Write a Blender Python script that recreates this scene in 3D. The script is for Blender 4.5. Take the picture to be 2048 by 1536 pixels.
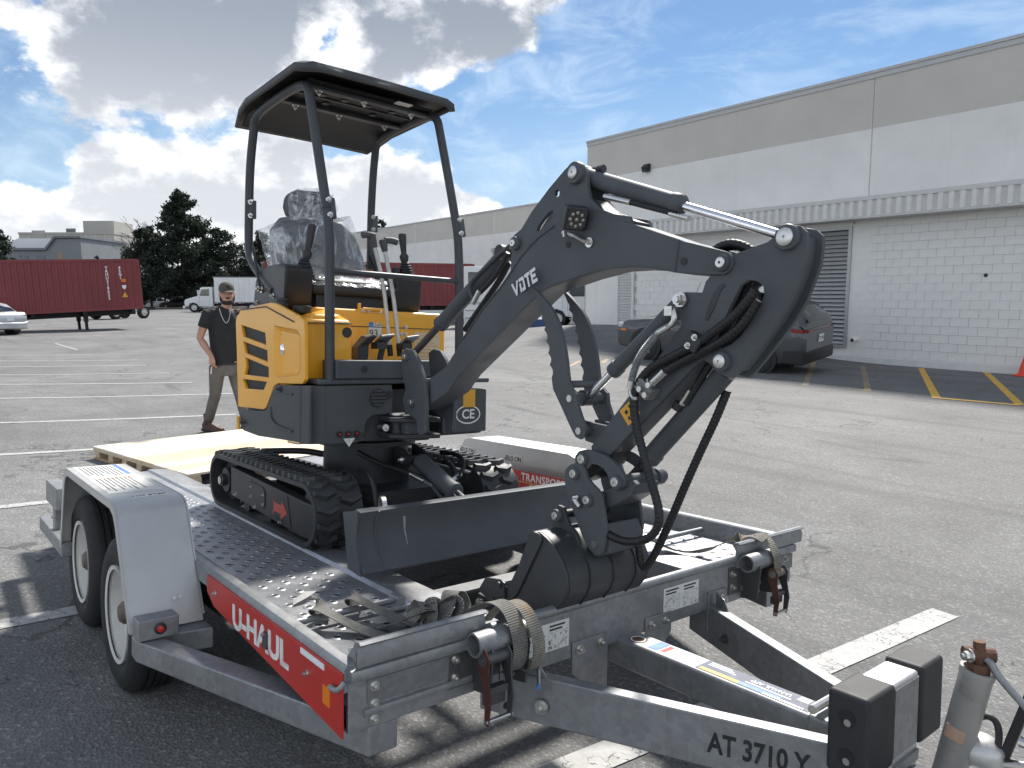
import bpy, bmesh, math, random
import numpy as np
from mathutils import Vector, Matrix, noise
from mathutils.geometry import tessellate_polygon
for o in list(bpy.data.objects): bpy.data.objects.remove(o)
S = bpy.context.scene
COL = S.collection
R = math.radians
# ---------------------------------------------------------------- camera
cd = bpy.data.cameras.new('camera'); cam = bpy.data.objects.new('camera', cd); COL.objects.link(cam)
cd.sensor_width = 36; cd.lens = 1480/2048*36; cd.clip_start = .05; cd.clip_end = 3000
cr, cu, cf = Vector((0.638768, 0.7694, 0.0)), Vector((-0.091874, 0.076275, 0.992845)), Vector((-0.763895, 0.634197, -0.11941))
mw = Matrix.Identity(4)
for i in range(3):
    mw[i][0] = cr[i]; mw[i][1] = cu[i]; mw[i][2] = -cf[i]
mw[0][3], mw[1][3], mw[2][3] = 0, 0, 1.5
cam.matrix_world = mw
S.camera = cam
S.render.resolution_x, S.render.resolution_y = 1024, 768
# ---------------------------------------------------------------- sun, sky, exposure
SUN_AZ = Vector((-.50, .82, 0)).normalized(); SUN_EL = R(47)
S.view_settings.view_transform = 'Standard'; S.view_settings.look = 'None'
S.view_settings.gamma = 1; S.view_settings.use_curve_mapping = False
S.view_settings.exposure = 1.9
sd = bpy.data.lights.new('sun', 'SUN'); sd.energy = 2.0; sd.angle = R(6); sd.color = (1, .955, .89)
sun = bpy.data.objects.new('sun', sd); COL.objects.link(sun)
sdir = Vector((SUN_AZ.x*math.cos(SUN_EL), SUN_AZ.y*math.cos(SUN_EL), math.sin(SUN_EL)))
sun.rotation_euler = (-sdir).to_track_quat('-Z', 'Y').to_euler(); sun.location = sdir*60
class NT:
    """tiny helper to write node graphs"""
    def __init__(s, nt): s.nt = nt; nt.nodes.clear()
    def n(s, t, ins=None, **kw):
        nd = s.nt.nodes.new(t)
        for k, v in kw.items(): setattr(nd, k, v)
        for k, v in (ins or {}).items(): s.set(nd, k, v)
        return nd
    def set(s, nd, k, v):
        sk = nd.inputs[k]
        if isinstance(v, bpy.types.NodeSocket): s.nt.links.new(v, sk)
        elif isinstance(v, bpy.types.Node): s.nt.links.new(v.outputs[0], sk)
        else: sk.default_value = v
    def m(s, op, a, b=0.0, c=None, clamp=False):
        nd = s.n('ShaderNodeMath', {0: a, 1: b}, operation=op, use_clamp=clamp)
        if c is not None: s.set(nd, 2, c)
        return nd.outputs[0]
    def vm(s, op, a, b=(0, 0, 0)):
        nd = s.n('ShaderNodeVectorMath', {0: a, 1: b}, operation=op)
        return nd.outputs['Value'] if op in ('DOT_PRODUCT', 'LENGTH', 'DISTANCE') else nd.outputs[0]
    def noise(s, vec, scale, detail=4, rough=.55, dist=0.0):
        return s.n('ShaderNodeTexNoise', {'Vector': vec, 'Scale': scale, 'Detail': detail, 'Roughness': rough, 'Distortion': dist}).outputs[0]
    def ramp(s, fac, stops, interp='LINEAR'):
        nd = s.n('ShaderNodeValToRGB', {0: fac}); cr_ = nd.color_ramp; cr_.interpolation = interp
        while len(cr_.elements) < len(stops): cr_.elements.new(.5)
        for e, (p, c) in zip(cr_.elements, stops):
            e.position = p; e.color = (c, c, c, 1) if isinstance(c, (int, float)) else tuple(c)+(1,)
        return nd.outputs[0]
    def mix(s, f, a, b, mode='MIX'):
        nd = s.n('ShaderNodeMix', data_type='RGBA', blend_type=mode)
        for i, v in ((0, f), (6, a), (7, b)):
            if isinstance(v, tuple) and len(v) == 3: v = v+(1,)
            s.set(nd, i, v)
        return nd.outputs[2]
    def ss(s, x, lo, hi):
        return s.n('ShaderNodeMapRange', {0: x, 1: lo, 2: hi, 3: 0.0, 4: 1.0}, interpolation_type='SMOOTHSTEP').outputs[0]
W = bpy.data.worlds.new('World'); S.world = W; W.use_nodes = True
g_ = NT(W.node_tree)
sky = g_.n('ShaderNodeTexSky', sky_type='NISHITA', sun_disc=False, sun_elevation=SUN_EL, sun_rotation=math.atan2(SUN_AZ.x, SUN_AZ.y), altitude=50, air_density=1.0, dust_density=.15, ozone_density=1.5)
tc = g_.n('ShaderNodeTexCoord').outputs['Generated']
dirv = g_.vm('NORMALIZE', tc)
# cumulus field: noise in direction space, plus the large cloud banks seen over the lot
def cdir(px, py):
    v = cf + cr*((px-1024)/1480) + cu*((768-py)/1480); v.normalize(); return v
SQ = g_.n('ShaderNodeMapping', {'Vector': dirv, 'Scale': (1, 1, 1.55)}).outputs[0]
bank = None
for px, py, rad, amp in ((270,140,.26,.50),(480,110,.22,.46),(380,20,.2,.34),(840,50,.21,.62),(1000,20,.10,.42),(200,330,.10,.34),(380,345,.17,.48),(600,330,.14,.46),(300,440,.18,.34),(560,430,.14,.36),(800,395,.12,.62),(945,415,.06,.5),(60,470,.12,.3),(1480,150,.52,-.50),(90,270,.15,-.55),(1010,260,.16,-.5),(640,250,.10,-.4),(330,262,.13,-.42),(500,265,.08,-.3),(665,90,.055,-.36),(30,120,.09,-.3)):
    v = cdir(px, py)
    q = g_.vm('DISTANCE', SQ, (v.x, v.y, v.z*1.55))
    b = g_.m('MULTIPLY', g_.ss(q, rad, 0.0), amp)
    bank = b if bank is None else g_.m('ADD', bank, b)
def puffs(vec, det):
    return g_.m('MULTIPLY', g_.m('SUBTRACT', g_.noise(vec, 8.5, det, .58), .50), 2.2)
d0 = g_.m('ADD', puffs(SQ, 8), bank)
d1 = g_.m('ADD', g_.m('MULTIPLY', 1.5, puffs(g_.vm('ADD', SQ, (SUN_AZ.x*.018, SUN_AZ.y*.018, .05)), 7)), g_.m('MULTIPLY', bank, .60))
upz = g_.n('ShaderNodeSeparateXYZ', {0: dirv}).outputs[2]
cov = g_.ss(d0, -.03, .20)
shade = g_.m('MULTIPLY', g_.ss(g_.m('ADD', g_.m('MULTIPLY', d1, .85), g_.m('MULTIPLY', d0, .15)), -.16, .40), g_.m('ADD', .58, g_.m('MULTIPLY', g_.ss(upz, .10, .36), .42)))
sunside = g_.ss(g_.vm('DOT_PRODUCT', dirv, tuple(sdir)), -.25, .60)   # clouds away from the sun show their sunlit side, brightened for added fill light
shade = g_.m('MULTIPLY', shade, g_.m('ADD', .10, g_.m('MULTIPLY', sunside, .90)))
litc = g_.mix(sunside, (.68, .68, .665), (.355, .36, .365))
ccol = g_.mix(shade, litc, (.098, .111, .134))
# thin high cirrus
cv = g_.n('ShaderNodeMapping', {'Vector': dirv, 'Rotation': (0, .25, .5), 'Scale': (1.2, 5.0, 9.0)}).outputs[0]
cir = g_.ss(g_.noise(cv, 2.6, 5, .62, .6), .42, .80)
upz = g_.n('ShaderNodeSeparateXYZ', {0: dirv}).outputs[2]
skyc = g_.n('ShaderNodeHueSaturation', {'Saturation': 1.04, 'Color': g_.mix(1.0, sky, (.0235, .0262, .0285), 'MULTIPLY')}).outputs[0]
skyc = g_.mix(g_.m('MULTIPLY', g_.ss(upz, .30, .02), .85), skyc, (.148, .195, .255))
skyc = g_.mix(g_.m('MULTIPLY', cir, .46), skyc, (.235, .28, .32))
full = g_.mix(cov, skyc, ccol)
full = g_.mix(g_.ss(upz, .0, -.06), full, (.16, .17, .18))
W.cycles.sampling_method = 'NONE'
S.cycles.max_bounces = 6; S.cycles.diffuse_bounces = 3; S.cycles.glossy_bounces = 3; S.cycles.transparent_max_bounces = 12
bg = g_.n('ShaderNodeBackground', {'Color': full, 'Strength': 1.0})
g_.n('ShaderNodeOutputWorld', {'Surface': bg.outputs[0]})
# ---------------------------------------------------------------- mesh helpers
class MB:
    def __init__(s): s.v = []; s.f = []
    def add(s, vs, fs):
        o = len(s.v); s.v += [tuple(q) for q in vs]; s.f += [tuple(i+o for i in t) for t in fs]; return s
    def box(s, c, d, rot=None, taper=None):
        hx, hy, hz = d[0]/2, d[1]/2, d[2]/2
        vs = [Vector((x*hx, y*hy, z*hz)) for z in (-1, 1) for y in (-1, 1) for x in (-1, 1)]
        if taper:
            for v in vs[4:]: v.x *= taper[0]; v.y *= taper[1]
        if rot is not None: vs = [rot @ v for v in vs]
        c = Vector(c)
        return s.add([v+c for v in vs], [(0,2,3,1),(4,5,7,6),(0,1,5,4),(2,6,7,3),(0,4,6,2),(1,3,7,5)])
    def b2(s, a, b):
        return s.box([(p+q)/2 for p, q in zip(a, b)], [abs(q-p) for p, q in zip(a, b)])
    def bar(s, p, q, w, h, up=(0, 0, 1)):
        p, q = Vector(p), Vector(q); x = (q-p); L = x.length; x.normalize()
        y = Vector(up).cross(x)
        if y.length < 1e-4: y = Vector((0, 1, 0)).cross(x)
        y.normalize(); z = x.cross(y)
        return s.box((p+q)/2, (L, w, h), Matrix((x, y, z)).transposed())
    def cyl(s, p, q, r, r2=None, n=20, cap=True):
        p, q = Vector(p), Vector(q); r2 = r if r2 is None else r2
        x = (q-p).normalized(); y = x.orthogonal().normalized(); z = x.cross(y)
        vs = [p+(y*math.cos(a)+z*math.sin(a))*r for a in [2*math.pi*i/n for i in range(n)]]
        vs += [q+(y*math.cos(a)+z*math.sin(a))*r2 for a in [2*math.pi*i/n for i in range(n)]]
        fs = [(i, (i+1) % n, n+(i+1) % n, n+i) for i in range(n)]
        if cap: fs += [tuple(range(n-1, -1, -1)), tuple(range(n, 2*n))]
        return s.add(vs, fs)
    def lathe(s, p, axis, prof, n=28, closed=False, cap=True):
        """prof: list of (distance along axis, radius)"""
        p = Vector(p); x = Vector(axis).normalized(); y = x.orthogonal().normalized(); z = x.cross(y)
        vs = []; fs = []; m = len(prof)
        for (t, r) in prof:
            vs += [p+x*t+(y*math.cos(2*math.pi*i/n)+z*math.sin(2*math.pi*i/n))*r for i in range(n)]
        for k in range(m if closed else m-1):
            a, b = k*n, ((k+1) % m)*n
            fs += [(a+i, a+(i+1) % n, b+(i+1) % n, b+i) for i in range(n)]
        if not closed and cap:
            if prof[0][1] > 1e-5: fs.append(tuple(range(n-1, -1, -1)))
            if prof[-1][1] > 1e-5: fs.append(tuple(range((m-1)*n, m*n)))
        return s.add(vs, fs)
    def tube(s, path, r, n=10, smooth=0, cap=True, flat=None):
        P = [Vector(p) for p in path]
        for _ in range(smooth):
            Q = [P[0]]
            for a, b in zip(P, P[1:]): Q += [a*.75+b*.25, a*.25+b*.75]
            P = Q+[P[-1]]
        rr = r if callable(r) else (lambda i: r)
        t0 = (P[1]-P[0]).normalized(); y = t0.orthogonal().normalized()
        if flat is not None: y = Vector(flat)-t0*Vector(flat).dot(t0); y.normalize()
        vs = []; fs = []
        for k, p in enumerate(P):
            t = (P[min(k+1, len(P)-1)]-P[max(k-1, 0)]).normalized()
            y = (y-t*y.dot(t)); y.normalize(); z = t.cross(y)
            vs += [p+(y*math.cos(2*math.pi*i/n)+z*math.sin(2*math.pi*i/n))*rr(k) for i in range(n)]
        for k in range(len(P)-1):
            a, b = k*n, (k+1)*n
            fs += [(a+i, a+(i+1) % n, b+(i+1) % n, b+i) for i in range(n)]
        if cap: fs += [tuple(range(n-1, -1, -1)), tuple(range((len(P)-1)*n, len(P)*n))]
        return s.add(vs, fs)
    def prism(s, loops, f):
        """loops: list of 2d loops (first outer, others holes); f(u,v,k) -> 3d point for k = 0,1"""
        allp = [p for L in loops for p in L]; n = len(allp)
        vs = [f(p[0], p[1], 0) for p in allp]+[f(p[0], p[1], 1) for p in allp]
        fs = []
        if len(loops) == 1: fs += [tuple(range(n)), tuple(range(2*n-1, n-1, -1))]
        else:
            bm = bmesh.new(); bv = [bm.verts.new((p[0]*10, p[1]*10, 0)) for p in allp]; bm.verts.index_update(); ed = []; o = 0
            for L in loops:
                m = len(L); ed += [bm.edges.new((bv[o+i], bv[o+(i+1) % m])) for i in range(m)]; o += m
            bmesh.ops.triangle_fill(bm, use_beauty=True, use_dissolve=False, edges=ed, normal=(0, 0, 1))
            for q in bm.faces:
                t = tuple(v.index for v in q.verts); fs += [t, tuple(i+n for i in reversed(t))]
            bm.free()
        o = 0
        for L in loops:
            m = len(L)
            fs += [(o+i, o+(i+1) % m, n+o+(i+1) % m, n+o+i) for i in range(m)]; o += m
        return s.add(vs, fs)
    def ext_y(s, loop, y0, y1, holes=()):
        return s.prism([loop]+list(holes), lambda u, v, k: (u, (y0, y1)[k], v))
    def ext_x(s, loop, x0, x1, holes=()):
        return s.prism([loop]+list(holes), lambda u, v, k: ((x0, x1)[k], u, v))
    def ext_z(s, loop, z0, z1, holes=()):
        return s.prism([loop]+list(holes), lambda u, v, k: (u, v, (z0, z1)[k]))
    def loft(s, rings, close=True, cap=True):
        n = len(rings[0]); vs = [p for r_ in rings for p in r_]; fs = []
        for k in range(len(rings)-1):
            a, b = k*n, (k+1)*n
            fs += [(a+i, a+(i+1) % n, b+(i+1) % n, b+i) for i in range(n if close else n-1)]
        if cap and close: fs += [tuple(range(n-1, -1, -1)), tuple(range((len(rings)-1)*n, len(rings)*n))]
        return s.add(vs, fs)
    def sphere(s, c, r, n=12, m=8, sc=(1, 1, 1)):
        c = Vector(c); rings = []
        for j in range(m+1):
            th = math.pi*j/m; rr = max(math.sin(th), .001)
            rings.append([(c.x+r*sc[0]*rr*math.cos(2*math.pi*i/n), c.y+r*sc[1]*rr*math.sin(2*math.pi*i/n), c.z+r*sc[2]*math.cos(th)) for i in range(n)])
        return s.loft(rings[::-1], True, False)
    def xf(s, M):
        s.v = [tuple(M @ Vector(p)) for p in s.v]; return s
def circ(cx, cy, r, n=16, a0=0, a1=360):
    full = abs(a1-a0) >= 360; k = n if full else n-1
    return [(cx+r*math.cos(R(a0+(a1-a0)*i/k)), cy+r*math.sin(R(a0+(a1-a0)*i/k))) for i in range(n)]
def mesh_of(mb, name, mat=None, smooth=35, fix=True):
    me = bpy.data.meshes.new(name); me.from_pydata(mb.v, [], mb.f); me.validate()
    if fix:
        bm = bmesh.new(); bm.from_mesh(me); bmesh.ops.recalc_face_normals(bm, faces=bm.faces); bm.to_mesh(me); bm.free()
    if smooth:
        me.polygons.foreach_set('use_smooth', [True]*len(me.polygons)); me.set_sharp_from_angle(angle=R(smooth))
    if mat: me.materials.append(mat)
    return me
def obj(name, mb, mat, parent=None, smooth=35, bevel=0, seg=2, label=None, cat=None, group=None, kind=None, weld=False, fix=True):
    me = mb if isinstance(mb, bpy.types.Mesh) else mesh_of(mb, name, mat, smooth, fix)
    o = bpy.data.objects.new(name, me); COL.objects.link(o)
    if parent: o.parent = parent
    if bevel:
        b = o.modifiers.new('bevel', 'BEVEL'); b.width = bevel; b.segments = seg; b.limit_method = 'ANGLE'; b.angle_limit = R(40); b.harden_normals = True
    return tag(o, label, cat, group, kind)
def tag(o, label=None, cat=None, group=None, kind=None):
    for k, v in (('label', label), ('category', cat), ('group', group), ('kind', kind)):
        if v: o[k] = v
    return o
def thing(name, label, cat, M=None, loc=None, rz=0, group=None):
    o = bpy.data.objects.new(name, None); COL.objects.link(o); o.empty_display_size = .1
    if M is not None: o.matrix_world = M
    elif loc is not None: o.matrix_world = Matrix.Translation(loc) @ Matrix.Rotation(rz, 4, 'Z')
    return tag(o, label, cat, group)
def copy_tree(o, parent=None):
    c = o.copy(); COL.objects.link(c); c.parent = parent
    for ch in list(o.children): copy_tree(ch, c)
    return c
def inst(name, me, M, parent=None, **kw):
    o = bpy.data.objects.new(name, me); COL.objects.link(o); o.parent = parent; o.matrix_local = M if isinstance(M, Matrix) else Matrix.Translation(M)
    return tag(o, **kw)
def text_mesh(txt, size, mat, depth=.0006, bold=.0, shear=0, align='CENTER', spacing=1.0):
    cu_ = bpy.data.curves.new('t', 'FONT'); cu_.body = txt; cu_.size = size; cu_.align_x = align; cu_.align_y = 'CENTER'
    cu_.extrude = depth; cu_.offset = bold; cu_.shear = shear; cu_.space_character = spacing; cu_.resolution_u = 3
    t = bpy.data.objects.new('t', cu_); COL.objects.link(t)
    dg = bpy.context.evaluated_depsgraph_get()
    me = bpy.data.meshes.new_from_object(t.evaluated_get(dg))
    bpy.data.objects.remove(t); bpy.data.curves.remove(cu_)
    me.materials.clear(); me.materials.append(mat); return me
def frame(o, x, y):
    """matrix with local x, y axes along x, y (z = x cross y) at o"""
    x = Vector(x).normalized(); y = Vector(y); y = (y-x*y.dot(x)).normalized(); z = x.cross(y)
    M = Matrix((x, y, z)).transposed().to_4x4(); M.translation = Vector(o); return M
# ---------------------------------------------------------------- materials
MATS = {}
def mat(name, col, rough=.5, metal=0.0, var=.12, vscale=6.0, bump=0.0, bscale=60.0, spec=.5, dirt=0.0, dirtcol=(.10, .085, .07), dscale=3.0, rvar=.12, coat=0.0, trans=0.0, fine=0.0, fscale=400.0, emit=None, alpha=1.0, extra=None):
    m = bpy.data.materials.new(name); m.use_nodes = True; g = NT(m.node_tree)
    co = g.n('ShaderNodeTexCoord').outputs['Object']
    n1 = g.noise(co, vscale, 5, .6)
    c = g.mix(1.0, tuple(col)+(1,), g.ramp(n1, [(.3, 1-var), (.7, 1+var)]), 'MULTIPLY')
    if fine:
        c = g.mix(1.0, c, g.ramp(g.noise(co, fscale, 2, .6), [(.3, 1-fine), (.7, 1+fine)]), 'MULTIPLY')
    if dirt:
        n2 = g.noise(co, dscale, 7, .68, .3)
        c = g.mix(g.m('MULTIPLY', g.ss(n2, .50, .72), dirt), c, tuple(dirtcol)+(1,))
    if extra: c = extra(g, co, c)
    r = g.m('ADD', rough-rvar/2, g.m('MULTIPLY', g.noise(co, vscale*2.3, 4, .6), rvar), clamp=True)
    p = g.n('ShaderNodeBsdfPrincipled', {'Base Color': c, 'Roughness': r, 'Metallic': metal, 'Specular IOR Level': spec, 'Coat Weight': coat, 'Coat Roughness': .08, 'Transmission Weight': trans, 'Alpha': alpha})
    if emit: g.set(p, 'Emission Color', tuple(emit[0])+(1,)); g.set(p, 'Emission Strength', emit[1])
    if bump:
        b = g.n('ShaderNodeBump', {'Strength': bump, 'Distance': .004, 'Height': g.noise(co, bscale, 4, .6)})
        g.set(p, 'Normal', b.outputs[0])
    g.n('ShaderNodeOutputMaterial', {'Surface': p.outputs[0]})
    MATS[name] = m; return m
mat('white_paint', (.72, .73, .73), .45, 0, .04)
mat('black_rubber', (.022, .022, .024), .62, 0, .2, bump=.1)
mat('black_plastic', (.018, .018, .020), .42, 0, .15)
mat('dark_glass', (.012, .014, .017), .06, 0, .05, spec=.8)
mat('chrome', (.82, .82, .83), .14, 1.0, .04)
mat('zinc', (.62, .61, .58), .32, 1.0, .12, vscale=40)
mat('red_lens', (.45, .012, .010), .15, 0, .1, coat=.6)
mat('white_print', (.78, .79, .79), .5, 0, .03)
mat('black_print', (.012, .012, .013), .5, 0, .05)
mat('yellow_paint_line', (.70, .40, .035), .7, 0, .18, fine=.2)
ground_z_doc = 'height of the asphalt: falls gently to the far side, rises to the loading apron'
def gz(x, y):
    q = lambda t: (lambda w: w*w*(3-2*w))(min(1, max(0, t)))
    b = .68*q((-8-x)/10)*q((y-9)/9.5)*(1-q((-18.5-x)/7))
    return .06-.30*math.tanh((.06*y-.008*x)/.30)+b

# ================================================================ ground
def asphalt():
    m = bpy.data.materials.new('asphalt'); m.use_nodes = True; g = NT(m.node_tree)
    co = g.n('ShaderNodeTexCoord').outputs['Object']
    vor = g.n('ShaderNodeTexVoronoi', {'Vector': co, 'Scale': 85.0, 'Randomness': 1.0})
    ag = vor.outputs['Color']; agd = vor.outputs['Distance']
    agv = g.n('ShaderNodeSeparateXYZ', {0: ag}).outputs[0]
    base = g.ramp(agv, [(0, (.095, .095, .095)), (.55, (.155, .155, .154)), (.85, (.215, .215, .21)), (1, (.42, .42, .41))])
    base = g.mix(.58, base, (.160, .160, .159, 1))
    big = g.noise(co, .35, 6, .6, .4)
    base = g.mix(1.0, base, g.ramp(big, [(.3, .76), (.7, 1.22)]), 'MULTIPLY')
    mid = g.noise(co, 2.2, 6, .65)
    base = g.mix(1.0, base, g.ramp(mid, [(.3, .84), (.72, 1.12)]), 'MULTIPLY')
    # tyre streaks, long and thin
    st = g.n('ShaderNodeMapping', {'Vector': co, 'Rotation': (0, 0, .18), 'Scale': (.10, 1.3, 1)}).outputs[0]
    base = g.mix(g.m('MULTIPLY', g.ss(g.noise(st, 1.0, 5, .6, .8), .52, .72), .42), base, (.07, .07, .072, 1))
    # damp and oily patches
    base = g.mix(g.m('MULTIPLY', g.ss(g.noise(co, .9, 5, .62, .5), .58, .76), .26), base, (.06, .06, .062, 1))
    # turning arcs left by tyres
    arc = None
    for (ax_, ay_, rr_, ww_) in ((-7.5, 16.5, 7.6, .10), (-7.2, 16.2, 9.1, .12), (-14.0, 9.0, 5.2, .10), (-2.5, 14.5, 6.4, .09)):
        dd_ = g.m('ABSOLUTE', g.m('SUBTRACT', g.vm('DISTANCE', co, (ax_, ay_, -.2)), rr_))
        q_ = g.ss(dd_, ww_, ww_*.3); arc = q_ if arc is None else g.m('MAXIMUM', arc, q_)
    base = g.mix(g.m('MULTIPLY', g.m('MULTIPLY', arc, g.ss(g.noise(co, .5, 4, .6), .45, .62)), .45), base, (.05, .05, .052, 1))
    # oil spots
    sp = g.n('ShaderNodeTexVoronoi', {'Vector': g.vm('ADD', co, g.vm('SCALE', g.n('ShaderNodeTexNoise', {'Vector': co, 'Scale': 9.0}).outputs['Color'])), 'Scale': 1.9}).outputs['Distance']
    base = g.mix(g.m('MULTIPLY', g.ss(sp, .10, .035), .75), base, (.022, .022, .024, 1))
    # cracks
    cr1 = g.n('ShaderNodeTexVoronoi', {'Vector': g.vm('ADD', co, g.vm('SCALE', g.n('ShaderNodeTexNoise', {'Vector': co, 'Scale': 2.5, 'Detail': 6}).outputs['Color'])), 'Scale': .36}, feature='DISTANCE_TO_EDGE').outputs['Distance']
    crm = g.m('MULTIPLY', g.ss(cr1, .0085, .002), g.ss(g.noise(co, .25, 3), .42, .56))
    base = g.mix(g.m('MULTIPLY', crm, .62), base, (.035, .035, .036, 1))
    rough = g.m('ADD', .72, g.m('MULTIPLY', mid, .2))
    b = g.n('ShaderNodeBump', {'Strength': .75, 'Distance': .006, 'Height': g.m('ADD', g.m('MULTIPLY', agd, 1.0), g.m('MULTIPLY', g.noise(co, 220, 2), .5))})
    p = g.n('ShaderNodeBsdfPrincipled', {'Base Color': base, 'Roughness': rough, 'Specular IOR Level': .35, 'Normal': b.outputs[0]})
    g.n('ShaderNodeOutputMaterial', {'Surface': p.outputs[0]}); return m
ASPH = asphalt()
def axis_steps(lo, hi, near_lo, near_hi, fine, grow):
    a = [near_lo]
    while a[-1] < near_hi: a.append(a[-1]+fine)
    s_ = fine
    while a[-1] < hi: s_ *= grow; a.append(a[-1]+s_)
    b = [near_lo]; s_ = fine
    while b[-1] > lo: s_ *= grow; b.append(b[-1]-s_)
    return b[:0:-1]+a
gxs = axis_steps(-900, 900, -40, 6, .6, 1.25); gys = axis_steps(-900, 900, -6, 34, .6, 1.25)
mb = MB(); nx = len(gxs)
mb.v = [(x, y, gz(x, y)) for y in gys for x in gxs]
mb.f = [(j*nx+i, j*nx+i+1, (j+1)*nx+i+1, (j+1)*nx+i) for j in range(len(gys)-1) for i in range(nx-1)]
ground = obj('ground', mb, ASPH, smooth=60, kind='structure', fix=False)
def worn(name, col, thr=.42):
    m = bpy.data.materials.new(name); m.use_nodes = True; g = NT(m.node_tree)
    co = g.n('ShaderNodeTexCoord').outputs['Object']
    n = g.m('ADD', g.m('MULTIPLY', g.noise(co, 55, 4, .7), .6), g.m('MULTIPLY', g.noise(co, 3.5, 5, .7), .4))
    a = g.ss(n, thr-.05, thr+.035)
    cr1 = g.n('ShaderNodeTexVoronoi', {'Vector': g.vm('ADD', co, g.vm('SCALE', g.n('ShaderNodeTexNoise', {'Vector': co, 'Scale': 6.0, 'Detail': 5}).outputs['Color'])), 'Scale': 2.6}, feature='DISTANCE_TO_EDGE').outputs['Distance']
    a = g.m('MULTIPLY', a, g.ss(cr1, .006, .02))
    vor = g.n('ShaderNodeSeparateXYZ', {0: g.n('ShaderNodeTexVoronoi', {'Vector': co, 'Scale': 85.0}).outputs['Color']}).outputs[0]
    asp = g.ramp(vor, [(0, (.07, .07, .07)), (.6, (.14, .14, .14)), (1, (.34, .34, .33))])
    c = g.mix(1.0, tuple(col)+(1,), g.ramp(g.noise(co, 20, 5, .7), [(.3, .80), (.7, 1.08)]), 'MULTIPLY')
    c = g.mix(a, asp, c)
    b = g.n('ShaderNodeBump', {'Strength': .5, 'Distance': .005, 'Height': g.noise(co, 150, 3)})
    p = g.n('ShaderNodeBsdfPrincipled', {'Base Color': c, 'Roughness': .75, 'Normal': b.outputs[0]})
    g.n('ShaderNodeOutputMaterial', {'Surface': p.outputs[0]}); return m
WLINE = worn('white_line_paint', (.42, .42, .41), .40); YLINE = worn('yellow_line_paint', (.74, .43, .05), .40); YLINE2 = worn('faded_yellow_line_paint', (.56, .33, .06), .53)
def marking(name, a, b, w, m, lift=.004, ext=0):
    a, b = Vector(a), Vector(b); d = (b-a); L = d.length; d.normalize(); n = Vector((-d.y, d.x)); k = max(2, int(L/.3))
    a = a-d*ext; L += ext
    mb = MB()
    for i in range(k+1):
        p = a+d*L*i/k
        for s_ in (-1, 1):
            q = p+n*s_*w/2; mb.v.append((q.x, q.y, gz(q.x, q.y)+lift))
    mb.f = [(2*i, 2*i+1, 2*i+3, 2*i+2) for i in range(k)]
    return obj(name, mb, m, ground, smooth=0)
ws = [[(-3.9486,0.2586),(-3.9503,0.5511)], [(-1.611,1.6068),(-1.3974,4.0984)], [(-6.336,0.4743),(-6.3427,0.7828)], [(-8.6158,0.6804),(-8.341,3.1959)], [(-10.9937,0.8956),(-10.3872,3.573)], [(-13.8861,1.1575),(-12.8345,4.414)], [(-16.2992,1.3761),(-15.0268,4.3664)], [(-18.444,1.5707),(-17.276,4.5366)], [(-20.7073,1.7761),(-19.6182,4.6335)], [(-22.7746,1.9639),(-21.4157,4.8702)], [(-25.0352,2.1693),(-24.1482,4.2851)], [(-28.3635,4.329),(-26.5722,4.322)]]
for i, (a, b) in enumerate(ws):
    if i == 0: b = (Vector(b)+(Vector(b)-Vector(a)).normalized()*3.2)
    marking('white_parking_line', a, b, (.12, .135, .11, .11, .11, .11, .11, .10, .10, .10, .09, .07)[i], WLINE, ext=2.5 if i else 1.0)
ys = [[(-7.2822,18.7193),(-4.9464,13.4484)], [(-5.9593,18.877),(-3.801,13.6625)], [(-4.993,13.4885),(-3.783,13.5996)]]
for a, b in ys: marking('yellow_parking_line', a, b, .13, YLINE, .004 if a != ys[2][0] else .008)
for a, b in [[(-9.6585,18.1421),(-7.2705,13.3619)], [(-8.3841,18.122),(-6.1497,13.5432)], [(-6.5576,13.5047),(-6.1596,13.6436)], [(-12.6805,13.6346),(-12.3142,13.0669)], [(-12.9215,12.9072),(-12.3615,11.9408)]]: marking('faded_yellow_line', a, b, .11, YLINE2)
# lighter patch of old asphalt towards the wall is left to the ground material

# ================================================================ warehouse on the right
BO, UB, NB = Vector((-19.5569, 19.8011, -0.24)), Vector((0.998108, -0.061486, 0.0)), Vector((-0.061486, -0.998108, 0.0))
def bframe(O):  # local x along the wall to the right, y into the building, z up
    M = Matrix.Identity(4)
    for i in range(3): M[i][0] = UB[i]; M[i][1] = -NB[i]; M[i][2] = (0, 0, 1)[i]; M[i][3] = O[i]
    return M
def streaks(g, co, c):
    st = g.n('ShaderNodeMapping', {'Vector': co, 'Scale': (2.2, 2.2, .10)}).outputs[0]
    c = g.mix(g.m('MULTIPLY', g.ss(g.noise(st, 1.3, 6, .7), .56, .80), .22), c, (.30, .29, .27, 1))
    return g.mix(1.0, c, g.ramp(g.noise(co, .22, 4, .6), [(.3, .93), (.7, 1.04)]), 'MULTIPLY')
mat('wall_white', (.78, .765, .735), .7, 0, .05, vscale=.8, bump=.15, bscale=30, dirt=.12, dirtcol=(.46, .45, .43), dscale=.9, extra=streaks)
mat('wall_beige', (.56, .53, .48), .75, 0, .05, vscale=.7, bump=.12, bscale=30, extra=streaks)
mat('block_paint', (.79, .775, .74), .7, 0, .06, vscale=2.0, bump=.35, bscale=70, dirt=.15, dirtcol=(.40, .39, .37), dscale=2)
mat('mortar_paint', (.72, .71, .68), .8, 0, .05)
mat('awning_metal', (.68, .67, .645), .45, .0, .05)
mat('awning_trim', (.58, .57, .55), .5, 0, .05)
mat('louver_metal', (.42, .425, .42), .42, .35, .06)
mat('louver_dark', (.05, .052, .055), .7, 0, .1)
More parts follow.
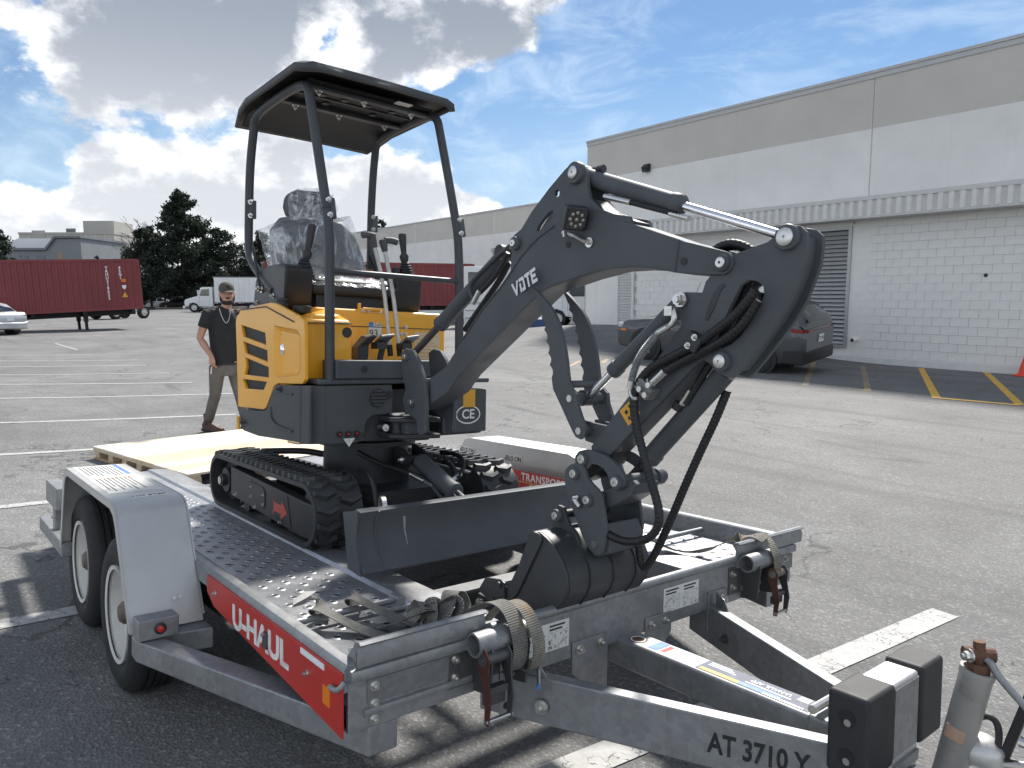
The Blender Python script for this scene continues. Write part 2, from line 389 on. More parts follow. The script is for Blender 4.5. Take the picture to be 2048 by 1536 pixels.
mat('door_metal', (.56, .56, .55), .5, 0, .05)
mat('roof_trim', (.45, .45, .44), .5, .2, .05)
LW = 40.0
wh = thing('warehouse', 'long white and beige warehouse with corrugated awning and louvred vent on the right', 'building', M=bframe(BO))
# upper wall panels (tilt-up) with a thin joint
obj('upper_wall', MB().b2((0, 0, 4.0), (10.6, .3, 5.87)), MATS['wall_white'], wh)
obj('upper_wall', MB().b2((10.64, 0, 4.0), (22.6, .3, 5.87)), MATS['wall_white'], wh)
obj('upper_wall', MB().b2((22.64, 0, 4.0), (LW, .3, 5.87)), MATS['wall_white'], wh)
for a, b in ((0, 10.6), (10.64, 22.6), (22.64, LW)): obj('beige_band', MB().b2((a, 0, 5.872), (b, .3, 7.2)), MATS['wall_beige'], wh)
obj('panel_joint', MB().b2((10.59, .03, 4.0), (10.65, .25, 7.19)), MATS['mortar_paint'], wh)
obj('roof_trim', MB().b2((-.04, -.05, 7.2), (LW, .32, 7.27)).b2((-.02, -.025, 7.08), (LW, -.002, 7.198)), MATS['roof_trim'], wh)
obj('end_wall', MB().b2((0, .3, -1), (.3, 28, 7.19)), MATS['wall_white'], wh)
obj('roof', MB().b2((.3, .3, 6.9), (LW, 28, 7.0)), MATS['roof_trim'], wh)
# awning: flashing, ribbed fascia, soffit
aw = obj('awning', MB().b2((2.6, -.55, 4.12), (LW, .0, 4.16)).b2((2.6, -.60, 4.05), (LW, -.55, 4.135)).b2((2.6, -.60, 3.62), (LW, -.555, 3.66)).b2((2.6, -.54, 3.62), (LW, -.01, 3.65)).b2((2.6, -.555, 3.66), (LW, -.53, 4.12)), MATS['awning_trim'], wh)
rib = mesh_of(MB().prism([[(-.075, 0), (-.045, -.055), (.045, -.055), (.075, 0)]], lambda u, v, k: (u, v, (3.665, 4.045)[k])), 'fascia_rib', MATS['awning_metal'], 0)
k = 0
for i in range(125):
    inst('fascia_rib', rib, (2.75+i*.235, -.556, 0), aw)
# lower wall: concrete blocks, each with its own edges
obj('lower_wall', MB().b2((0, .05, -1.2), (1.70, .3, 4.0)).b2((2.36, .05, -1.2), (LW, .3, 4.0)).b2((1.70, .05, 2.62), (2.36, .3, 4.0)), MATS['mortar_paint'], wh)
obj('smooth_wall_panel', MB().b2((.01, -.0, -1.2), (1.66, .049, 4.05)), MATS['wall_white'], wh)
bx, bz = .405, .203
blk = mesh_of(MB().box((0, 0, 0), (bx-.005, .05, bz-.005), ), 'block', MATS['block_paint'], 0)
half = mesh_of(MB().box((0, 0, 0), (bx/2-.009, .05, bz-.005)), 'block', MATS['block_paint'], 0)
random.seed(3)
stuffb = MB(); cand = []
L0, L1 = 8.55, 10.16   # louvre opening
for r_ in range(-5, 18):
    z = .09+r_*bz
    off = (r_ % 2)*bx/2
    for i in range(-2, 95):
        x = 2.42+off+i*bx+bx/2
        if x < 2.6 or x > LW-.3: continue
        if z > 3.6: continue
        if L0-.1 < x+bx/2 and x-bx/2 < L1+.1 and .42 < z+bz/2 and z-bz/2 < 3.46: continue
        cand.append((x, z))
cand.sort(key=lambda q: (abs(q[0]-12.1) + (0 if q[1] > -.1 else 30)))
for i, (x, z) in enumerate(cand):
    y = .0262-.002*random.random()
    if i < 300: inst('block', blk, (x, y, z), wh)
    else: stuffb.box((x, y, z), (bx-.005, .05, bz-.005))
obj('blocks', stuffb, MATS['block_paint'], wh, smooth=0, kind='stuff', fix=False)
# foundation strip, louvre, door, pipe, lamp, vent
obj('foundation', MB().b2((2.6, -.05, -1.2), (LW, -.001, .17)), MATS['mortar_paint'], wh, bevel=.01)
lv = obj('louver', MB().b2((L0-.09, -.04, .44), (L0, .045, 3.42)).b2((L1, -.04, .44), (L1+.09, .045, 3.42)).b2((L0-.09, -.041, 3.42), (L1+.09, .045, 3.5)).b2((L0-.09, -.041, .36), (L1+.09, .045, .44)), MATS['louver_metal'], wh)
obj('louver_surround', MB().b2((L0-.62, .0035, .30), (L0-.09, .049, 3.56)).b2((L1+.09, .0035, .30), (L1+.62, .049, 3.56)).b2((L0-.09, .0036, 3.5), (L1+.09, .049, 3.62)).b2((L0-.09, .0036, .16), (L1+.09, .049, .36)), MATS['block_paint'], wh)
obj('louver_back', MB().b2((L0, .03, .44), (L1, .046, 3.42)), MATS['louver_dark'], lv)
sl = mesh_of(MB().prism([[(-.035, -.045), (-.03, -.055), (.027, .03), (.022, .04)]], lambda u, v, k: ((L0+.002, L1-.002)[k], u, v)), 'slat', MATS['louver_metal'], 0)
for i in range(27): inst('slat', sl, (0, -.0, .51+i*.109), lv)
dr = obj('roll_up_door', MB().b2((1.70, .03, -1), (2.36, .05, 2.62)), MATS['door_metal'], wh)
ds = mesh_of(MB().prism([[(.03, -.045), (.0, -.03), (.0, .03), (.03, .045)]], lambda u, v, k: ((1.705, 2.355)[k], u, v)), 'door_slat', MATS['door_metal'], 0)
for i in range(22): inst('door_slat', ds, (0, 0, .5+i*.095), dr)
obj('door_frame', MB().b2((1.66, -.02, -1), (1.70, .08, 2.66)).b2((2.36, -.02, -1), (2.40, .08, 2.66)), MATS['wall_white'], wh)
obj('downpipe', MB().cyl((2.47, -.06, -.5), (2.47, -.06, 3.6), .05, n=12), MATS['wall_white'], wh)
ln = obj('wall_lamp', MB().prism([[(0, -.12), (-.16, -.14), (-.22, .02), (-.10, .13), (0, .13)]], lambda u, v, k: ((2.9, 3.13)[k], u, 5.92+v)), MATS['black_plastic'], wh, bevel=.01)
obj('lamp_glass', MB().b2((2.92, -.20, 5.80), (3.11, -.02, 5.815)), MATS['dark_glass'], ln)
vp = obj('vent_pipe', MB().cyl((10.5, 0, .62), (10.5, -.20, .58), .055, n=16), MATS['wall_white'], wh)
obj('vent_mouth', MB().cyl((10.5, -.2005, .5799), (10.5, -.204, .579), .044, n=16), MATS['black_plastic'], vp)
obj('wall_hole', MB().cyl((13.44, -.004, 2.18), (13.44, .002, 2.18), .045, n=16), MATS['black_plastic'], wh)
# wing further back
GO = Vector((-65.1863, 33.4413, -0.24))
wg = thing('warehouse_wing', 'set-back white and beige warehouse wing behind the parked red container', 'building', M=bframe(GO))
obj('lower_wall', MB().b2((0, 0, -1), (52, .3, 5.88)), MATS['wall_white'], wg)
obj('beige_band', MB().b2((0, 0, 5.882), (52, .3, 7.40)), MATS['wall_beige'], wg)
obj('roof_trim', MB().b2((-.05, -.06, 7.40), (52, .34, 7.5)), MATS['roof_trim'], wg)
obj('end_wall', MB().b2((-.02, .3, -1), (.3, 20, 7.39)), MATS['wall_white'], wg)
for u in (13.75, 24.9, 36): obj('panel_joint', MB().b2((u-.03, -.006, -1), (u+.03, .0, 7.4)), MATS['mortar_paint'], wg)
for u, z in ((24.9, 4.8), (13.75, 3.6)):
    lo = obj('wall_lamp', MB().box((u, -.12, z), (.22, .22, .28)).box((u, -.12, z-.2), (.1, .1, .2)), MATS['louver_metal'], wg, bevel=.02)
# ================================================================ traffic cone at the wall
def cone(label, P):
    c = thing('traffic_cone', label, 'cone', loc=P)
    m = mat('cone_orange', (.85, .075, .03), .45, 0, .08)
    b = MB().box((0, 0, .02), (.38, .38, .035)); obj('base', b, m, c, bevel=.01)
    obj('cone', MB().lathe((0, 0, .0375), (0, 0, 1), [(0, .145), (.03, .135), (.45, .04), (.62, .028), (.62, .018)], 24), m, c)
(cx_, cy_), = [(-5.2525,18.5877)]
cone('orange traffic cone standing against the white block wall', (cx_+.12, cy_+.05, gz(cx_, cy_)))

# ================================================================ flatbed trailer (frame T: x forward, y left, z up; rim of the deck at z = 0)
MT = Matrix.Identity(4)
for i in range(3):
    MT[i][0] = (0.998775, 0.001175, 0.049468)[i]; MT[i][1] = (0.00192, 0.998045, -0.062474)[i]; MT[i][2] = (-0.049444, 0.062493, 0.99682)[i]; MT[i][3] = (-1.56598, 1.80264, 0.53152)[i]
def base_thing(name, label, cat, base, group=None):
    o = thing(name, label, cat, M=MT @ Matrix.Translation(base), group=group); o['_b'] = 0
    o['_base'] = list(base); return o
def tp(name, mb, m, parent, **kw):
    o = obj(name, mb, MATS[m] if isinstance(m, str) else m, parent, **kw)
    if '_base' in parent.keys(): o.matrix_parent_inverse = Matrix.Translation([-v for v in parent['_base']])
    return o
def tinst(name, me, M, parent, **kw):
    o = inst(name, me, M, parent, **kw)
    if '_base' in parent.keys():
        o.matrix_parent_inverse = Matrix.Translation([-v for v in parent['_base']]); o.matrix_basis = M if isinstance(M, Matrix) else Matrix.Translation(M)
    return o
def galv_extra(g, co, c):
    v = g.n('ShaderNodeSeparateXYZ', {0: g.n('ShaderNodeTexVoronoi', {'Vector': co, 'Scale': 55.0}).outputs['Color']}).outputs[0]
    c = g.mix(1.0, c, g.ramp(v, [(0, .90), (1, 1.10)]), 'MULTIPLY')
    st = g.n('ShaderNodeMapping', {'Vector': co, 'Scale': (14, 14, 1.6)}).outputs[0]
    return g.mix(g.m('MULTIPLY', g.ss(g.noise(st, 1.6, 5, .65), .55, .75), .30), c, (.16, .145, .125, 1))
mat('galvanized', (.275, .283, .292), .48, .60, .14, vscale=5, bump=.10, bscale=120, dirt=.35, dirtcol=(.20, .19, .175), dscale=4, rvar=.25, extra=galv_extra)
mat('galvanized_deck', (.37, .38, .395), .42, .72, .16, vscale=4, bump=.12, bscale=40, dirt=.45, dirtcol=(.26, .235, .205), dscale=5, rvar=.3, extra=galv_extra)
mat('galvanized_dull', (.20, .203, .207), .55, .45, .16, vscale=4, bump=.15, bscale=90, dirt=.5, dirtcol=(.15, .135, .12), dscale=5, extra=galv_extra)
mat('aluminium_fender', (.55, .55, .535), .45, .60, .08, vscale=3, bump=.06, bscale=200, dirt=.22, dirtcol=(.36, .34, .31), dscale=7, rvar=.2, fine=.06)
mat('skirt_red', (.47, .028, .020), .42, 0, .10, vscale=3, dirt=.15, dirtcol=(.16, .03, .025), dscale=9)
mat('amber', (.75, .20, .01), .3, 0, .06)
mat('tyre', (.016, .016, .017), .75, 0, .25, bump=.25, bscale=90, dirt=.2, dirtcol=(.06, .056, .05), dscale=8)
mat('wheel_white', (.62, .61, .58), .5, 0, .06, dirt=.5, dirtcol=(.23, .17, .12), dscale=7)
mat('rust', (.115, .055, .035), .8, .1, .3, vscale=20, bump=.4, bscale=120)
mat('jack_steel', (.36, .355, .34), .5, .5, .12, vscale=8, bump=.1, bscale=90, dirt=.6, dirtcol=(.16, .11, .08), dscale=9)
mat('jack_paper', (.42, .27, .19), .7, 0, .2, vscale=30)
mat('hub_steel', (.16, .13, .11), .6, .4, .3, vscale=25)
mat('steel_dark', (.11, .11, .112), .5, .6, .2)
mat('decal_white', (.66, .66, .63), .55, 0, .05, dirt=.35, dirtcol=(.32, .31, .29), dscale=30)
mat('worn_white', (.74, .74, .72), .55, 0, .06, dirt=.55, dirtcol=(.42, .20, .17), dscale=16)
mat('worn_black', (.014, .014, .015), .6, 0, .1, dirt=.5, dirtcol=(.12, .12, .12), dscale=28)
mat('decal_blue', (.10, .22, .45), .5, 0, .12, dirt=.4, dirtcol=(.35, .35, .34), dscale=25)
mat('decal_navy', (.05, .065, .11), .5, 0, .12, dirt=.4, dirtcol=(.3, .3, .3), dscale=25)
mat('decal_gold', (.58, .36, .08), .5, 0, .12, dirt=.4, dirtcol=(.4, .38, .34), dscale=25)
mat('decal_red', (.50, .04, .03), .5, 0, .12)
def scribble(name):
    m = bpy.data.materials.new(name); m.use_nodes = True; g = NT(m.node_tree)
    co = g.n('ShaderNodeTexCoord').outputs['Object']
    n = g.noise(co, 95, 5, .75, 1.2)
    a = g.ss(n, .545, .575)
    c = g.mix(g.m('MULTIPLY', a, .8), (.62, .62, .59, 1), (.05, .05, .05, 1))
    p = g.n('ShaderNodeBsdfPrincipled', {'Base Color': c, 'Roughness': .6}); g.n('ShaderNodeOutputMaterial', {'Surface': p.outputs[0]}); MATS[name] = m
scribble('decal_drawing')
tr = base_thing('car_hauler_trailer', 'galvanized tandem-axle flatbed trailer with red lettered skirt carrying the mini excavator', 'trailer', (-1.6, 0, -.56))
DZ = -.042
def bolt_mesh(r, h, m, axis='x'):
    mb = MB().cyl((0, 0, 0), (.25*h, 0, 0), r*1.5, n=14).cyl((.25*h, 0, 0), (h, 0, 0), r, n=6).cyl((h, 0, 0), (h*1.5, 0, 0), r*.5, n=8)
    return mesh_of(mb, 'bolt', MATS[m], 30)
BOLT = bolt_mesh(.011, .016, 'zinc'); BOLTD = bolt_mesh(.011, .016, 'steel_dark')
def bolt(p, d, parent, me=BOLT, s=1.0):
    d = Vector(d).normalized(); q = Vector((1, 0, 0)).rotation_difference(d).to_matrix().to_4x4()
    return tinst('bolt', me, Matrix.Translation(p) @ q @ Matrix.Scale(s, 4), parent)
# --- runways
dimp = MB(); dimp.lathe((0, 0, 0), (0, 0, 1), [(0, .019), (.0024, .0135), (.0028, .0115), (.0002, .0108)], 12); dimp.v = dimp.v
dm = mesh_of(dimp, 'traction_dimple', MATS['galvanized_deck'], 50)
hole_me = mesh_of(MB().cyl((0, 0, .0), (0, 0, .0010), .0110, n=10), 'dimple_hole', MATS['black_rubber'], 0)
dim2 = bpy.data.meshes.new('traction_dimple')
_v = dimp.v+[tuple(v.co) for v in hole_me.vertices]; _n = len(dimp.v)
_f = [f for f in dimp.f if len(f) == 4]
dim2.from_pydata(_v, [], _f+[tuple(i+_n for i in p.vertices) for p in hole_me.polygons]); dim2.materials.append(MATS['galvanized_deck']); dim2.materials.append(MATS['black_rubber'])
for p_ in dim2.polygons: p_.use_smooth = True; p_.material_index = 1 if p_.index >= len(_f) else 0
random.seed(11)
for sgn, nm in ((-1, 'deck_plate'), (1, 'deck_plate')):
    yo, yc, yi = sgn*.965, sgn*.60, sgn*.452
    d = tp(nm, MB().prism([[(yo, DZ), (yc, DZ), (yc, DZ-.006), (yo, DZ-.006)]], lambda u, v, k: ((-3.65, -.012)[k], u, v)), 'galvanized_deck', tr, smooth=0)
    tp('inner_plate', MB().prism([[(yc, DZ), (yc-sgn*.012, DZ+.012), (yi, DZ+.002), (yi-sgn*.004, DZ-.09), (yi, DZ-.09), (yi+sgn*.004, DZ-.005), (yc, DZ-.006)]], lambda u, v, k: ((-3.65, -.02)[k], u, v)), 'galvanized_deck', tr, smooth=30, bevel=.003)
    cnt = 0
    for i in range(64):
        x = -.075-i*.056
        for j in range(4):
            y = sgn*(.655+j*.083+(.041 if i % 2 else 0))
            if abs(y) > .945: continue
            if sgn > 0 and (x < -1.0): continue
            cnt += 1
            tinst('traction_dimple', dim2, Matrix.Translation((x+random.uniform(-.003, .003), y, DZ+.0005)), d)
# --- side rails: near one low and rolled, far one the same, seen from inside
tp('side_rail', MB().prism([[(-1.03, -.06), (-1.03, -.004), (-1.022, .008), (-1.0, .010), (-.985, .002), (-.975, -.036), (-.962, -.038), (-.962, -.046), (-.985, -.046), (-.998, -.002), (-1.012, 0), (-1.02, -.008), (-1.02, -.06)]], lambda u, v, k: ((-3.7, -.004)[k], u, v)), 'galvanized', tr, smooth=50)
tp('side_rail', MB().prism([[(.962, -.05), (.962, -.035), (.972, .022), (.985, .034), (1.01, .034), (1.026, .02), (1.03, -.06), (1.018, -.06), (1.012, .016), (1.0, .022), (.988, .02), (.976, -.05)]], lambda u, v, k: ((-3.7, -.004)[k], u, v)), 'galvanized', tr, smooth=50)
for s_ in (-1, 1):
    tp('frame_rail', MB().b2((-3.7, s_*.93-.02, -.17), (-.03, s_*.93+.02, -.052)).b2((-3.7, s_*.47-.02, -.19), (-.03, s_*.47+.02, -.15)), 'galvanized_dull', tr)
# --- cross members between the runways
for x, h in ((-.46, .10), (-1.25, .1), (-2.1, .1), (-2.95, .1)):
    tp('cross_member', MB().b2((x-.045, -.45, -.145), (x-.035, .45, -.05)).b2((x-.035, -.45, -.06), (x+.03, .45, -.05)).b2((x-.035, -.45, -.145), (x+.03, .45, -.135)), 'galvanized_dull', tr)
tp('gusset', MB().prism([[(-.42, -.43), (-.30, -.43), (-.22, -.30), (-.22, -.16), (-.42, -.16)]], lambda u, v, k: (u, v, (-.135, -.125)[k])).prism([[(-.42, -.125), (-.42, -.055), (-.405, -.055), (-.24, -.11), (-.24, -.125)]], lambda u, v, k: (u, (-.24, -.232)[k], v)), 'galvanized_dull', tr)
for y in (-.40, -.30): bolt((-.425, y, -.095), (1, 0, 0), tr)
# --- front beam
fb = tp('front_beam', MB().b2((-.012, -1.02, -.165), (0, 1.02, 0)).b2((-.07, -1.02, -.165), (-.012, 1.02, -.155)), 'galvanized', tr, bevel=.002)
tp('beam_lip', MB().tube([(-.006, -.60, -.003), (-.006, .66, -.003)], .016, n=14), 'galvanized', fb)
for (a, b) in ((-1.02, -.61), (.61, 1.03)):
    tp('beam_bead', MB().prism([[(0, -.002), (.016, -.006), (.02, -.018), (.016, -.034), (0, -.036)]], lambda u, v, k: (u, (a, b)[k], v)), 'galvanized', fb)
    tp('beam_bead', MB().prism([[(0, -.110), (.008, -.114), (.010, -.122), (.008, -.130), (0, -.134)]], lambda u, v, k: (u, (a+.04, b-.04)[k], v)), 'galvanized', fb)
    # raised wheel stop lip
    tp('wheel_stop', MB().prism([[(-.006, 0), (.002, .0), (.004, .03), (-.012, .052), (-.004, .060), (.014, .064), (.022, .058), (.016, .052), (.006, .052), (.014, .032), (.010, -.002), (-.006, -.004)]], lambda u, v, k: (u, (a+.02 if a < 0 else a, b if a < 0 else b+.055)[k], v)), 'galvanized', fb, smooth=40)
    tp('stop_gusset', MB().prism([[(-.10, DZ), (.0, DZ), (.0, .0), (-.012, .052)]], lambda u, v, k: (u, ((a+.022, a+.028) if a < 0 else (b-.02, b-.014))[k], v)), 'galvanized', fb)
    for z in (-.06, -.105, -.145): bolt((.001, a+.07 if a < 0 else b-.06, z), (1, 0, 0), fb, s=.8)
    tp('face_plate', MB().b2((.0005, a+.05, -.104), (.003, b-.0, -.042)), 'galvanized_dull', fb)
# strap roller pipes with triangular brackets
def roller(y0, y1):
    t = MB().lathe((.045, y0, -.012), (0, 1, 0), [(0, .027), (0, .0335), (y1-y0, .0335), (y1-y0, .027)], 24, closed=True)
    o = tp('strap_roller', t, 'galvanized', tr, smooth=40)
    tp('roller_bracket', MB().prism([[(.002, -.16), (.07, -.15), (.085, -.03), (.06, .01), (.002, -.0)]], lambda u, v, k: (u, (y0+.035, y0+.042)[k], v)).prism([[(.002, -.16), (.07, -.15), (.085, -.03), (.06, .01), (.002, -.0)]], lambda u, v, k: (u, (y1-.012, y1-.005)[k], v)).b2((.0, y0-.05, -.135), (.004, y1, -.03)), 'steel_dark', o)
    for z in (-.055, -.105): bolt((.004, y0-.03, z), (1, 0, 0), o, s=.8)
roller(-.675, -.50); roller(.62, .80)
# stickers on the beam
for a, b in ((-.462, -.274), (.183, .383)):
    d = tp('instruction_sticker', MB().b2((.0012, a, -.122), (.0018, b, -.036)), 'decal_white', fb, smooth=0)
    for q in (0, 1):
        y0 = a+.006+q*(b-a)/2; y1 = a-.006+(q+1)*(b-a)/2
        tp('drawing', MB().b2((.002, y0, -.118), (.0023, y1, -.064)), 'decal_drawing', d, smooth=0)
        for r_ in range(2):
            tp('print_line', MB().b2((.0021, y0+.006, -.0495-r_*.011), (.0025, y1-.012*(r_+1), -.0440-r_*.011)), 'black_print', d, smooth=0)
# --- red skirt with lettering
sk = tp('skirt', MB().ext_y([(-1.02, -.012), (-.005, -.012), (-.002, -.172), (-.05, -.168), (-.95, -.105), (-1.02, -.07)], -1.036, -1.031), 'skirt_red', tr)
um = text_mesh('U-HAUL', .118, MATS['worn_white'], .0006, bold=.004, spacing=.98)
tinst('lettering', um, frame((-.545, -1.0366, -.082), (1, 0, .018), (0, 0, 1)) @ Matrix.Diagonal((1.05, .86, 1, 1)), sk)
tp('reflector_strip', MB().b2((-.24, -1.0385, -.034), (-.10, -1.0362, -.018)), 'white_print', sk)
tp('amber_reflector', MB().b2((-.105, -1.0385, -.118), (-.065, -1.0362, -.070)), 'amber', sk)
for x, z in ((-.93, -.055), (-.20, -.075), (-.49, -.06)): bolt((x, -1.036, z), (0, -1, 0), sk, s=.6)
tp('hinge_rod', MB().tube([(-.05, -1.045, -.055), (-.02, -1.045, -.055), (-.005, -1.04, -.045), (.0, -1.03, -.03)], .007, n=8, smooth=1), 'galvanized', tr)
tp('hinge_clip', MB().prism([[(-.505, -.10), (-.47, -.10), (-.465, -.055), (-.49, -.05)]], lambda u, v, k: (u, (-1.042, -1.0365)[k], v)), 'steel_dark', sk)
# far skirt, its inner face carries red panels
sk2 = tp('far_panel', MB().b2((-2.9, 1.0, -.16), (-.95, 1.006, -.052)), 'galvanized_dull', tr)
rp = tp('red_panel', MB().b2((-1.95, .955, -.03), (-1.15, .961, .085)), 'skirt_red', tr)
tx = text_mesh('TRANSPORT', .062, MATS['white_print'], .0005, bold=.0012, spacing=1.12)
tinst('lettering', tx, frame((-1.48, .9545, .052), (1, 0, 0), (0, 0, 1)), rp)
tx = text_mesh('Everywhere', .042, MATS['white_print'], .0005, shear=.2)
tinst('lettering', tx, frame((-1.50, .9545, -.002), (1, 0, 0), (0, 0, 1)), rp)
tp('panel_rule', MB().b2((-1.93, .9535, .020), (-1.17, .9548, .026)), 'decal_gold', rp)
# --- fenders, wheels, guards
def fender(sg):
    y0, y1 = sg*1.03, sg*1.268
    pr = [(-1.075, -.19), (-1.10, -.19), (-1.285, .165), (-1.32, .20), (-1.36, .21), (-2.28, .21), (-2.32, .20), (-2.35, .165), (-2.46, -.14)]
    th = .006; n = len(pr)
    outer = [(-1.075, -.19), (-1.272, .17), (-1.30, .200), (-1.35, .2165), (-2.28, .2165), (-2.335, .200), (-2.362, .165), (-2.475, -.19)]
    inner = [(p[0]+(-.008 if p[0] > -1.8 else .008), p[1]-.008 if p[1] > 0 else p[1]) for p in outer]
    loop = outer+inner[::-1]
    o = tp('fender', MB().ext_y(loop, y0, y1), 'aluminium_fender', tr, smooth=40, bevel=.003)
    ins = [(-1.13, -.10)]+[(p[0]+(-.003 if p[0] > -1.8 else .003), p[1]-.002) for p in outer[1:-1]]+[(-2.43, -.05)]
    tp('fender_inner_wall', MB().ext_y([(-1.085, -.17)]+outer[1:-1]+[(-2.465, -.17)], y0-sg*.006, y0), 'aluminium_fender', o)
    lip = [(p[0]+(-.03 if p[0] > -1.8 else .03), p[1]-.032 if p[1] > 0 else p[1]) for p in outer]
    tp('fender_flange', MB().ext_y(outer+lip[::-1], y1-sg*.004, y1), 'aluminium_fender', o, smooth=40)
    return o
f1 = fender(-1); f2 = fender(1)
# warning sticker on the near fender top
dk = tp('warning_sticker', MB().b2((-2.27, -1.245, .2170), (-1.50, -1.055, .2178)), 'decal_white', f1, smooth=0)
tp('sticker_stripe', MB().b2((-2.26, -1.085, .2179), (-1.95, -1.066, .2184)), 'decal_blue', dk, smooth=0)
random.seed(5)
for r_ in range(9):
    for cblk in range(2):
        x0 = -2.24+cblk*.37; y = -1.10-r_*.0155
        w_ = random.uniform(.22, .33)
        tp('print_line', MB().b2((x0, y-.0028, .2179), (x0+w_, y+.0028, .2182)), 'steel_dark' if random.random() > .1 else 'decal_gold', dk, smooth=0)
tx = text_mesh('WARNING', .026, MATS['decal_gold'], .0004); tinst('lettering', tx, frame((-1.87, -1.15, .2186), (0, 1, 0), (-1, 0, 0)), dk)
tx = text_mesh('NO STEP', .030, MATS['black_print'], .0004); ns = tp('no_step_sticker', MB().b2((-1.43, -1.19, .2170), (-1.37, -1.07, .2176)), 'decal_white', f1, smooth=0)
tinst('lettering', tx, frame((-1.40, -1.13, .2180), (0, 1, 0), (-1, 0, 0)), ns)
for x in (-2.30, -1.83):
    ns = tp('no_step_sticker', MB().b2((x-.085, 1.0215, .112), (x+.085, 1.0235, .158)), 'decal_white', f2, smooth=0)
    tinst('lettering', text_mesh('NO STEP', .040, MATS['black_print'], .0004, bold=.0006), frame((x, 1.021, .135), (-1, 0, 0), (0, 0, -1)), ns)
for (x, z) in ((-1.105, -.10),): 
    for q in (0, .02): bolt((x, -1.10-q, z), (.87, 0, .47), f1, s=.45)
def wheel(x, sg, zc):
    w = thing('w', 'x', 'x'); del w['label']; del w['category']; w.name = 'wheel'; w.parent = tr
    w.matrix_parent_inverse = Matrix.Translation([-v for v in tr['_base']]); w.location = (x, sg*1.135, zc)
    Rt, wd = .300, .175
    pr = [(-wd/2+.012, .182), (-wd/2, .21), (-wd/2-.004, .25), (-wd/2+.012, .285), (-wd/2+.03, .2975)]
    for k in range(5):
        y = -wd/2+.035+k*.0262; pr += [(y, .30), (y+.018, .30), (y+.0185, .292), (y+.0255, .292)]
    pr = pr[:-2]+[(wd/2-.03, .2975), (wd/2-.012, .285), (wd/2+.004, .25), (wd/2, .21), (wd/2-.012, .182)]
    obj('tyre', MB().lathe((0, 0, 0), (0, 1, 0), pr, 56, cap=False), MATS['tyre'], w, smooth=40)
    s = -1 if sg < 0 else 1
    rim = [(s*(wd/2-.004), .170), (s*(wd/2-.0), .186), (s*(wd/2-.012), .186), (s*(wd/2-.02), .168), (s*.03, .158), (s*.02, .14), (s*.0, .12), (s*.012, .085), (s*.02, .05), (s*.05, .045), (s*.055, .001)]
    r_ = obj('rim', MB().lathe((0, 0, 0), (0, 1, 0), rim, 48, cap=False), MATS['wheel_white'], w, smooth=40)
    nut = mesh_of(MB().cyl((0, 0, 0), (0, s*.02, 0), .011, n=6), 'lug_nut', MATS['rust'], 30)
    for k in range(5):
        a = 2*math.pi*k/5+.3
        inst('lug_nut', nut, (math.cos(a)*.07, s*.014, math.sin(a)*.07), r_)
    obj('hub', MB().lathe((0, 0, 0), (0, s, 0), [(.02, .048), (.06, .044), (.075, .03), (.078, 0.001)], 20), MATS['hub_steel'], r_)
    return w
for sg, dz in ((-1, 0), (1, 0)):
    wheel(-1.52, sg, -.255); wheel(-2.24, sg, -.215)
tp('axle', MB().cyl((-1.52, -1.03, -.255), (-1.52, 1.03, -.255), .035), 'steel_dark', tr); tp('axle', MB().cyl((-2.24, -1.03, -.215), (-2.24, 1.03, -.215), .035), 'steel_dark', tr)
tp('suspension', MB().b2((-2.6, -.93, -.24), (-1.2, -.88, -.17)).b2((-2.6, .88, -.24), (-1.2, .93, -.17)), 'steel_dark', tr)
# guard beams in front of the near wheel
for sg in (-1, 1):
    gb = tp('guard_beam', MB().loft([[(-1.09, sg*1.262, -.195), (-1.04, sg*1.262, -.195), (-1.04, sg*1.262, -.268), (-1.09, sg*1.262, -.268)], [(-1.09, sg*1.02, -.195), (-1.0, sg*1.02, -.195), (-1.0, sg*1.02, -.268), (-1.09, sg*1.02, -.268)]]), 'galvanized', tr, bevel=.006)
    tp('guard_beam', MB().loft([[(-1.06, sg*1.200, -.197), (-1.04, sg*1.264, -.197), (-1.04, sg*1.264, -.270), (-1.06, sg*1.200, -.270)], [(-.015, sg*.87, -.172), (-.015, sg*.955, -.172), (-.015, sg*.955, -.252), (-.015, sg*.87, -.252)]]), 'galvanized', tr, bevel=.006)
    lb = tp('marker_lamp_box', MB().b2((-1.072, sg*1.262, -.193), (-.995, sg*1.135, -.125)), 'galvanized', tr, bevel=.004)
    tp('red_marker_lamp', MB().lathe((-.995, sg*1.195, -.158), (1, 0, 0), [(0, .019), (.006, .019), (.008, .013), (.012, .010), (.014, .001)], 20), 'black_plastic', lb)
    tp('lamp_lens', MB().lathe((-.985, sg*1.195, -.158), (1, 0, 0), [(0, .012), (.006, .010), (.008, .001)], 16), 'red_lens', lb)
    gr = tp('guard_beam', MB().b2((-3.15, sg*1.265, -.235), (-2.44, sg*1.215, -.165)).b2((-3.15, sg*1.21, -.235), (-3.08, sg*1.03, -.165)), 'galvanized', tr, bevel=.006)
    tp('tail_lamp_box', MB().b2((-2.93, sg*1.262, -.04), (-2.60, sg*1.20, .07)).b2((-2.8, sg*1.25, -.166), (-2.74, sg*1.21, -.04)), 'galvanized', tr, bevel=.005)
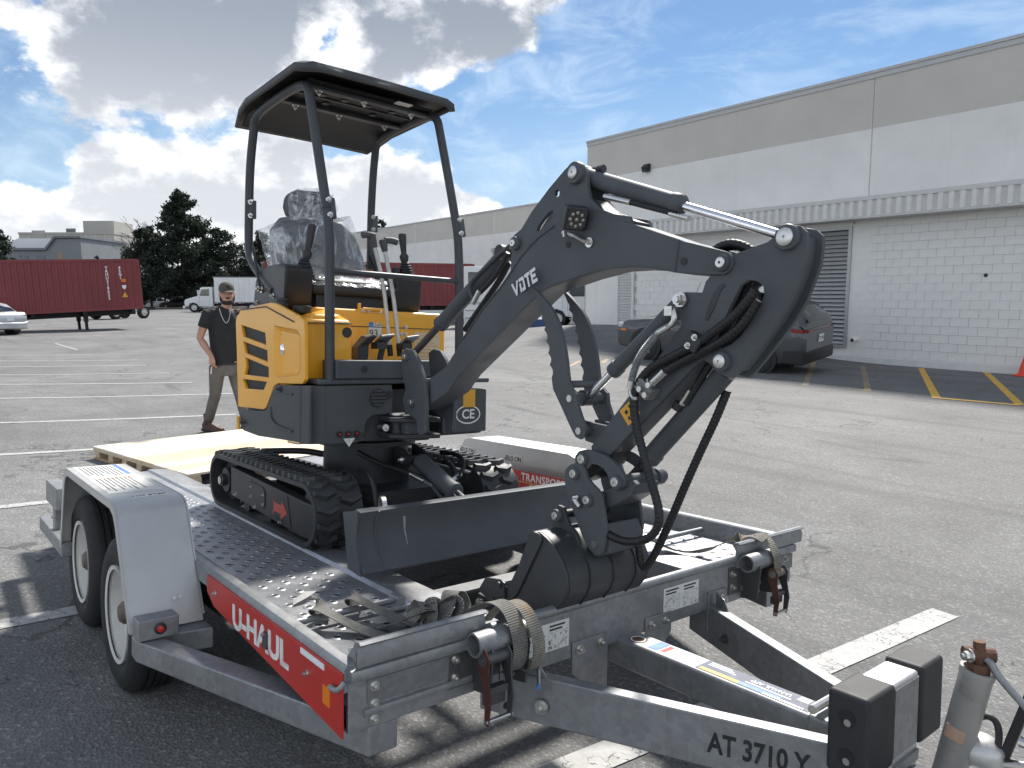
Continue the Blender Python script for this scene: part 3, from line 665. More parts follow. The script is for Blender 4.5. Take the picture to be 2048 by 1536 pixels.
# --- tongue
tg = tp('tongue', MB().b2((-.3, -.052, -.245), (.69, .048, -.150)), 'galvanized', tr, bevel=.012, seg=3)
tp('tongue_collar', MB().b2((.66, -.058, -.25), (.80, .054, -.143)), 'galvanized', tr, bevel=.012)
tp('collar_bolt', MB().cyl((.70, .0, -.143), (.70, .0, -.115), .011, n=6).cyl((.685, -.075, -.12), (.685, .03, -.12), .012, n=10), 'zinc', tr)
for (a, b) in ((-.262, -.10), (.085, .225)):
    o = tp('tongue_bracket', MB().prism([[(a, -.118), (b, -.118), (b, -.30), (b-.05, -.30), (a, -.215)]] if a < 0 else [[(a, -.118), (b, -.118), (b, -.19), (a+.05, -.28), (a, -.28)]], lambda u, v, k: ((.0004, .006)[k], u, v)), 'galvanized', tr, bevel=.003)
    for y in (a+.03, b-.035): bolt((.006, y, -.142), (1, 0, 0), o, s=.95)
lab = tp('decal_strip', MB().b2((.30, -.04, -.1496), (.655, .037, -.1490)), 'decal_navy', tg, smooth=0)
tp('decal_band', MB().b2((.31, -.038, -.1488), (.44, -.020, -.1484)), 'decal_gold', lab, smooth=0); tp('decal_band', MB().b2((.44, -.038, -.1488), (.57, -.018, -.1484)), 'decal_blue', lab, smooth=0)
tp('decal_band', MB().b2((.52, -.0395, -.1484), (.64, -.030, -.1480)), 'white_print', lab, smooth=0)
tinst('lettering', text_mesh('U-HAUL APP', .022, MATS['white_print'], .0003, bold=.0004), frame((.52, .012, -.1486), (-1, 0, 0), (0, -1, 0)), lab)
tp('print_line', MB().b2((.45, -.012, -.1487), (.59, -.006, -.1483)), 'white_print', lab, smooth=0)
for q in range(3): tp('print_line', MB().b2((.315, .004+q*.010, -.1487), (.41-.012*q, .008+q*.010, -.1483)), 'white_print', lab, smooth=0)
tp('decal_square', MB().b2((.60, .004, -.1488), (.632, .032, -.1484)), 'decal_white', lab, smooth=0)
ld = tp('round_decal', MB().lathe((.055, -.01, -.1497), (0, 0, 1), [(0, .030), (.0005, .030)], 24), 'rust', tg, smooth=0)
tp('decal_ring', MB().lathe((.055, -.01, -.1490), (0, 0, 1), [(0, .0255), (.0004, .0255), (.0004, .021), (0, .021)], 24, closed=True), 'white_print', ld, smooth=0)
tp('blue_decal', MB().b2((.115, -.035, -.1496), (.15, .032, -.1490)), 'decal_blue', tg, smooth=0)
pf = tp('paper_decal', MB().b2((.155, -.036, -.1496), (.225, .030, -.1490)), 'white_print', tg, smooth=0)
tp('print_line', MB().b2((.160, -.03, -.1488), (.178, .024, -.1484)), 'decal_red', pf, smooth=0)
# A-frame side beams
def aframe(sg):
    p0, p1 = Vector((.035, sg*.452, -.215)), Vector((.86, sg*.085, -.215))
    d = (p1-p0).normalized(); n = Vector((-d.y, d.x, 0))
    mb = MB(); hw, hh = .0225, .068
    ring = lambda c: [c+n*hw+Vector((0, 0, hh)), c-n*hw+Vector((0, 0, hh)), c-n*hw-Vector((0, 0, hh)), c+n*hw-Vector((0, 0, hh))]
    o = tp('draw_beam', mb.loft([ring(p0-d*.16), ring(p1)]), 'galvanized', tr, bevel=.005)
    return o, p0, d, n
o1, p0, d1_, n1_ = aframe(-1)
plate = text_mesh('AT 3710 Y', .074, MATS['worn_black'], .0005, bold=.0020, spacing=1.0)
tinst('lettering', plate, frame(p0+d1_*.630-n1_*.0232+Vector((0, 0, -.002)), d1_, (0, 0, 1)) @ Matrix.Diagonal((.74, 1, 1, 1)), o1)
o2, q0, d2_, n2_ = aframe(1)
bolt(q0+d2_*.10-n2_*.023+Vector((0, 0, -.01)), -n2_, o2, BOLTD)
for sg in (-1, 1):
    p_, dd, nn = (p0, d1_, n1_) if sg < 0 else (q0, d2_, n2_)
    br = tp('beam_bracket', MB().b2((.0005, sg*.548, -.262), (.006, sg*.44, -.098)).prism([[(0, -.262), (.085, -.262), (.085, -.150), (.055, -.112), (0, -.098)]], lambda u, v, k: tuple(Vector((.004, sg*.452, 0))+dd*u+nn*sg*(.0235 if k else .0295)+Vector((0, 0, v)))), 'galvanized', tr, bevel=.002)
    bolt((.006, sg*.52, -.135), (1, 0, 0), br, s=1.15); bolt(p_+dd*.045+nn*sg*.0295+Vector((0, 0, -.012)), nn*sg, br, s=1.25)
    tp('bracket_hole', MB().cyl((.0055, sg*.525, -.235), (.0064, sg*.525, -.235), .011, n=14), 'black_rubber', br)
pin = tp('safety_pin', MB().cyl((.065, -.455, -.128), (.105, -.49, -.150), .0055, n=10), 'zinc', tr)
tp('pin_tip', MB().cyl((.105, -.49, -.150), (.113, -.497, -.1545), .0065, n=10), 'decal_blue', pin)
# bumper block
bp = tp('bumper_frame', MB().b2((.79, -.055, -.30), (.874, .090, .004)).b2((.80, -.19, -.185), (.80, -.19, -.185)), 'aluminium_fender', tr, bevel=.010, seg=3)
tp('bumper_inset', MB().b2((.8742, -.048, -.175), (.8760, .083, -.008)).b2((.8742, -.048, -.215), (.882, .083, -.19)), 'galvanized', bp)
for (a, b) in ((-.20, -.0575), (.0925, .225)):
    rb = tp('rubber_block', MB().b2((.785, a, -.185), (.882, b, .012)), 'black_rubber_pad' if 'black_rubber_pad' in MATS else 'black_rubber', tr, bevel=.012, seg=3)
    for z in (-.045, -.135):
        tp('rubber_hole', MB().lathe((.833, a-.0006, z), (0, -1, 0), [(0, .020), (.0008, .020)], 20), 'black_print', rb)
        tp('hole_bolt', MB().cyl((.836, a-.0012, z-.009), (.836, a-.004, z-.009), .0085, n=8), 'zinc', rb)
# coupler area and jack
tp('coupler_plate', MB().ext_z([(.80, -.13), (1.0, -.10), (1.12, -.06), (1.12, .06), (1.0, .10), (.80, .13)], -.300, -.285, holes=[circ(.95, .0, .030, 18)]), 'galvanized', tr, bevel=.003)
tp('coupler', MB().loft([[(.98, -.06, -.28), (.98, .06, -.28), (.98, .06, -.20), (.98, -.06, -.20)], [(1.18, -.05, -.28), (1.18, .05, -.28), (1.18, .05, -.20), (1.18, -.05, -.20)], [(1.36, -.045, -.30), (1.36, .045, -.30), (1.36, .045, -.21), (1.36, -.045, -.21)]]), 'galvanized', tr, bevel=.012)
cd_, = [(1.0333,0.03,-0.1122)]
tp('coupler_dome', MB().sphere(cd_, .045, sc=(1.1, 1, .9)), 'aluminium_fender', tr)
tp('latch_pin', MB().cyl((.885, .0, -.235), (.885, .06, -.235), .014, n=10).tube([(.9, .02, -.27), (1.0, .05, -.19), (1.03, .06, -.17)], .008, n=8), 'zinc', tr)
tp('latch_tab', MB().prism([[(.87, -.30), (.93, -.30), (.93, -.25), (.905, -.22), (.88, -.22)]], lambda u, v, k: (u, (.02, .027)[k], v)), 'galvanized', tr)
MJ = Matrix.Translation((1.03, 0, .085)) @ Matrix.Rotation(R(11), 4, 'Y') @ Matrix.Translation((-1.03, 0, -.085))
jk = tp('jack_tube', MB().lathe((1.03, .0, -.46), (0, 0, 1), [(0, .030), (.0, .034), (.525, .034), (.530, .036), (.545, .036), (.545, .029), (.535, .026), (.535, .001)], 28).xf(MJ), 'jack_steel', tr, smooth=40)
tp('jack_foot', MB().cyl((1.03, 0, -.56), (1.03, 0, -.46), .026, n=16).lathe((1.03, 0, -.585), (0, 0, 1), [(0, .07), (.02, .07), (.03, .03)], 24).xf(MJ), 'galvanized', tr)
tp('jack_label', MB().prism([[(-.036*math.cos(a), -.036*math.sin(a)) for a in [R(60+k*10) for k in range(8)]]+[(-.0345*math.cos(a), -.0345*math.sin(a)) for a in [R(130-k*10) for k in range(8)]]], lambda u, v, k: (1.03-u, v, (-.085, -.055)[k])).xf(MJ), 'jack_paper', jk)
jc = tp('jack_crank_hub', MB().cyl((1.03, 0, .07), (1.03, 0, .10), .024, n=8).cyl((1.03, 0, .09), (1.03, 0, .148), .0125, n=10).cyl((1.005, -.02, .118), (1.055, .02, .118), .016, n=10), 'rust', tr)
bolt((1.022, -.028, .120), (-.5, -.8, 0), jc, s=.9)
tp('jack_crank', MB().tube([(1.0444,0,0.1122),(1.0544,0,0.1065),(1.0649,0,0.0876),(1.0828,0,0.0694),(1.131,0,0.0257)], .0085, n=10, smooth=2), 'galvanized', jc)
tp('brake_hose', MB().tube([(1.0303,0.03,-0.0332),(1.0461,0.03,-0.0258),(1.0622,0.03,-0.0332),(1.0682,0.03,-0.0605),(1.0646,0.03,-0.0963),(1.0771,0.03,-0.116),(1.1094,0.03,-0.1107)], .0075, n=10, smooth=2), 'black_rubber', tr)
tp('strut', MB().bar(*[(1.0725,0.04,-0.125),(1.121,0.04,0.0498)], .020, .020), 'black_plastic', tr, bevel=.003)
tp('hose_end', MB().cyl(*[(1.1101,0.02,-0.0543),(1.1306,0.02,-0.0556)], .012, n=10).cyl(*[(1.0793,0.03,-0.1219),(1.128,0.03,-0.1068)], .010, n=10), 'zinc', tr)
# loose rods lying on the runways
tp('deck_rod', MB().cyl((-.40, -1.0, DZ+.030), (-.40, -.64, DZ+.030), .0105, n=12).cyl((-.37, -.70, DZ+.012), (-.37, -.60, DZ+.012), .008), 'galvanized', tr)
tp('rod_holder', MB().b2((-.43, -.66, DZ), (-.37, -.63, DZ+.045)), 'galvanized', tr, bevel=.004)
tp('deck_rod', MB().cyl((-.40, .62, DZ+.03), (-.40, .95, DZ+.03), .0105, n=12), 'galvanized', tr)
# ================================================================ ratchet straps
def web(name, col):
    m = bpy.data.materials.new(name); m.use_nodes = True; g = NT(m.node_tree)
    uv = g.n('ShaderNodeUVMap').outputs[0]
    sx = g.n('ShaderNodeSeparateXYZ', {0: uv})
    w1 = g.m('SINE', g.m('MULTIPLY', sx.outputs[0], 900.0)); w2 = g.m('SINE', g.m('MULTIPLY', sx.outputs[1], 60.0))
    co = g.n('ShaderNodeTexCoord').outputs['Object']
    c = g.mix(1.0, tuple(col)+(1,), g.ramp(g.noise(co, 18, 5, .7), [(.3, .6), (.7, 1.3)]), 'MULTIPLY')
    c = g.mix(g.m('MULTIPLY', g.ss(g.noise(co, 7, 4, .7), .60, .70), .5), c, (.32, .19, .10, 1))
    c = g.mix(1.0, c, g.ramp(w1, [(0, .72), (1, 1.15)]), 'MULTIPLY')
    b = g.n('ShaderNodeBump', {'Strength': .6, 'Distance': .002, 'Height': g.m('ADD', w1, g.m('MULTIPLY', w2, .6))})
    p = g.n('ShaderNodeBsdfPrincipled', {'Base Color': c, 'Roughness': .85, 'Normal': b.outputs[0]}); g.n('ShaderNodeOutputMaterial', {'Surface': p.outputs[0]}); MATS[name] = m
web('webbing', (.19, .185, .17)); web('webbing_tan', (.25, .235, .20))
def ribbon(name, pts, wdirs, m, parent, width=.052, th=.0026, sub=3, label=None):
    P = [Vector(p) for p in pts]; D = [Vector(d).normalized() for d in wdirs]
    for _ in range(sub):
        Q, E = [P[0]], [D[0]]
        for a, b, da, db in zip(P, P[1:], D, D[1:]): Q += [a*.75+b*.25, a*.25+b*.75]; E += [da*.75+db*.25, da*.25+db*.75]
        P, D = Q+[P[-1]], E+[D[-1]]
    vs, fs, uvs = [], [], []; L = 0
    for k, p in enumerate(P):
        t = (P[min(k+1, len(P)-1)]-P[max(k-1, 0)]).normalized(); d = (D[k]-t*D[k].dot(t)).normalized(); n = t.cross(d)
        if k: L += (P[k]-P[k-1]).length
        for (a, b) in ((-1, -1), (1, -1), (1, 1), (-1, 1)): vs.append(p+d*a*width/2+n*b*th/2); uvs.append((L, .5+a*.5))
    for k in range(len(P)-1):
        a, b = 4*k, 4*k+4
        fs += [(a+i, a+(i+1) % 4, b+(i+1) % 4, b+i) for i in range(4)]
    fs += [(3, 2, 1, 0), tuple(4*(len(P)-1)+i for i in range(4))]
    me = bpy.data.meshes.new(name); me.from_pydata([tuple(v) for v in vs], [], fs); me.materials.append(MATS[m])
    uvl = me.uv_layers.new(name='UVMap')
    for l in me.loops: uvl.data[l.index].uv = uvs[l.vertex_index]
    me.polygons.foreach_set('use_smooth', [True]*len(me.polygons)); me.set_sharp_from_angle(angle=R(50))
    return tp(name, me, m, parent)
def ratchet(parent, o, red, sc=1.0):
    """small ratchet buckle hanging at o on the front of the beam"""
    ox, oy, oz = 0, 0, 0
    MS = Matrix.Translation(o) @ Matrix.Scale(sc, 4)
    def pl(y): return MB().prism([[(ox-.012, oz+.03), (ox+.012, oz+.036), (ox+.026, oz+.018), (ox+.024, oz-.02), (ox+.034, oz-.07), (ox+.026, oz-.125), (ox+.012, oz-.125), (ox+.014, oz-.07), (ox, oz-.03), (ox-.014, oz-.005)]], lambda u, v, k: (u, y+(0, .004)[k], v))
    f = tp('ratchet_frame', pl(oy-.033).xf(MS), 'ratchet_red' if red else 'rust', parent, bevel=.001)
    tp('ratchet_frame', pl(oy+.029).xf(MS), 'steel_dark', parent, bevel=.001)
    tp('ratchet_spool', MB().cyl((ox+.005, oy-.035, oz+.012), (ox+.005, oy+.036, oz+.012), .013, n=14).cyl((ox+.005, oy-.04, oz+.012), (ox+.005, oy+.041, oz+.012), .007, n=8).xf(MS), 'webbing_tan' if not red else 'steel_dark', parent)
    tp('ratchet_handle', MB().cyl((ox+.022, oy-.036, oz-.116), (ox+.022, oy+.036, oz-.116), .0052, n=10).xf(MS), 'zinc', parent)
    tp('ratchet_pawl', MB().b2((ox+.002, oy-.026, oz-.062), (ox+.022, oy+.026, oz-.046)).b2((ox-.004, oy-.026, oz-.09), (ox+.012, oy+.026, oz-.066)).xf(MS), 'steel_dark', parent, bevel=.002)
mat('ratchet_red', (.085, .030, .024), .7, .2, .35, vscale=25, dirt=.7, dirtcol=(.06, .045, .04), dscale=22)
s1 = base_thing('ratchet_strap', 'grey webbing strap tangled on the near runway and hooked over the front beam', 'strap', (-.3, -.75, DZ))
Y, Z = (0, 1, 0), (0, 0, 1)
d = DZ
# band over the beam and roller, two layers
ribbon('webbing', [(-.16, -.62, d+.015), (-.10, -.60, d+.05), (-.045, -.575, .055), (0, -.56, .078), (.055, -.553, .062), (.093, -.55, -.002), (.096, -.55, -.06), (.075, -.55, -.105), (.04, -.553, -.112)], [(.3, 1, 0)]*3+[Y]*6, 'webbing', s1)
ribbon('webbing', [(-.10, -.52, d+.02), (-.04, -.51, .045), (.01, -.508, .071), (.07, -.505, .055), (.112, -.50, -.005), (.118, -.50, -.065), (.09, -.50, -.115), (.045, -.505, -.10)], [Y]*8, 'webbing_tan', s1, width=.044)
# loops on the deck
ribbon('webbing', [(-.43, -.86, d+.012), (-.445, -.895, d+.040), (-.42, -.915, d+.060), (-.37, -.90, d+.055), (-.29, -.85, d+.020), (-.20, -.81, d+.012), (-.11, -.80, d+.02)], [(.75, -.6, 0)]*7, 'webbing', s1)
ribbon('webbing', [(-.42, -.76, d+.015), (-.44, -.79, d+.05), (-.41, -.80, d+.072), (-.34, -.76, d+.045), (-.25, -.71, d+.018), (-.18, -.68, d+.02)], [(.75, -.6, 0)]*6, 'webbing', s1)
ribbon('webbing', [(-.16, -.82, d+.012), (-.08, -.83, d+.035), (-.06, -.80, d+.055), (-.10, -.76, d+.040), (-.15, -.72, d+.03), (-.19, -.66, d+.05), (-.16, -.61, d+.09), (-.12, -.60, d+.085), (-.11, -.63, d+.045), (-.14, -.67, d+.02)], [(.7, -.5, .3)]*4+[(.6, -.3, .6)]*3+[(.9, 0, .2)]*3, 'webbing', s1)
ribbon('webbing', [(-.24, -.70, d+.02), (-.22, -.665, d+.055), (-.19, -.64, d+.075), (-.15, -.645, d+.055), (-.11, -.67, d+.022)], [(.7, .6, .4), (.7, .5, .5), (.6, .3, .7), (.7, .3, .6), (.8, .4, 0)], 'webbing_tan', s1, width=.046)
ribbon('webbing', [(-.13, -.69, d+.015), (-.12, -.66, d+.05), (-.14, -.63, d+.085), (-.19, -.585, d+.105), (-.20, -.55, d+.085), (-.16, -.555, d+.045), (-.12, -.60, d+.02)], [(1, .1, 0)]*3+[(.9, .4, .1)]*4, 'webbing', s1)
ribbon('webbing', [(-.11, -.84, d+.008), (-.06, -.86, d+.015), (-.03, -.84, d+.045), (-.035, -.80, d+.05), (-.07, -.77, d+.02)], [(.9, .5, 0)]*5, 'webbing', s1)
ribbon('webbing', [(-.28, -.79, d+.008), (-.22, -.77, d+.030), (-.17, -.73, d+.060), (-.15, -.69, d+.075), (-.18, -.65, d+.055), (-.24, -.64, d+.015)], [(.5, -.8, .2)]*6, 'webbing', s1)
ribbon('webbing', [(-.10, -.74, d+.012), (-.13, -.70, d+.05), (-.18, -.67, d+.088), (-.23, -.66, d+.070), (-.26, -.68, d+.02)], [(.8, .5, .2)]*5, 'webbing', s1)
ratchet(s1, (.070, -.625, -.060), True, 1.25)
s2 = base_thing('ratchet_strap', 'tan webbing strap lying on the far runway with its ratchet hanging off the beam', 'strap', (-.3, .7, DZ))
ribbon('webbing', [(-.44, .40, d+.10), (-.40, .47, d+.09), (-.34, .55, d+.045), (-.25, .60, d+.012), (-.16, .65, d+.03), (-.08, .70, d+.085), (-.03, .735, .062), (.01, .745, .075), (.05, .745, .066)], [(.9, -.35, .15)]*4+[(.8, .1, .5)]*2+[(.5, .8, .2)]*3, 'webbing_tan', s2)
ribbon('webbing', [(.0, .765, .074), (.05, .765, .064), (.092, .765, .0), (.092, .765, -.06), (.06, .765, -.085)], [Y]*5, 'webbing_tan', s2)
ratchet(s2, (.085, .765, -.075), False, 1.15)
# scrap of clear tape on the deck
mat('tape', (.62, .61, .58), .25, 0, .1, alpha=.75)
tape = base_thing('tape_scrap', 'crumpled scrap of clear tape lying on the near runway', 'scrap', (-.62, -.86, DZ))
tp('tape', MB().loft([[(-.66, -.88, d+.003), (-.61, -.90, d+.006), (-.61, -.90, d+.007), (-.66, -.88, d+.004)], [(-.66, -.84, d+.025), (-.62, -.85, d+.016), (-.62, -.85, d+.017), (-.66, -.84, d+.026)], [(-.70, -.80, d+.008), (-.65, -.80, d+.022), (-.65, -.80, d+.023), (-.70, -.80, d+.009)]]), 'tape', tape, smooth=0)
# ================================================================ shipping pallet on the ground behind the trailer
def wood(name, col):
    def ex(g, co, c):
        st = g.n('ShaderNodeMapping', {'Vector': co, 'Scale': (16, 1.2, 16)}).outputs[0]
        return g.mix(1.0, c, g.ramp(g.noise(st, 2.0, 6, .65, .5), [(.3, .78), (.7, 1.12)]), 'MULTIPLY')
    mat(name, col, .75, 0, .08, vscale=3, bump=.15, bscale=60, extra=ex)
wood('pine', (.62, .49, .34)); wood('pine_pale', (.70, .635, .52)); wood('pine_dark', (.48, .34, .20))
PN, PL, PR = Vector((-6.26, 1.76, 0)), Vector((-8.02, 1.39, 0)), None
ex_ = (PL-PN).normalized(); LX = (PL-PN).length
Mp = frame((PN.x, PN.y, gz(PN.x, PN.y)), ex_, (-ex_.y*-1, ex_.x*-1, 0))
ey = Vector((ex_.y, -ex_.x, 0))
if ey.y < 0: ey = -ey
zx = (gz(PL.x, PL.y)-gz(PN.x, PN.y))/LX; q_ = PN+ey*1.9; zy = (gz(q_.x, q_.y)-gz(PN.x, PN.y))/1.9
e1 = Vector((ex_.x, ex_.y, zx)).normalized(); e2 = Vector((ey.x, ey.y, zy)).normalized(); e3 = e1.cross(e2)
if e3.z < 0: e3 = -e3
Mp = Matrix((e1, e2, e3)).transposed().to_4x4(); Mp.translation = (PN.x, PN.y, gz(PN.x, PN.y))
pal = thing('shipping_pallet', 'pale plywood-topped shipping pallet lying on the asphalt behind the trailer', 'pallet', M=Mp)
random.seed(8)
x = 0; nb = 9; bw = LX/nb
for i in range(nb):
    obj('deck_board', MB().b2((i*bw+.003, -.02, .104), ((i+1)*bw-.003, 2.22, .124+random.uniform(-.0015, .0015))), MATS[random.choice(('pine_pale', 'pine_pale', 'pine'))], pal, bevel=.002)
for i in range(2): obj('edge_board', MB().b2((.002, (-.018, 2.11)[i], .082), (LX-.002, (.09, 2.218)[i], .1035)), MATS['pine'], pal)
for i in range(7):
    xx = .0+i*(LX-.095)/6
    for j in range(4):
        obj('stringer_block', MB().b2((xx+.003, j*.70, .018), (xx+.092, .10+j*.70, .0815)), MATS['pine'], pal, bevel=.002)
for j in range(4): obj('bottom_board', MB().b2((.0, -.01+j*.70, .0), (LX, .105+j*.70, .0175)), MATS['pine_dark'], pal)
obj('wood_offcut', MB().b2((.55, 1.45, .1265), (.75, 1.53, .150)), MATS['pine'], pal)

# ================================================================ mini excavator standing on the trailer (same frame as the trailer)
def dusty(g, co, c):
    return g.mix(g.m('MULTIPLY', g.ss(g.noise(co, 9, 6, .7), .55, .8), .16), c, (.16, .16, .155, 1))
mat('machine_grey', (.092, .099, .108), .50, .05, .12, vscale=5, bump=.04, bscale=300, rvar=.14, spec=.14, extra=dusty)
mat('post_paint', (.060, .064, .070), .42, .05, .1, spec=.3)
mat('canopy_plastic', (.045, .046, .048), .5, 0, .12, bump=.06, bscale=200)
mat('liner_black', (.014, .015, .018), .55, 0, .1, spec=.2)
mat('machine_black', (.030, .031, .034), .50, .05, .2, vscale=8, bump=.05, bscale=200, extra=dusty)
mat('machine_yellow', (.84, .40, .022), .36, 0, .04, vscale=2, rvar=.12, coat=.25, dirt=.10, dirtcol=(.55, .34, .10), dscale=5)
mat('panel_grey', (.085, .089, .094), .55, 0, .10, vscale=4, bump=.08, bscale=350, spec=.2, extra=dusty)
mat('track_rubber', (.036, .037, .039), .55, 0, .25, vscale=9, bump=.12, bscale=140, dirt=.25, dirtcol=(.05, .048, .045), dscale=14)
mat('bucket_black', (.040, .042, .045), .46, .1, .18, vscale=7, bump=.10, bscale=90, extra=dusty)
mat('hose', (.012, .012, .013), .55, 0, .2)
mat('mesh_dark', (.018, .018, .019), .6, .2, .2)
mat('sticker_yellow', (.70, .36, .03), .45, 0, .05)
mat('arrow_red', (.55, .06, .035), .4, 0, .08)
mat('seat_vinyl', (.035, .036, .038), .55, 0, .15)
mat('lever_steel', (.52, .52, .51), .35, .6, .12, vscale=30, bump=.5, bscale=80)
ZT = DZ
ex = base_thing('mini_excavator', 'yellow and dark grey mini excavator with canopy, thumb and folded boom on the trailer', 'excavator', (-1.70, -.08, ZT))
# ---------------- tracks
YC = -.07
def stadium(xa, za, ra, xb, zb, rb, n=14):
    pts = [(xb+rb*math.cos(R(a)), zb+rb*math.sin(R(a))) for a in [-90+180*i/n for i in range(n+1)]]
    pts += [(xa+ra*math.cos(R(a)), za+ra*math.sin(R(a))) for a in [90+180*i/n for i in range(n+1)]]
    return pts
XA, ZA, XB, ZB, RR = -2.255, .101, -1.235, .101, .132
def along(path, s):
    n = len(path); acc = 0
    for i in range(n):
        a, b = Vector(path[i]), Vector(path[(i+1) % n]); L = (b-a).length
        if acc+L >= s: return a+(b-a)*((s-acc)/L), (b-a)/L
        acc += L
    return Vector(path[0]), (Vector(path[1])-Vector(path[0])).normalized()
lug_out = MB()
# one chevron tread bar: local x = along the belt, y = across, z = out
def lug_poly(sgn):
    return [(-.012, 0), (.010, sgn*.048), (-.014, sgn*.096), (.010, sgn*.096), (.034, sgn*.048), (.012, 0)]
def lugmesh(sgn):
    b = lug_poly(sgn); mb = MB()
    cx = sum(p[0] for p in b)/6; cy = sum(p[1] for p in b)/6
    mb.prism([b], lambda u, v, k: (u, v, 0) if k == 0 else (cx+(u-cx)*.72, cy+(v-cy)*.94, .021))
    return mesh_of(mb, 'track_lug', MATS['track_rubber'], 0)
LUG = {1: lugmesh(1), -1: lugmesh(-1)}
for side in (-1, 1):
    y0 = YC+side*.42; w = .212; yo = y0+side*w/2; yi = y0-side*w/2
    out = stadium(XA, ZA, RR, XB, ZB, RR); inn = stadium(XA, ZA, RR-.020, XB, ZB, RR-.020)
    bel = tp('track_belt', MB().ext_y(out, y0-w/2, y0+w/2, holes=[inn]), 'track_rubber', ex, smooth=40)
    per = sum((Vector(out[i])-Vector(out[(i+1) % len(out)])).length for i in range(len(out)))
    nl = 46
    for i in range(nl):
        for hs in (-1, 1):
            p, t = along(out, (i+(.0 if hs < 0 else .5))*per/nl); nrm_ = Vector((t.y, -t.x))
            M = frame((p.x, y0+hs*.004, p.y), (t.x, 0, t.y), (0, 1, 0))
            if M.col[2].xyz.dot(Vector((nrm_.x, 0, nrm_.y))) < 0: M = frame((p.x, y0+hs*.004, p.y), (-t.x, 0, -t.y), (0, 1, 0))
            tinst('track_lug', LUG[hs], M, bel)
    # guide teeth on the inside of the belt
    gt = MB()
    for i in range(0, 48):
        p, t = along(inn, i*sum((Vector(inn[j])-Vector(inn[(j+1) % len(inn)])).length for j in range(len(inn)))/48.0); nn = Vector((-t.y, t.x))
        M = frame((p.x, y0, p.y), (t.x, 0, t.y), (0, 1, 0))
        gt.add([M @ Vector(v) for v in ((-.01, -.03, 0), (.01, -.03, 0), (.01, .03, 0), (-.01, .03, 0), (-.006, -.022, .02), (.006, -.022, .02), (.006, .022, .02), (-.006, .022, .02))], [(0, 1, 2, 3), (4, 5, 6, 7), (0, 1, 5, 4), (1, 2, 6, 5), (2, 3, 7, 6), (3, 0, 4, 7)])
    tp('belt_guides', gt, 'track_rubber', bel, smooth=0)
    ys = yo-side*.022
    fr = tp('track_frame', MB().ext_y([(-2.13, .185), (-1.30, .150), (-1.12, .145), (-1.105, .09), (-1.12, .0), (-1.30, -.005), (-2.13, .040)], ys-side*.05, ys), 'machine_black', ex, bevel=.006)
    tp('frame_plate', MB().ext_y([(-1.86, .150), (-1.70, .143), (-1.675, .125), (-1.675, .06), (-1.69, .045), (-1.86, .06)], ys, ys+side*.004), 'machine_black', fr, bevel=.002)
    for (x, z) in ((-1.84, .125), (-1.84, .08), (-1.69, .11), (-1.69, .065)): bolt((x, ys+side*.004, z), (0, side, 0), fr, s=.42)
    for (x, z) in ((-2.05, .055), (-1.80, .035), (-1.50, .02)): bolt((x, ys, z), (0, side, 0), fr, s=.6)
    if side < 0:
        tp('arrow_sticker', MB().ext_y([(-1.59, .125), (-1.575, .098), (-1.49, .095), (-1.487, .115), (-1.43, .068), (-1.50, .032), (-1.498, .055), (-1.565, .058), (-1.59, .038), (-1.575, .08)], ys-.0010, ys-.0004), 'arrow_red', fr, smooth=0)
        tp('frame_seam', MB().ext_y([(-1.44, .148), (-1.425, .148), (-1.385, .012), (-1.56, .026), (-1.56, .034), (-1.405, .022)], ys-.003, ys), 'machine_black', fr)
    tp('sprocket', MB().cyl((XA+.02, ys-side*.06, ZA), (XA+.02, ys-side*.01, ZA), .062, n=28).cyl((XA+.02, ys-side*.01, ZA), (XA+.02, ys+side*.012, ZA), .030, n=8).lathe((XA+.02, y0, ZA), (0, 1, 0), [(-.04, .105), (.04, .105)], 30), 'machine_black', ex)
    tp('sprocket_cap', MB().cyl((XA+.02, ys+side*.012, ZA), (XA+.02, ys+side*.022, ZA), .021, n=10), 'zinc', ex)
    tp('idler', MB().lathe((XB, y0, ZB), (0, 1, 0), [(-.055, .085), (-.05, .106), (.05, .106), (.055, .085)], 30), 'machine_black', ex)
    for x in (-1.95, -1.68, -1.42): tp('roller', MB().lathe((x, y0, .012), (0, 1, 0), [(-.07, .036), (-.03, .036), (-.03, .022), (.03, .022), (.03, .036), (.07, .036)], 18), 'machine_black', ex)
    tp('axle_beam', MB().b2((-1.95, YC+side*.12, .06), (-1.40, y0-side*.08, .13)), 'machine_black', ex)
# ---------------- car body of the undercarriage
tp('carbody', MB().ext_z([(-2.0, YC-.16), (-1.25, YC-.17), (-1.25, YC+.17), (-2.0, YC+.16)], .05, .15).lathe((-1.66, YC, .12), (0, 0, 1), [(0, .25), (.03, .21), (.20, .205), (.205, .24), (.225, .24), (.225, .18)], 40), 'machine_black', ex, smooth=30)
tp('slew_ring', MB().lathe((-1.66, YC, .352), (0, 0, 1), [(0, .225), (.006, .23), (.035, .228), (.038, .2)], 48), 'steel_dark', ex)
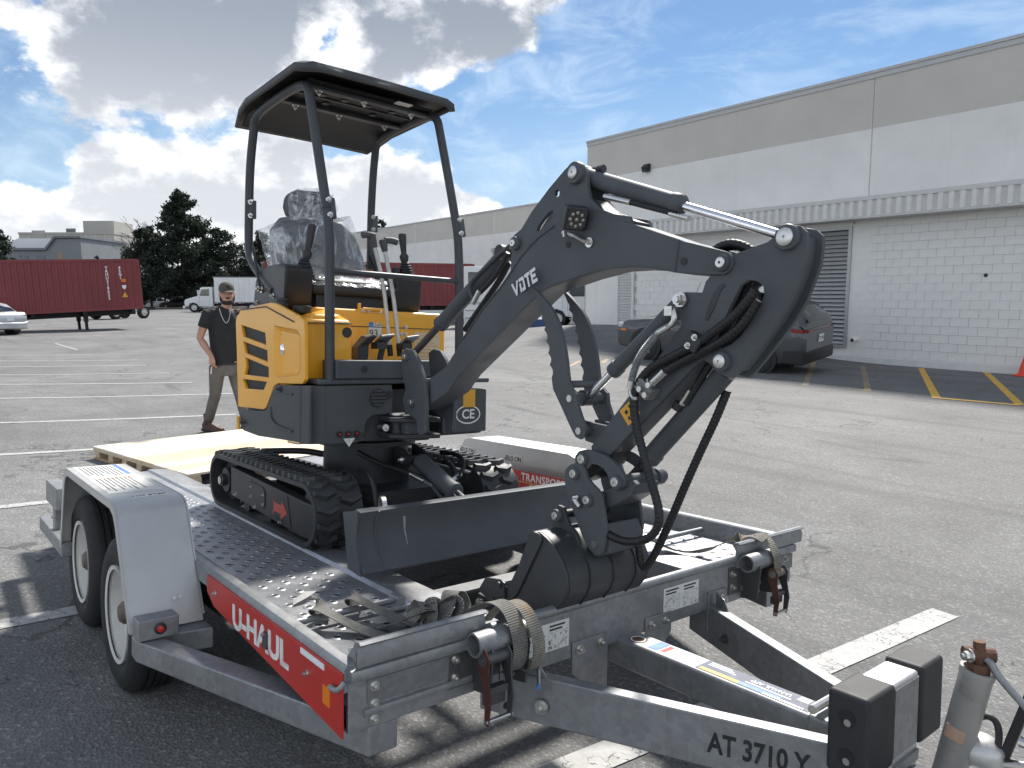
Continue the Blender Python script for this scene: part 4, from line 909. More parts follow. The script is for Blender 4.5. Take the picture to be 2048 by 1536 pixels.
# blade, its arms and cylinder
BX = -.70
prof = [(-.735, .208), (-.715, .217), (-.690, .209), (-.712, .17), (-.716, .12), (-.706, .065), (-.678, .022), (-.660, .000), (-.667, -.008), (-.695, .0), (-.725, .055), (-.738, .11), (-.735, .17)]
bl = tp('dozer_blade', MB().ext_y(prof, YC-.48, YC+.45), 'machine_grey', ex, smooth=45)
for a, b in ((YC-.555, YC-.48), (YC+.45, YC+.53)):
    tp('blade_wing', MB().ext_y([(p[0]+.006 if p[0] > -.71 else p[0], p[1]+.002) for p in prof], a, b), 'machine_grey', bl, smooth=45, bevel=.002)
tp('blade_end_plate', MB().ext_y([(-.80, .195), (-.69, .217), (-.705, .12), (-.665, -.008), (-.76, .0)], YC-.562, YC-.556), 'machine_grey', bl)
tp('weld_seam', MB().tube([(p[0]+.005, YC-.48, p[1]) for p in (prof[2], prof[3], prof[4], prof[5], prof[6], prof[7])], .004, n=6), 'machine_grey', bl)
mat('scuff', (.30, .31, .32), .6, 0, .3, vscale=60)
tp('scratch', MB().loft([[(prof[k][0]+.0012, -.43+dy-.004*w_, prof[k][1]), (prof[k][0]+.0012, -.43+dy+.004*w_, prof[k][1])]+[(prof[k][0]-.001, -.43+dy+.004*w_, prof[k][1]), (prof[k][0]-.001, -.43+dy-.004*w_, prof[k][1])] for k, dy, w_ in ((3, 0, 1.2), (4, .004, .8), (5, .012, .25))]), 'scuff', bl)
for y in (YC-.16, YC+.18):
    tp('blade_arm', MB().loft([[(-1.42, y-.03, .05), (-1.42, y+.03, .05), (-1.42, y+.03, .13), (-1.42, y-.03, .13)], [(-.735, y-.03, .03), (-.735, y+.03, .03), (-.735, y+.03, .10), (-.735, y-.03, .10)]]), 'machine_black', bl, bevel=.004)
tp('lifting_eye', MB().lathe((-.765, YC-.42, .195), (.3, .9, 0), [(-.008, .032), (-.008, .048), (.008, .048), (.008, .032)], 20, closed=True), 'zinc', bl)
cy = [(-1.35, .02, .275), (-.80, -.01, .10)]
tp('blade_cylinder', MB().cyl((-1.30, .018, .262), (-1.02, .003, .172), .040, n=24).lathe((-1.02, .003, .172), (.55, -.03, -.175), [(0, .043), (.02, .043), (.025, .036)], 24), 'machine_grey', ex)
tp('cylinder_rod', MB().cyl((-1.02, .003, .172), (-.82, -.007, .108), .021, n=16), 'chrome', ex)
tp('cylinder_bracket', MB().ext_y([(-1.45, .33), (-1.36, .31), (-1.31, .27), (-1.33, .235), (-1.45, .22)], -.04, -.022).ext_y([(-1.45, .33), (-1.36, .31), (-1.31, .27), (-1.33, .235), (-1.45, .22)], .06, .078).cyl((-1.345, -.055, .272), (-1.345, .09, .272), .018, n=14), 'machine_black', ex, bevel=.003)
bolt((-1.345, -.056, .272), (0, -1, 0), ex); tp('rod_clevis', MB().cyl((-.815, -.045, .107), (-.815, .03, .107), .03, n=18).b2((-.83, -.04, .05), (-.74, -.03, .115)).b2((-.83, .018, .05), (-.74, .028, .115)), 'machine_grey', ex)
bolt((-.815, -.046, .107), (0, -1, 0), ex)
tp('blade_hose', MB().tube([(-1.50, -.20, .30), (-1.38, -.16, .26), (-1.28, -.10, .235), (-1.22, -.065, .215)], .011, n=10, smooth=2), 'hose', ex)
tp('hose_ferrule', MB().cyl((-1.24, -.075, .222), (-1.17, -.05, .198), .0125, n=12).cyl((-1.17, -.05, .198), (-1.12, -.035, .18), .009, n=10), 'zinc', ex)
tp('blade_pipe', MB().tube([(-1.12, -.035, .18), (-1.08, -.03, .15), (-1.04, -.035, .135), (-1.01, -.02, .15)], .008, n=8, smooth=2), 'machine_grey', ex)
tp('blade_hose', MB().tube([(-1.40, .20, .28), (-1.30, .22, .285), (-1.20, .20, .26), (-1.16, .15, .21), (-1.16, .10, .19)], .011, n=10, smooth=2), 'hose', ex)
tp('hose_ferrule', MB().cyl((-1.165, .15, .21), (-1.16, .09, .185), .013, n=12), 'zinc', ex)
for y in (YC-.2, YC-.28, YC+.25): tp('step_bracket', MB().tube([(-1.36, y, .24), (-1.30, y, .245), (-1.25, y+.01, .20), (-1.22, y+.01, .10)], .012, n=6, smooth=1), 'machine_black', ex)
tp('travel_hose', MB().tube([(-1.85, -.20, .25), (-1.95, -.26, .26), (-2.05, -.34, .255), (-2.12, -.42, .25)], .016, n=10, smooth=2), 'hose', ex)
# ---------------- slewing house, lower grey panels
HB, HT = .385, .630
def roundplan(pts, zs, n=4):
    return pts
plan_near = [(-1.245, -.17), (-1.245, -.490), (-1.262, -.535), (-1.30, -.560), (-1.62, -.565), (-1.95, -.553), (-2.06, -.51), (-2.12, -.40), (-2.15, -.1), (-2.15, .1), (-2.10, .27), (-2.02, .35), (-1.90, .365), (-1.32, .36), (-1.27, .345), (-1.25, .30), (-1.25, .085), (-1.36, .085), (-1.36, -.17)]
hl = tp('lower_house', MB().prism([plan_near], lambda u, v, k: (u, v, HB) if k == 0 else (u, v, .60)), 'machine_black', ex)
def panel(loop3, nrm, th, name, m, parent, bevel=.006): pass
# near side panel (grey, with notch for the yellow cover), follows the round rear corner
def side_y(x): return -.568 if x > -1.95 else -.568+(-(x+1.95))*.22
sidep = [(-1.2014,0.393),(-1.2042,0.6296),(-1.5307,0.6194),(-1.5585,0.6071),(-1.6378,0.5069),(-1.667,0.4935),(-1.9703,0.4816),(-2.0043,0.4621),(-2.011,0.4078),(-1.9564,0.3809),(-1.7629,0.3731),(-1.3636,0.3885)]
sp_ = tp('side_panel', MB().prism([sidep], lambda u, v, k: (u, side_y(u)-(0, .016)[k]*(1 if .39 < v < .62 else .55), v)), 'panel_grey', ex, bevel=.006, seg=3)
# raised outline pressed into the panel
tp('pressed_rib', MB().tube([(-1.36, -.583, .430), (-1.52, -.583, .438), (-1.60, -.583, .470), (-1.585, -.583, .52)], .005, n=8, smooth=1).tube([(-1.57, -.583, .586), (-1.36, -.583, .586)], .0035, n=8), 'panel_grey', sp_)
bolt((-1.485, -.584, .605), (0, -1, 0), sp_, BOLTD, s=.9); bolt((-1.92, -.584, .425), (0, -1, 0), sp_, BOLTD, s=.8)
tp('yellow_sticker', MB().b2((-2.0, -.5915, .385), (-1.97, -.584, .448)), 'sticker_yellow', sp_)
tp('rear_counterweight', MB().prism([[(-2.06, -.53), (-2.14, -.42), (-2.175, -.1), (-2.175, .1), (-2.13, .28), (-2.06, .36), (-1.98, .36), (-2.0, -.54)]], lambda u, v, k: (u, v, (.372, .468)[k])), 'machine_grey', ex, bevel=.015, seg=3)
# near front corner + front panel with vent
fpl = [(-.585, .388), (-.585, .628), (-.18, .628), (-.175, .60), (-.175, .503), (-.20, .497), (-.275, .495), (-.30, .475), (-.31, .45), (-.31, .39), (-.36, .380)]
def fx(y): return -1.232 if y > -.50 else -1.232-(-(y+.50))*.62
fp = tp('front_panel', MB().prism([[(-.50, .384)]+[(-.50, .628)]+fpl[2:]], lambda u, v, k: (fx(u)-(0, .012)[k]*-1-.012, u, v)), 'panel_grey', ex, bevel=.005, seg=3)
tp('corner_panel', MB().loft([[(-1.232, -.50, z), (-1.252, -.545, z), (-1.287, -.583, z), (-1.287, -.57, z), (-1.245, -.50, z)] for z in (.386, .628)]), 'panel_grey', fp, smooth=60)
vg = tp('vent_grille', MB().lathe((-1.2205, -.255, .572), (1, 0, 0), [(0, .040), (.0008, .040)], 28), 'machine_black', fp)
for k in range(5):
    zz = .572-.030+k*.015; hw = math.sqrt(max(.036**2-(zz-.572)**2, 0)); tp('vent_bar', MB().b2((-1.2198, -.255-hw, zz-.0032), (-1.216, -.255+hw, zz+.0032)), 'panel_grey', vg)
tp('panel_plug', MB().lathe((-1.2205, -.203, .585), (1, 0, 0), [(0, .017), (.002, .017), (.002, .001)], 20), 'machine_black', fp)
tp('panel_plug', MB().lathe((-1.2205, -.335, .41), (1, 0, 0), [(0, .018), (.002, .018), (.002, .001)], 20), 'machine_black', fp)
for y in (-.435, -.395, -.355):
    l = tp('indicator', MB().lathe((-1.2205, y, .423), (1, 0, 0), [(0, .013), (.004, .013), (.004, .009), (.002, .008), (.002, .001)], 18), 'black_print', fp)
    tp('indicator_lens', MB().lathe((-1.218, y, .423), (1, 0, 0), [(0, .006), (.003, .005), (.004, .001)], 12), 'red_lens', l)
ts = tp('warning_triangle', MB().ext_x([(-.42, .405), (-.365, .405), (-.3925, .368)], -1.2196, -1.2188), 'decal_white', fp, smooth=0)
tinst('lettering', text_mesh('!', .022, MATS['black_print'], .0003), frame((-1.2184, -.3925, .393), (0, 1, 0), (0, 0, 1)), ts)
# far front part of the lower house
ff = tp('front_panel', MB().b2((-1.25, .09, .395), (-1.228, .345, .60)), 'panel_grey', ex, bevel=.006)
tp('yellow_label', MB().b2((-1.2277, .205, .515), (-1.2268, .275, .60)), 'sticker_yellow', ff, smooth=0)
ce = tp('ce_oval', MB().prism([[(.235+.072*math.cos(R(a)), .480+.045*math.sin(R(a))) for a in range(0, 360, 12)], [(.235+.066*math.cos(R(a)), .480+.039*math.sin(R(a))) for a in range(0, 360, 12)]], lambda u, v, k: ((-1.2277, -1.2270)[k], u, v)), 'white_print', ff, smooth=0)
tinst('lettering', text_mesh('CE', .062, MATS['white_print'], .0003, bold=.0012), frame((-1.2272, .235, .480), (0, 1, 0), (0, 0, 1)), ff)
# floor pan above the grey panels
fl = tp('floor_pan', MB().b2((-1.55, -.53, .632), (-1.225, .36, .655)).b2((-1.40, -.455, .655), (-1.215, -.12, .735)).b2((-1.40, -.12, .655), (-1.26, .30, .735)), 'machine_grey', ex, bevel=.008, seg=3)
tp('floor_plug', MB().lathe((-1.2145, -.325, .697), (1, 0, 0), [(0, .015), (.002, .015), (.002, .001)], 18), 'machine_black', fl)
for y in (-.17, -.40): bolt((-1.26, y, .656), (0, 0, 1), fl, BOLTD, s=1.1)
# ---------------- yellow engine cover
def yel(name, mb, bevel=.015, parent=ex, seg=4, smooth=35): return tp(name, mb, 'machine_yellow', parent, bevel=bevel, seg=seg, smooth=smooth)
ysec = [(-2.0169,0.493),(-2.0385,0.7685),(-2.0527,0.903),(-2.0389,0.9344),(-1.9641,0.961),(-1.8277,0.9727),(-1.6117,0.9822),(-1.5497,0.9752),(-1.3083,0.914),(-1.2642,0.8965),(-1.2541,0.8556),(-1.2517,0.6519),(-1.2758,0.6346),(-1.5247,0.6261),(-1.5691,0.6132),(-1.6605,0.5143),(-1.69,0.5009)]
# outer skin of the near side with the four vent openings
vents = [[(-1.9773,0.8894),(-1.6745,0.8478),(-1.6624,0.7938),(-1.9503,0.8339)], [(-1.9502,0.8099),(-1.6505,0.7691),(-1.6443,0.7176),(-1.9235,0.7551)], [(-1.9234,0.7336),(-1.6326,0.6933),(-1.6322,0.6485),(-1.9297,0.6522),(-1.91,0.6886)], [(-1.9562,0.6297),(-1.6554,0.6274),(-1.6906,0.5896),(-1.9162,0.5858)]]
lock = [(-1.5712,0.8774),(-1.3275,0.8545),(-1.3025,0.8316),(-1.296,0.6915),(-1.3206,0.6701),(-1.5249,0.6524),(-1.5639,0.6642)]
ys_ = yel('engine_cover', MB().ext_y(ysec, -.578, -.560, holes=vents+[lock]), bevel=.004, seg=2)
tp('vent_mesh', MB().ext_y([(-2.0315,0.9031),(-1.6467,0.8568),(-1.633,0.5697),(-1.9962,0.5623)], -.564, -.560), 'mesh_dark', ys_)
for v_ in vents:
    pass
lcx, lcz = sum(p[0] for p in lock)/len(lock), sum(p[1] for p in lock)/len(lock)
rl = [(lcx+(p[0]-lcx)*.78, lcz+(p[1]-lcz)*.80) for p in lock]
tp('lock_recess', MB().loft([[(p[0], -.5775, p[1]) for p in lock], [(p[0], -.556, p[1]) for p in rl]], cap=False).add([(p[0], -.556, p[1]) for p in rl], [tuple(range(len(rl)))]), 'machine_yellow', ys_, smooth=20)
tp('cover_lock', MB().lathe(([(-1.5246,0.7748)][0][0], -.556, [(-1.5246,0.7748)][0][1]), (0, -1, 0), [(0, .026), (.006, .027), (.010, .020), (.012, .001)], 20), 'chrome', ys_)
tp('lock_label', MB().ext_y([(-1.4793,0.801),(-1.4266,0.7989),(-1.4259,0.7306),(-1.4733,0.7319)], -.5585, -.5565), 'decal_white', ys_, smooth=0)
body = [(p[0]+(.012 if p[0] < -2.0 else (-.006 if p[0] > -1.31 else 0)), p[1]-.004) for p in ysec]
YS = [(-0.3192,0.7776)][0][0]
plan_y = [(-1.345, YS), (-1.345, -.470), (-1.335, -.53), (-1.318, -.560), (-2.06, -.560), (-2.10, -.50), (-2.14, -.1), (-2.12, .28), (-2.05, .345), (-1.60, .345), (-1.565, .325), (-1.555, .29), (-1.555, YS)]
def ztop(x): return .974 if x < -1.98 else (.980 if x < -1.62 else .980-(x+1.62)*.27)
yc = yel('engine_hood', MB().prism([plan_y], lambda u, v, k: (u, v, .50 if u < -1.62 else .640) if k == 0 else (u, v, ztop(u)-(.004 if v < -.55 else 0))), bevel=.022)
tp('hood_seam', MB().tube([(-2.10, -.579, .945), (-1.98, -.580, .962), (-1.66, -.580, .966), (-1.36, -.580, .892), (-1.325, -.565, .884), (-1.330, -.50, .890), (-1.342, YS, .893)], .003, n=6), 'machine_black', yc)
tp('hood_bulge', MB().prism([[(-1.36, -.50), (-1.36, YS-.05), (-1.40, YS-.01), (-1.58, YS-.01), (-1.60, -.50)]], lambda u, v, k: (u, v, .89) if k == 0 else (u-.02, v*.95-.015, .935)), 'machine_yellow', yc, bevel=.02, seg=4)
tp('hood_plug', MB().lathe((-1.3445, [(-0.342,0.8536)][0][0], [(-0.342,0.8536)][0][1]), (1, 0, 0), [(0, .023), (.002, .023), (.002, .001)], 20), 'machine_black', yc)
# seat box behind the levers
sb = yel('seat_box', MB().prism([[(-1.556, -.40), (-1.556, .30), (-1.60, .335), (-2.06, .335), (-2.06, -.40)]], lambda u, v, k: (u, v, (.64, .972)[k])), bevel=.018)
tp('box_seam', MB().b2((-1.5545, YS+.01, .888), (-1.5525, .31, .892)), 'machine_black', sb)
pl = tp('spec_plate', MB().b2((-1.5545, .135, .735), (-1.5530, .285, .872)), 'pine', sb, smooth=0)
for k in range(7): tp('print_line', MB().b2((-1.5529, .145, .75+k*.017), (-1.5525, .275-(k % 3)*.02, .755+k*.017)), 'decal_gold', pl, smooth=0)
NL = [(-1.555,-0.1216,0.9079),(-1.555,-0.0505,0.8431)]; ny, nz = (NL[0][1]+NL[1][1])/2, (NL[0][2]+NL[1][2])/2
lb = tp('number_label', MB().b2((-1.5545, NL[0][1], NL[1][2]), (-1.5530, NL[1][1], NL[0][2])), 'decal_white', sb, smooth=0)
tinst('lettering', text_mesh('93', .050, MATS['black_print'], .0003), frame((-1.5526, ny-.008, nz-.018), (0, 1, 0), (0, 0, 1)), lb)
tinst('lettering', text_mesh('LwA', .020, MATS['black_print'], .0003), frame((-1.5526, ny+.016, nz+.026), (0, 1, 0), (0, 0, 1)), lb)
tinst('lettering', text_mesh('dB', .016, MATS['black_print'], .0003), frame((-1.5526, ny+.028, nz-.028), (0, 1, 0), (0, 0, 1)), lb)
tp('label_disc', MB().lathe((-1.5528, ny-.022, nz+.026), (1, 0, 0), [(0, .013), (.0004, .013)], 18), 'decal_blue', lb)
for (y, z) in ((.06, .86), (.085, .86), (.085, .895)): bolt((-1.553, y, z), (1, 0, 0), sb, s=.55)
hn = tp('seat_hinge', MB().b2((-1.575, -.165, .955), (-1.553, -.02, .975)).cyl((-1.553, -.155, .972), (-1.553, -.03, .972), .009, n=10).b2((-1.575, -.172, .965), (-1.56, -.158, 1.0)).b2((-1.575, -.027, .965), (-1.56, -.013, 1.0)), 'machine_yellow', sb, bevel=.003)
for y in (-.155, -.125, -.06, -.03): bolt((-1.5525, y, .965), (1, 0, 0), hn, s=.6)
caps = tp('tank_cap', MB().lathe((-1.50, -.48, .935), (0, 0, 1), [(0, .040), (.006, .042), (.030, .042), (.034, .036), (.034, .001)], 24), 'black_plastic', yc)
tp('tank_cap', MB().lathe((-1.62, -.52, .955), (0, 0, 1), [(0, .027), (.035, .027), (.037, .030), (.050, .030), (.050, .001)], 20), 'black_plastic', yc)
# ---------------- seat under its plastic cover, consoles, sticks, levers, pedals
def rbox(a, b, r): return MB().b2(a, b)
st = tp('seat_cushion', MB().b2((-2.02, -.385, 1.035), (-1.62, .06, 1.115)), 'seat_vinyl', ex, bevel=.03, seg=4)
tp('seat_base', MB().b2((-1.98, -.34, .975), (-1.66, .02, 1.034)), 'machine_black', st)
bk = [(-1.95,-0.3961,1.1173),(-1.95,-0.4345,1.2605),(-1.95,-0.4172,1.3719),(-1.95,-0.3666,1.4344),(-1.95,-0.294,1.4488),(-1.95,-0.1596,1.4664),(-1.95,-0.0474,1.4552),(-1.95,0.0255,1.3858),(-1.95,0.065,1.2581),(-1.95,0.0482,1.1508)]
mbk = MB()
bkx = [(p[1], p[2]) for p in bk]
sbk = tp('seat_back', MB().prism([bkx], lambda u, v, k: (-1.98+(1.03-v)*.22+(0, .10)[k], u, v)), 'seat_vinyl', ex, bevel=.03, seg=4)
hr = [(-1.99,-0.3186,1.4409),(-1.99,-0.3345,1.4985),(-1.99,-0.3217,1.5599),(-1.99,-0.285,1.5854),(-1.99,-0.1552,1.5951),(-1.99,-0.0908,1.5841),(-1.99,-0.0789,1.5082),(-1.99,-0.0899,1.4549)]
tp('headrest', MB().prism([[(p[1], p[2]) for p in hr]], lambda u, v, k: (-2.06+(0, .11)[k]+(1.3-v)*.15, u, v)), 'seat_vinyl', ex, bevel=.025, seg=4)
# crinkled clear plastic film, hung loosely over the back rest
def film():
    m = bpy.data.materials.new('plastic_film'); m.use_nodes = True; g = NT(m.node_tree)
    co = g.n('ShaderNodeTexCoord').outputs['Object']
    n = g.noise(g.n('ShaderNodeMapping', {'Vector': co, 'Scale': (1, 1, .32)}).outputs[0], 9, 4, .5, 1.2)
    b = g.n('ShaderNodeBump', {'Strength': .8, 'Distance': .02, 'Height': n})
    gl = g.n('ShaderNodeBsdfGlossy', {'Color': (.9, .93, .95, 1), 'Roughness': .16, 'Normal': b.outputs[0]})
    tl = g.n('ShaderNodeBsdfTranslucent', {'Color': (.75, .78, .80, 1)}); tt = g.n('ShaderNodeBsdfTransparent', {'Color': (.95, .96, .97, 1)})
    df = g.n('ShaderNodeBsdfDiffuse', {'Color': (.7, .73, .75, 1)})
    a = g.n('ShaderNodeMixShader', {0: .5, 1: tl.outputs[0], 2: df.outputs[0]})
    e = g.n('ShaderNodeMixShader', {0: g.ramp(n, [(.38, .24), (.51, .30), (.55, .50), (.59, .28), (.75, .36)]), 1: tt.outputs[0], 2: a.outputs[0]})  # crease highlights painted in: noise ridges turn whiter and more opaque
    f = g.n('ShaderNodeMixShader', {0: g.ramp(n, [(.48, .05), (.54, .26), (.60, .06)]), 1: e.outputs[0], 2: gl.outputs[0]})
    g.n('ShaderNodeOutputMaterial', {'Surface': f.outputs[0]}); MATS['plastic_film'] = m
film()
def sheet(fn, nu, nv):
    mb = MB(); mb.v = [tuple(fn(i/nu, j/nv)) for j in range(nv+1) for i in range(nu+1)]
    mb.f = [(j*(nu+1)+i, j*(nu+1)+i+1, (j+1)*(nu+1)+i+1, (j+1)*(nu+1)+i) for j in range(nv) for i in range(nu)]
    return mb
kL = [(-1.88,-0.3884,1.4224),(-1.88,-0.4628,1.3771),(-1.88,-0.5426,1.3321),(-1.88,-0.5112,1.2461),(-1.88,-0.4744,1.1426),(-1.88,-0.4345,1.0376)]
kR = [(-1.88,-0.144,1.4592),(-1.88,-0.0829,1.4368),(-1.88,-0.055,1.4658),(-1.88,0.0094,1.2987),(-1.88,0.0279,1.1707),(-1.88,0.0055,1.0782)]
def fcover(u, v):
    t = v*5; i = min(int(t), 4); f = t-i
    L = Vector(kL[i]).lerp(Vector(kL[i+1]), f); Rr = Vector(kR[i]).lerp(Vector(kR[i+1]), f)
    p = L.lerp(Rr, u)
    w = noise.fractal(Vector((u*5+3, v*4, 1.7)), .8, 2, 4)*.022
    return p+Vector((.045*math.sin(u*math.pi)-.02+w+.05*v, w*.4, w*.4))
tp('plastic_cover', sheet(fcover, 40, 40), 'plastic_film', sbk, smooth=70, fix=False)
hL = [(-1.9,-0.3595,1.4094),(-1.9,-0.3751,1.48),(-1.9,-0.3677,1.5343),(-1.9,-0.3294,1.5668)]; hRr = [(-1.9,-0.123,1.4393),(-1.9,-0.1151,1.5036),(-1.9,-0.1294,1.5597),(-1.9,-0.1842,1.5841)]
def hcover(u, v):
    t = v*3; i = min(int(t), 2); f = t-i
    p = Vector(hL[i]).lerp(Vector(hL[i+1]), f).lerp(Vector(hRr[i]).lerp(Vector(hRr[i+1]), f), u)
    w = noise.fractal(Vector((u*6, v*5+9, 4.2)), .8, 2, 4)*.012
    return p+Vector((.03*math.sin(u*math.pi)-.01+w, w*.5, w*.5))
tp('headrest_film', sheet(hcover, 26, 20), 'plastic_film', sbk, smooth=70, fix=False)
def ccover(u, v):
    w = noise.fractal(Vector((u*7, v*3+2, 7.7)), .8, 2, 4)*.008
    return Vector((-2.0+v*.40+(.012 if v > .95 else 0), -.40+u*.47, 1.124-(max(0, v-.85)*.35)+w+.006))
tp('cushion_film', sheet(ccover, 36, 20), 'plastic_film', st, smooth=70, fix=False)
tp('seat_arm', MB().tube([(-1.93, .10, 1.28), (-1.90, .125, 1.20), (-1.87, .13, 1.12)], .022, n=10, smooth=2).tube([(-1.95, .16, 1.24), (-2.03, .18, 1.245), (-2.05, .12, 1.24)], .012, n=8), 'black_plastic', ex)
def console(y0, y1, name):
    o = tp(name, MB().prism([[(-1.60, .995), (-1.585, 1.145), (-1.66, 1.165), (-1.82, 1.165), (-1.95, 1.11), (-1.98, .99), (-1.95, .965), (-1.62, .965)]], lambda u, v, k: (u, (y0, y1)[k], v)), 'black_plastic', ex, bevel=.012, seg=3)
    return o
c1 = console(-.52, -.385, 'near_console'); c2 = console(.055, .20, 'far_console')
c1.name = 'control_console'; c2.name = 'control_console'
bolt((-1.86, -.521, 1.06), (0, -1, 0), c1, s=1.2); bolt((-1.72, -.521, 1.02), (0, -1, 0), c1, s=.7); bolt((-1.92, -.521, 1.0), (0, -1, 0), c1, s=.6)
tp('lap_lever', MB().cyl((-1.86, -.53, 1.06), (-1.95, -.53, 1.26), .007, n=8), 'black_plastic', c1)
def joystick(base, tip, parent):
    b, t = Vector(base), Vector(tip); ax = (t-b).normalized()
    pr = []
    for k in range(6):
        r = .052-.0055*k; pr += [(.0+k*.013, r*.86), (.004+k*.013, r), (.009+k*.013, r*.98), (.012+k*.013, r*.8)]
    o = tp('joystick', MB().lathe(b, ax.lerp(Vector((0, 0, 1)), .6), pr+[(.085, .014)], 22), 'black_rubber', parent, smooth=30)
    g0 = b+ax*.09
    L = (t-g0).length
    tp('stick_grip', MB().lathe(g0, ax, [(-.03, .012), (0, .020), (.02, .024), (.035, .014), (.05, .015), (L*.55, .017), (L*.85, .020), (L*.97, .018), (L, .008), (L, .001)], 20), 'black_plastic', o, smooth=50)
jn = [(-1.68,-0.394,1.1184),(-1.68,-0.3509,1.364)]; jf = [(-1.68,0.1604,1.1519),(-1.68,0.1339,1.3782)]
joystick(jn[0], jn[1], c1); joystick(jf[0], jf[1], c2)
tp('console_switch', MB().b2((-1.70, .085, 1.16), (-1.66, .115, 1.20)), 'black_plastic', c2, bevel=.004)
def tlever(foot, knee, top, parent, s):
    P = [Vector(foot), Vector(knee), Vector(top)]
    o = tp('travel_lever', MB().tube(P, .010, n=12, smooth=2), 'lever_steel', parent)
    tp('lever_sleeve', MB().cyl(P[0], P[0]+(P[1]-P[0])*.16, .0135, n=12), 'black_plastic', o)
    t = P[2]
    tp('lever_grip', MB().lathe(t-(P[2]-P[1]).normalized()*.012, (P[2]-P[1]), [(0, .014), (.045, .019), (.055, .017), (.06, .001)], 16).tube([(t.x, t.y+s*.0, t.z+.04), (t.x+.004, t.y+s*.035, t.z+.043), (t.x+.006, t.y+s*.062, t.z+.037)], .0155, n=12, smooth=1), 'panel_grey', o, smooth=60)
t1 = [(-1.42,-0.0788,0.7527),(-1.42,-0.1169,1.0808),(-1.42,-0.1708,1.2591)]; t2 = [(-1.42,-0.0275,0.7532),(-1.42,-0.0659,1.0379),(-1.42,-0.116,1.2465)]
tlever(t1[0], t1[1], t1[2], ex, -1); tlever(t2[0], t2[1], t2[2], ex, 1)
pd = [(-1.36,-0.2329,0.8348),(-1.36,-0.1487,0.8211),(-1.36,-0.0159,0.8195)]
tp('pedal', MB().loft([[(pd[0][0]-.05, pd[0][1]-.055, .735), (pd[0][0]+.02, pd[0][1]-.055, .735), (pd[0][0]+.02, pd[0][1]-.005, .735), (pd[0][0]-.05, pd[0][1]-.005, .735)], [(pd[0][0]-.06, pd[0][1]-.05, .79), (pd[0][0]+.0, pd[0][1]-.05, .79), (pd[0][0]+.0, pd[0][1]+.01, .80), (pd[0][0]-.06, pd[0][1]+.01, .80)], [(pd[0][0]-.05, pd[0][1]-.005, .845), (pd[0][0]+.02, pd[0][1]-.005, .835), (pd[0][0]+.02, pd[0][1]+.045, .845), (pd[0][0]-.05, pd[0][1]+.045, .852)]]), 'black_rubber', ex, bevel=.006)
for p in pd[1:]:
    q = tp('pedal', MB().box((p[0], p[1], p[2]+.008), (.085, .072, .012), Matrix.Rotation(R(-24), 3, 'Y') @ Matrix.Rotation(R(8), 3, 'X')), 'galvanized', ex, bevel=.004)
    tp('pedal_stem', MB().cyl((p[0]-.02, p[1]-.01, .735), (p[0], p[1], p[2]), .014, n=10).box((p[0]-.01, p[1]-.02, p[2]-.022), (.06, .05, .03)), 'machine_black', q)
# ---------------- canopy
def post(path, r=.0205, name='canopy_post'): return tp(name, MB().tube(path, r, n=16, smooth=3), 'post_paint', cn)
cn = tp('canopy_roof', MB(), 'machine_grey', ex) if False else None
CYa, CYb = -.575, .228
rp_top = [(-1.312, 1.935), (-1.330, 1.972), (-1.40, 1.990), (-1.95, 1.978), (-2.06, 1.955), (-2.165, 1.885)]
mbr = MB(); m_ = len(rp_top); inset = (.075, .02, .004, .0, .006, .03)
for k, (x, z) in enumerate(rp_top):
    ya, yb = CYa+inset[k], CYb-inset[k]; sd_ = .050 if 0 < k < m_-1 else .006
    for (y, dz) in ((ya, -sd_), (ya+.006, -.016 if sd_ > .01 else -.003), (ya+.045, 0), (ya+.30, .004), (yb-.30, .004), (yb-.045, 0), (yb-.006, -.016 if sd_ > .01 else -.003), (yb, -sd_)): mbr.v.append((x, y, z+dz))
for k in range(m_-1):
    for j in range(7): a_ = k*8+j; mbr.f.append((a_, a_+1, a_+9, a_+8))
cn = tp('canopy_roof', mbr, 'canopy_plastic', ex, smooth=38)
so = cn.modifiers.new('shell', 'SOLIDIFY'); so.thickness = .010; so.offset = -1
tp('roof_liner', MB().b2((-1.74, CYa+.09, 1.930), (-1.42, CYb-.09, 1.936)), 'liner_black', cn)
tp('rear_liner', MB().loft([[(-1.745, y, 1.926), (-1.745, y, 1.931), (-2.02, y, 1.925), (-2.12, y, 1.885), (-2.12, y, 1.879), (-2.02, y, 1.918)] for y in (CYa+.05, CYb-.05)]), 'liner_black', cn)
for x in (-1.52, -1.60): tp('liner_rib', MB().b2((x-.006, CYa+.10, 1.924), (x+.006, CYb-.10, 1.9298)), 'machine_black', cn)
for x in (-1.47, -1.72):
    tp('roof_rail', MB().b2((x-.02, CYa+.07, 1.908), (x+.02, CYb-.07, 1.9235)), 'machine_black', cn, bevel=.004)
    for y in (-.42, -.20, .05): bolt((x, y, 1.908), (0, 0, -1), cn, s=.9)
for x, y in ((-1.56, -.36), (-1.56, -.25), (-1.56, -.13), (-1.56, 0), (-1.66, -.30), (-1.66, -.05)): tp('liner_hole', MB().cyl((x, y, 1.9235), (x, y, 1.9296), .018, n=16), 'black_print', cn)
tp('roof_label', MB().b2((-1.445, -.06, 1.926), (-1.405, .02, 1.9296)), 'decal_white', cn, smooth=0)
post([(-1.245, -.470, .640), (-1.245, -.472, .95), (-1.248, -.474, 1.28), (-1.285, -.478, 1.42), (-1.405, -.488, 1.83), (-1.425, -.490, 1.895), (-1.49, -.492, 1.925), (-1.70, -.50, 1.925), (-1.95, -.508, 1.905), (-1.985, -.510, 1.87)])
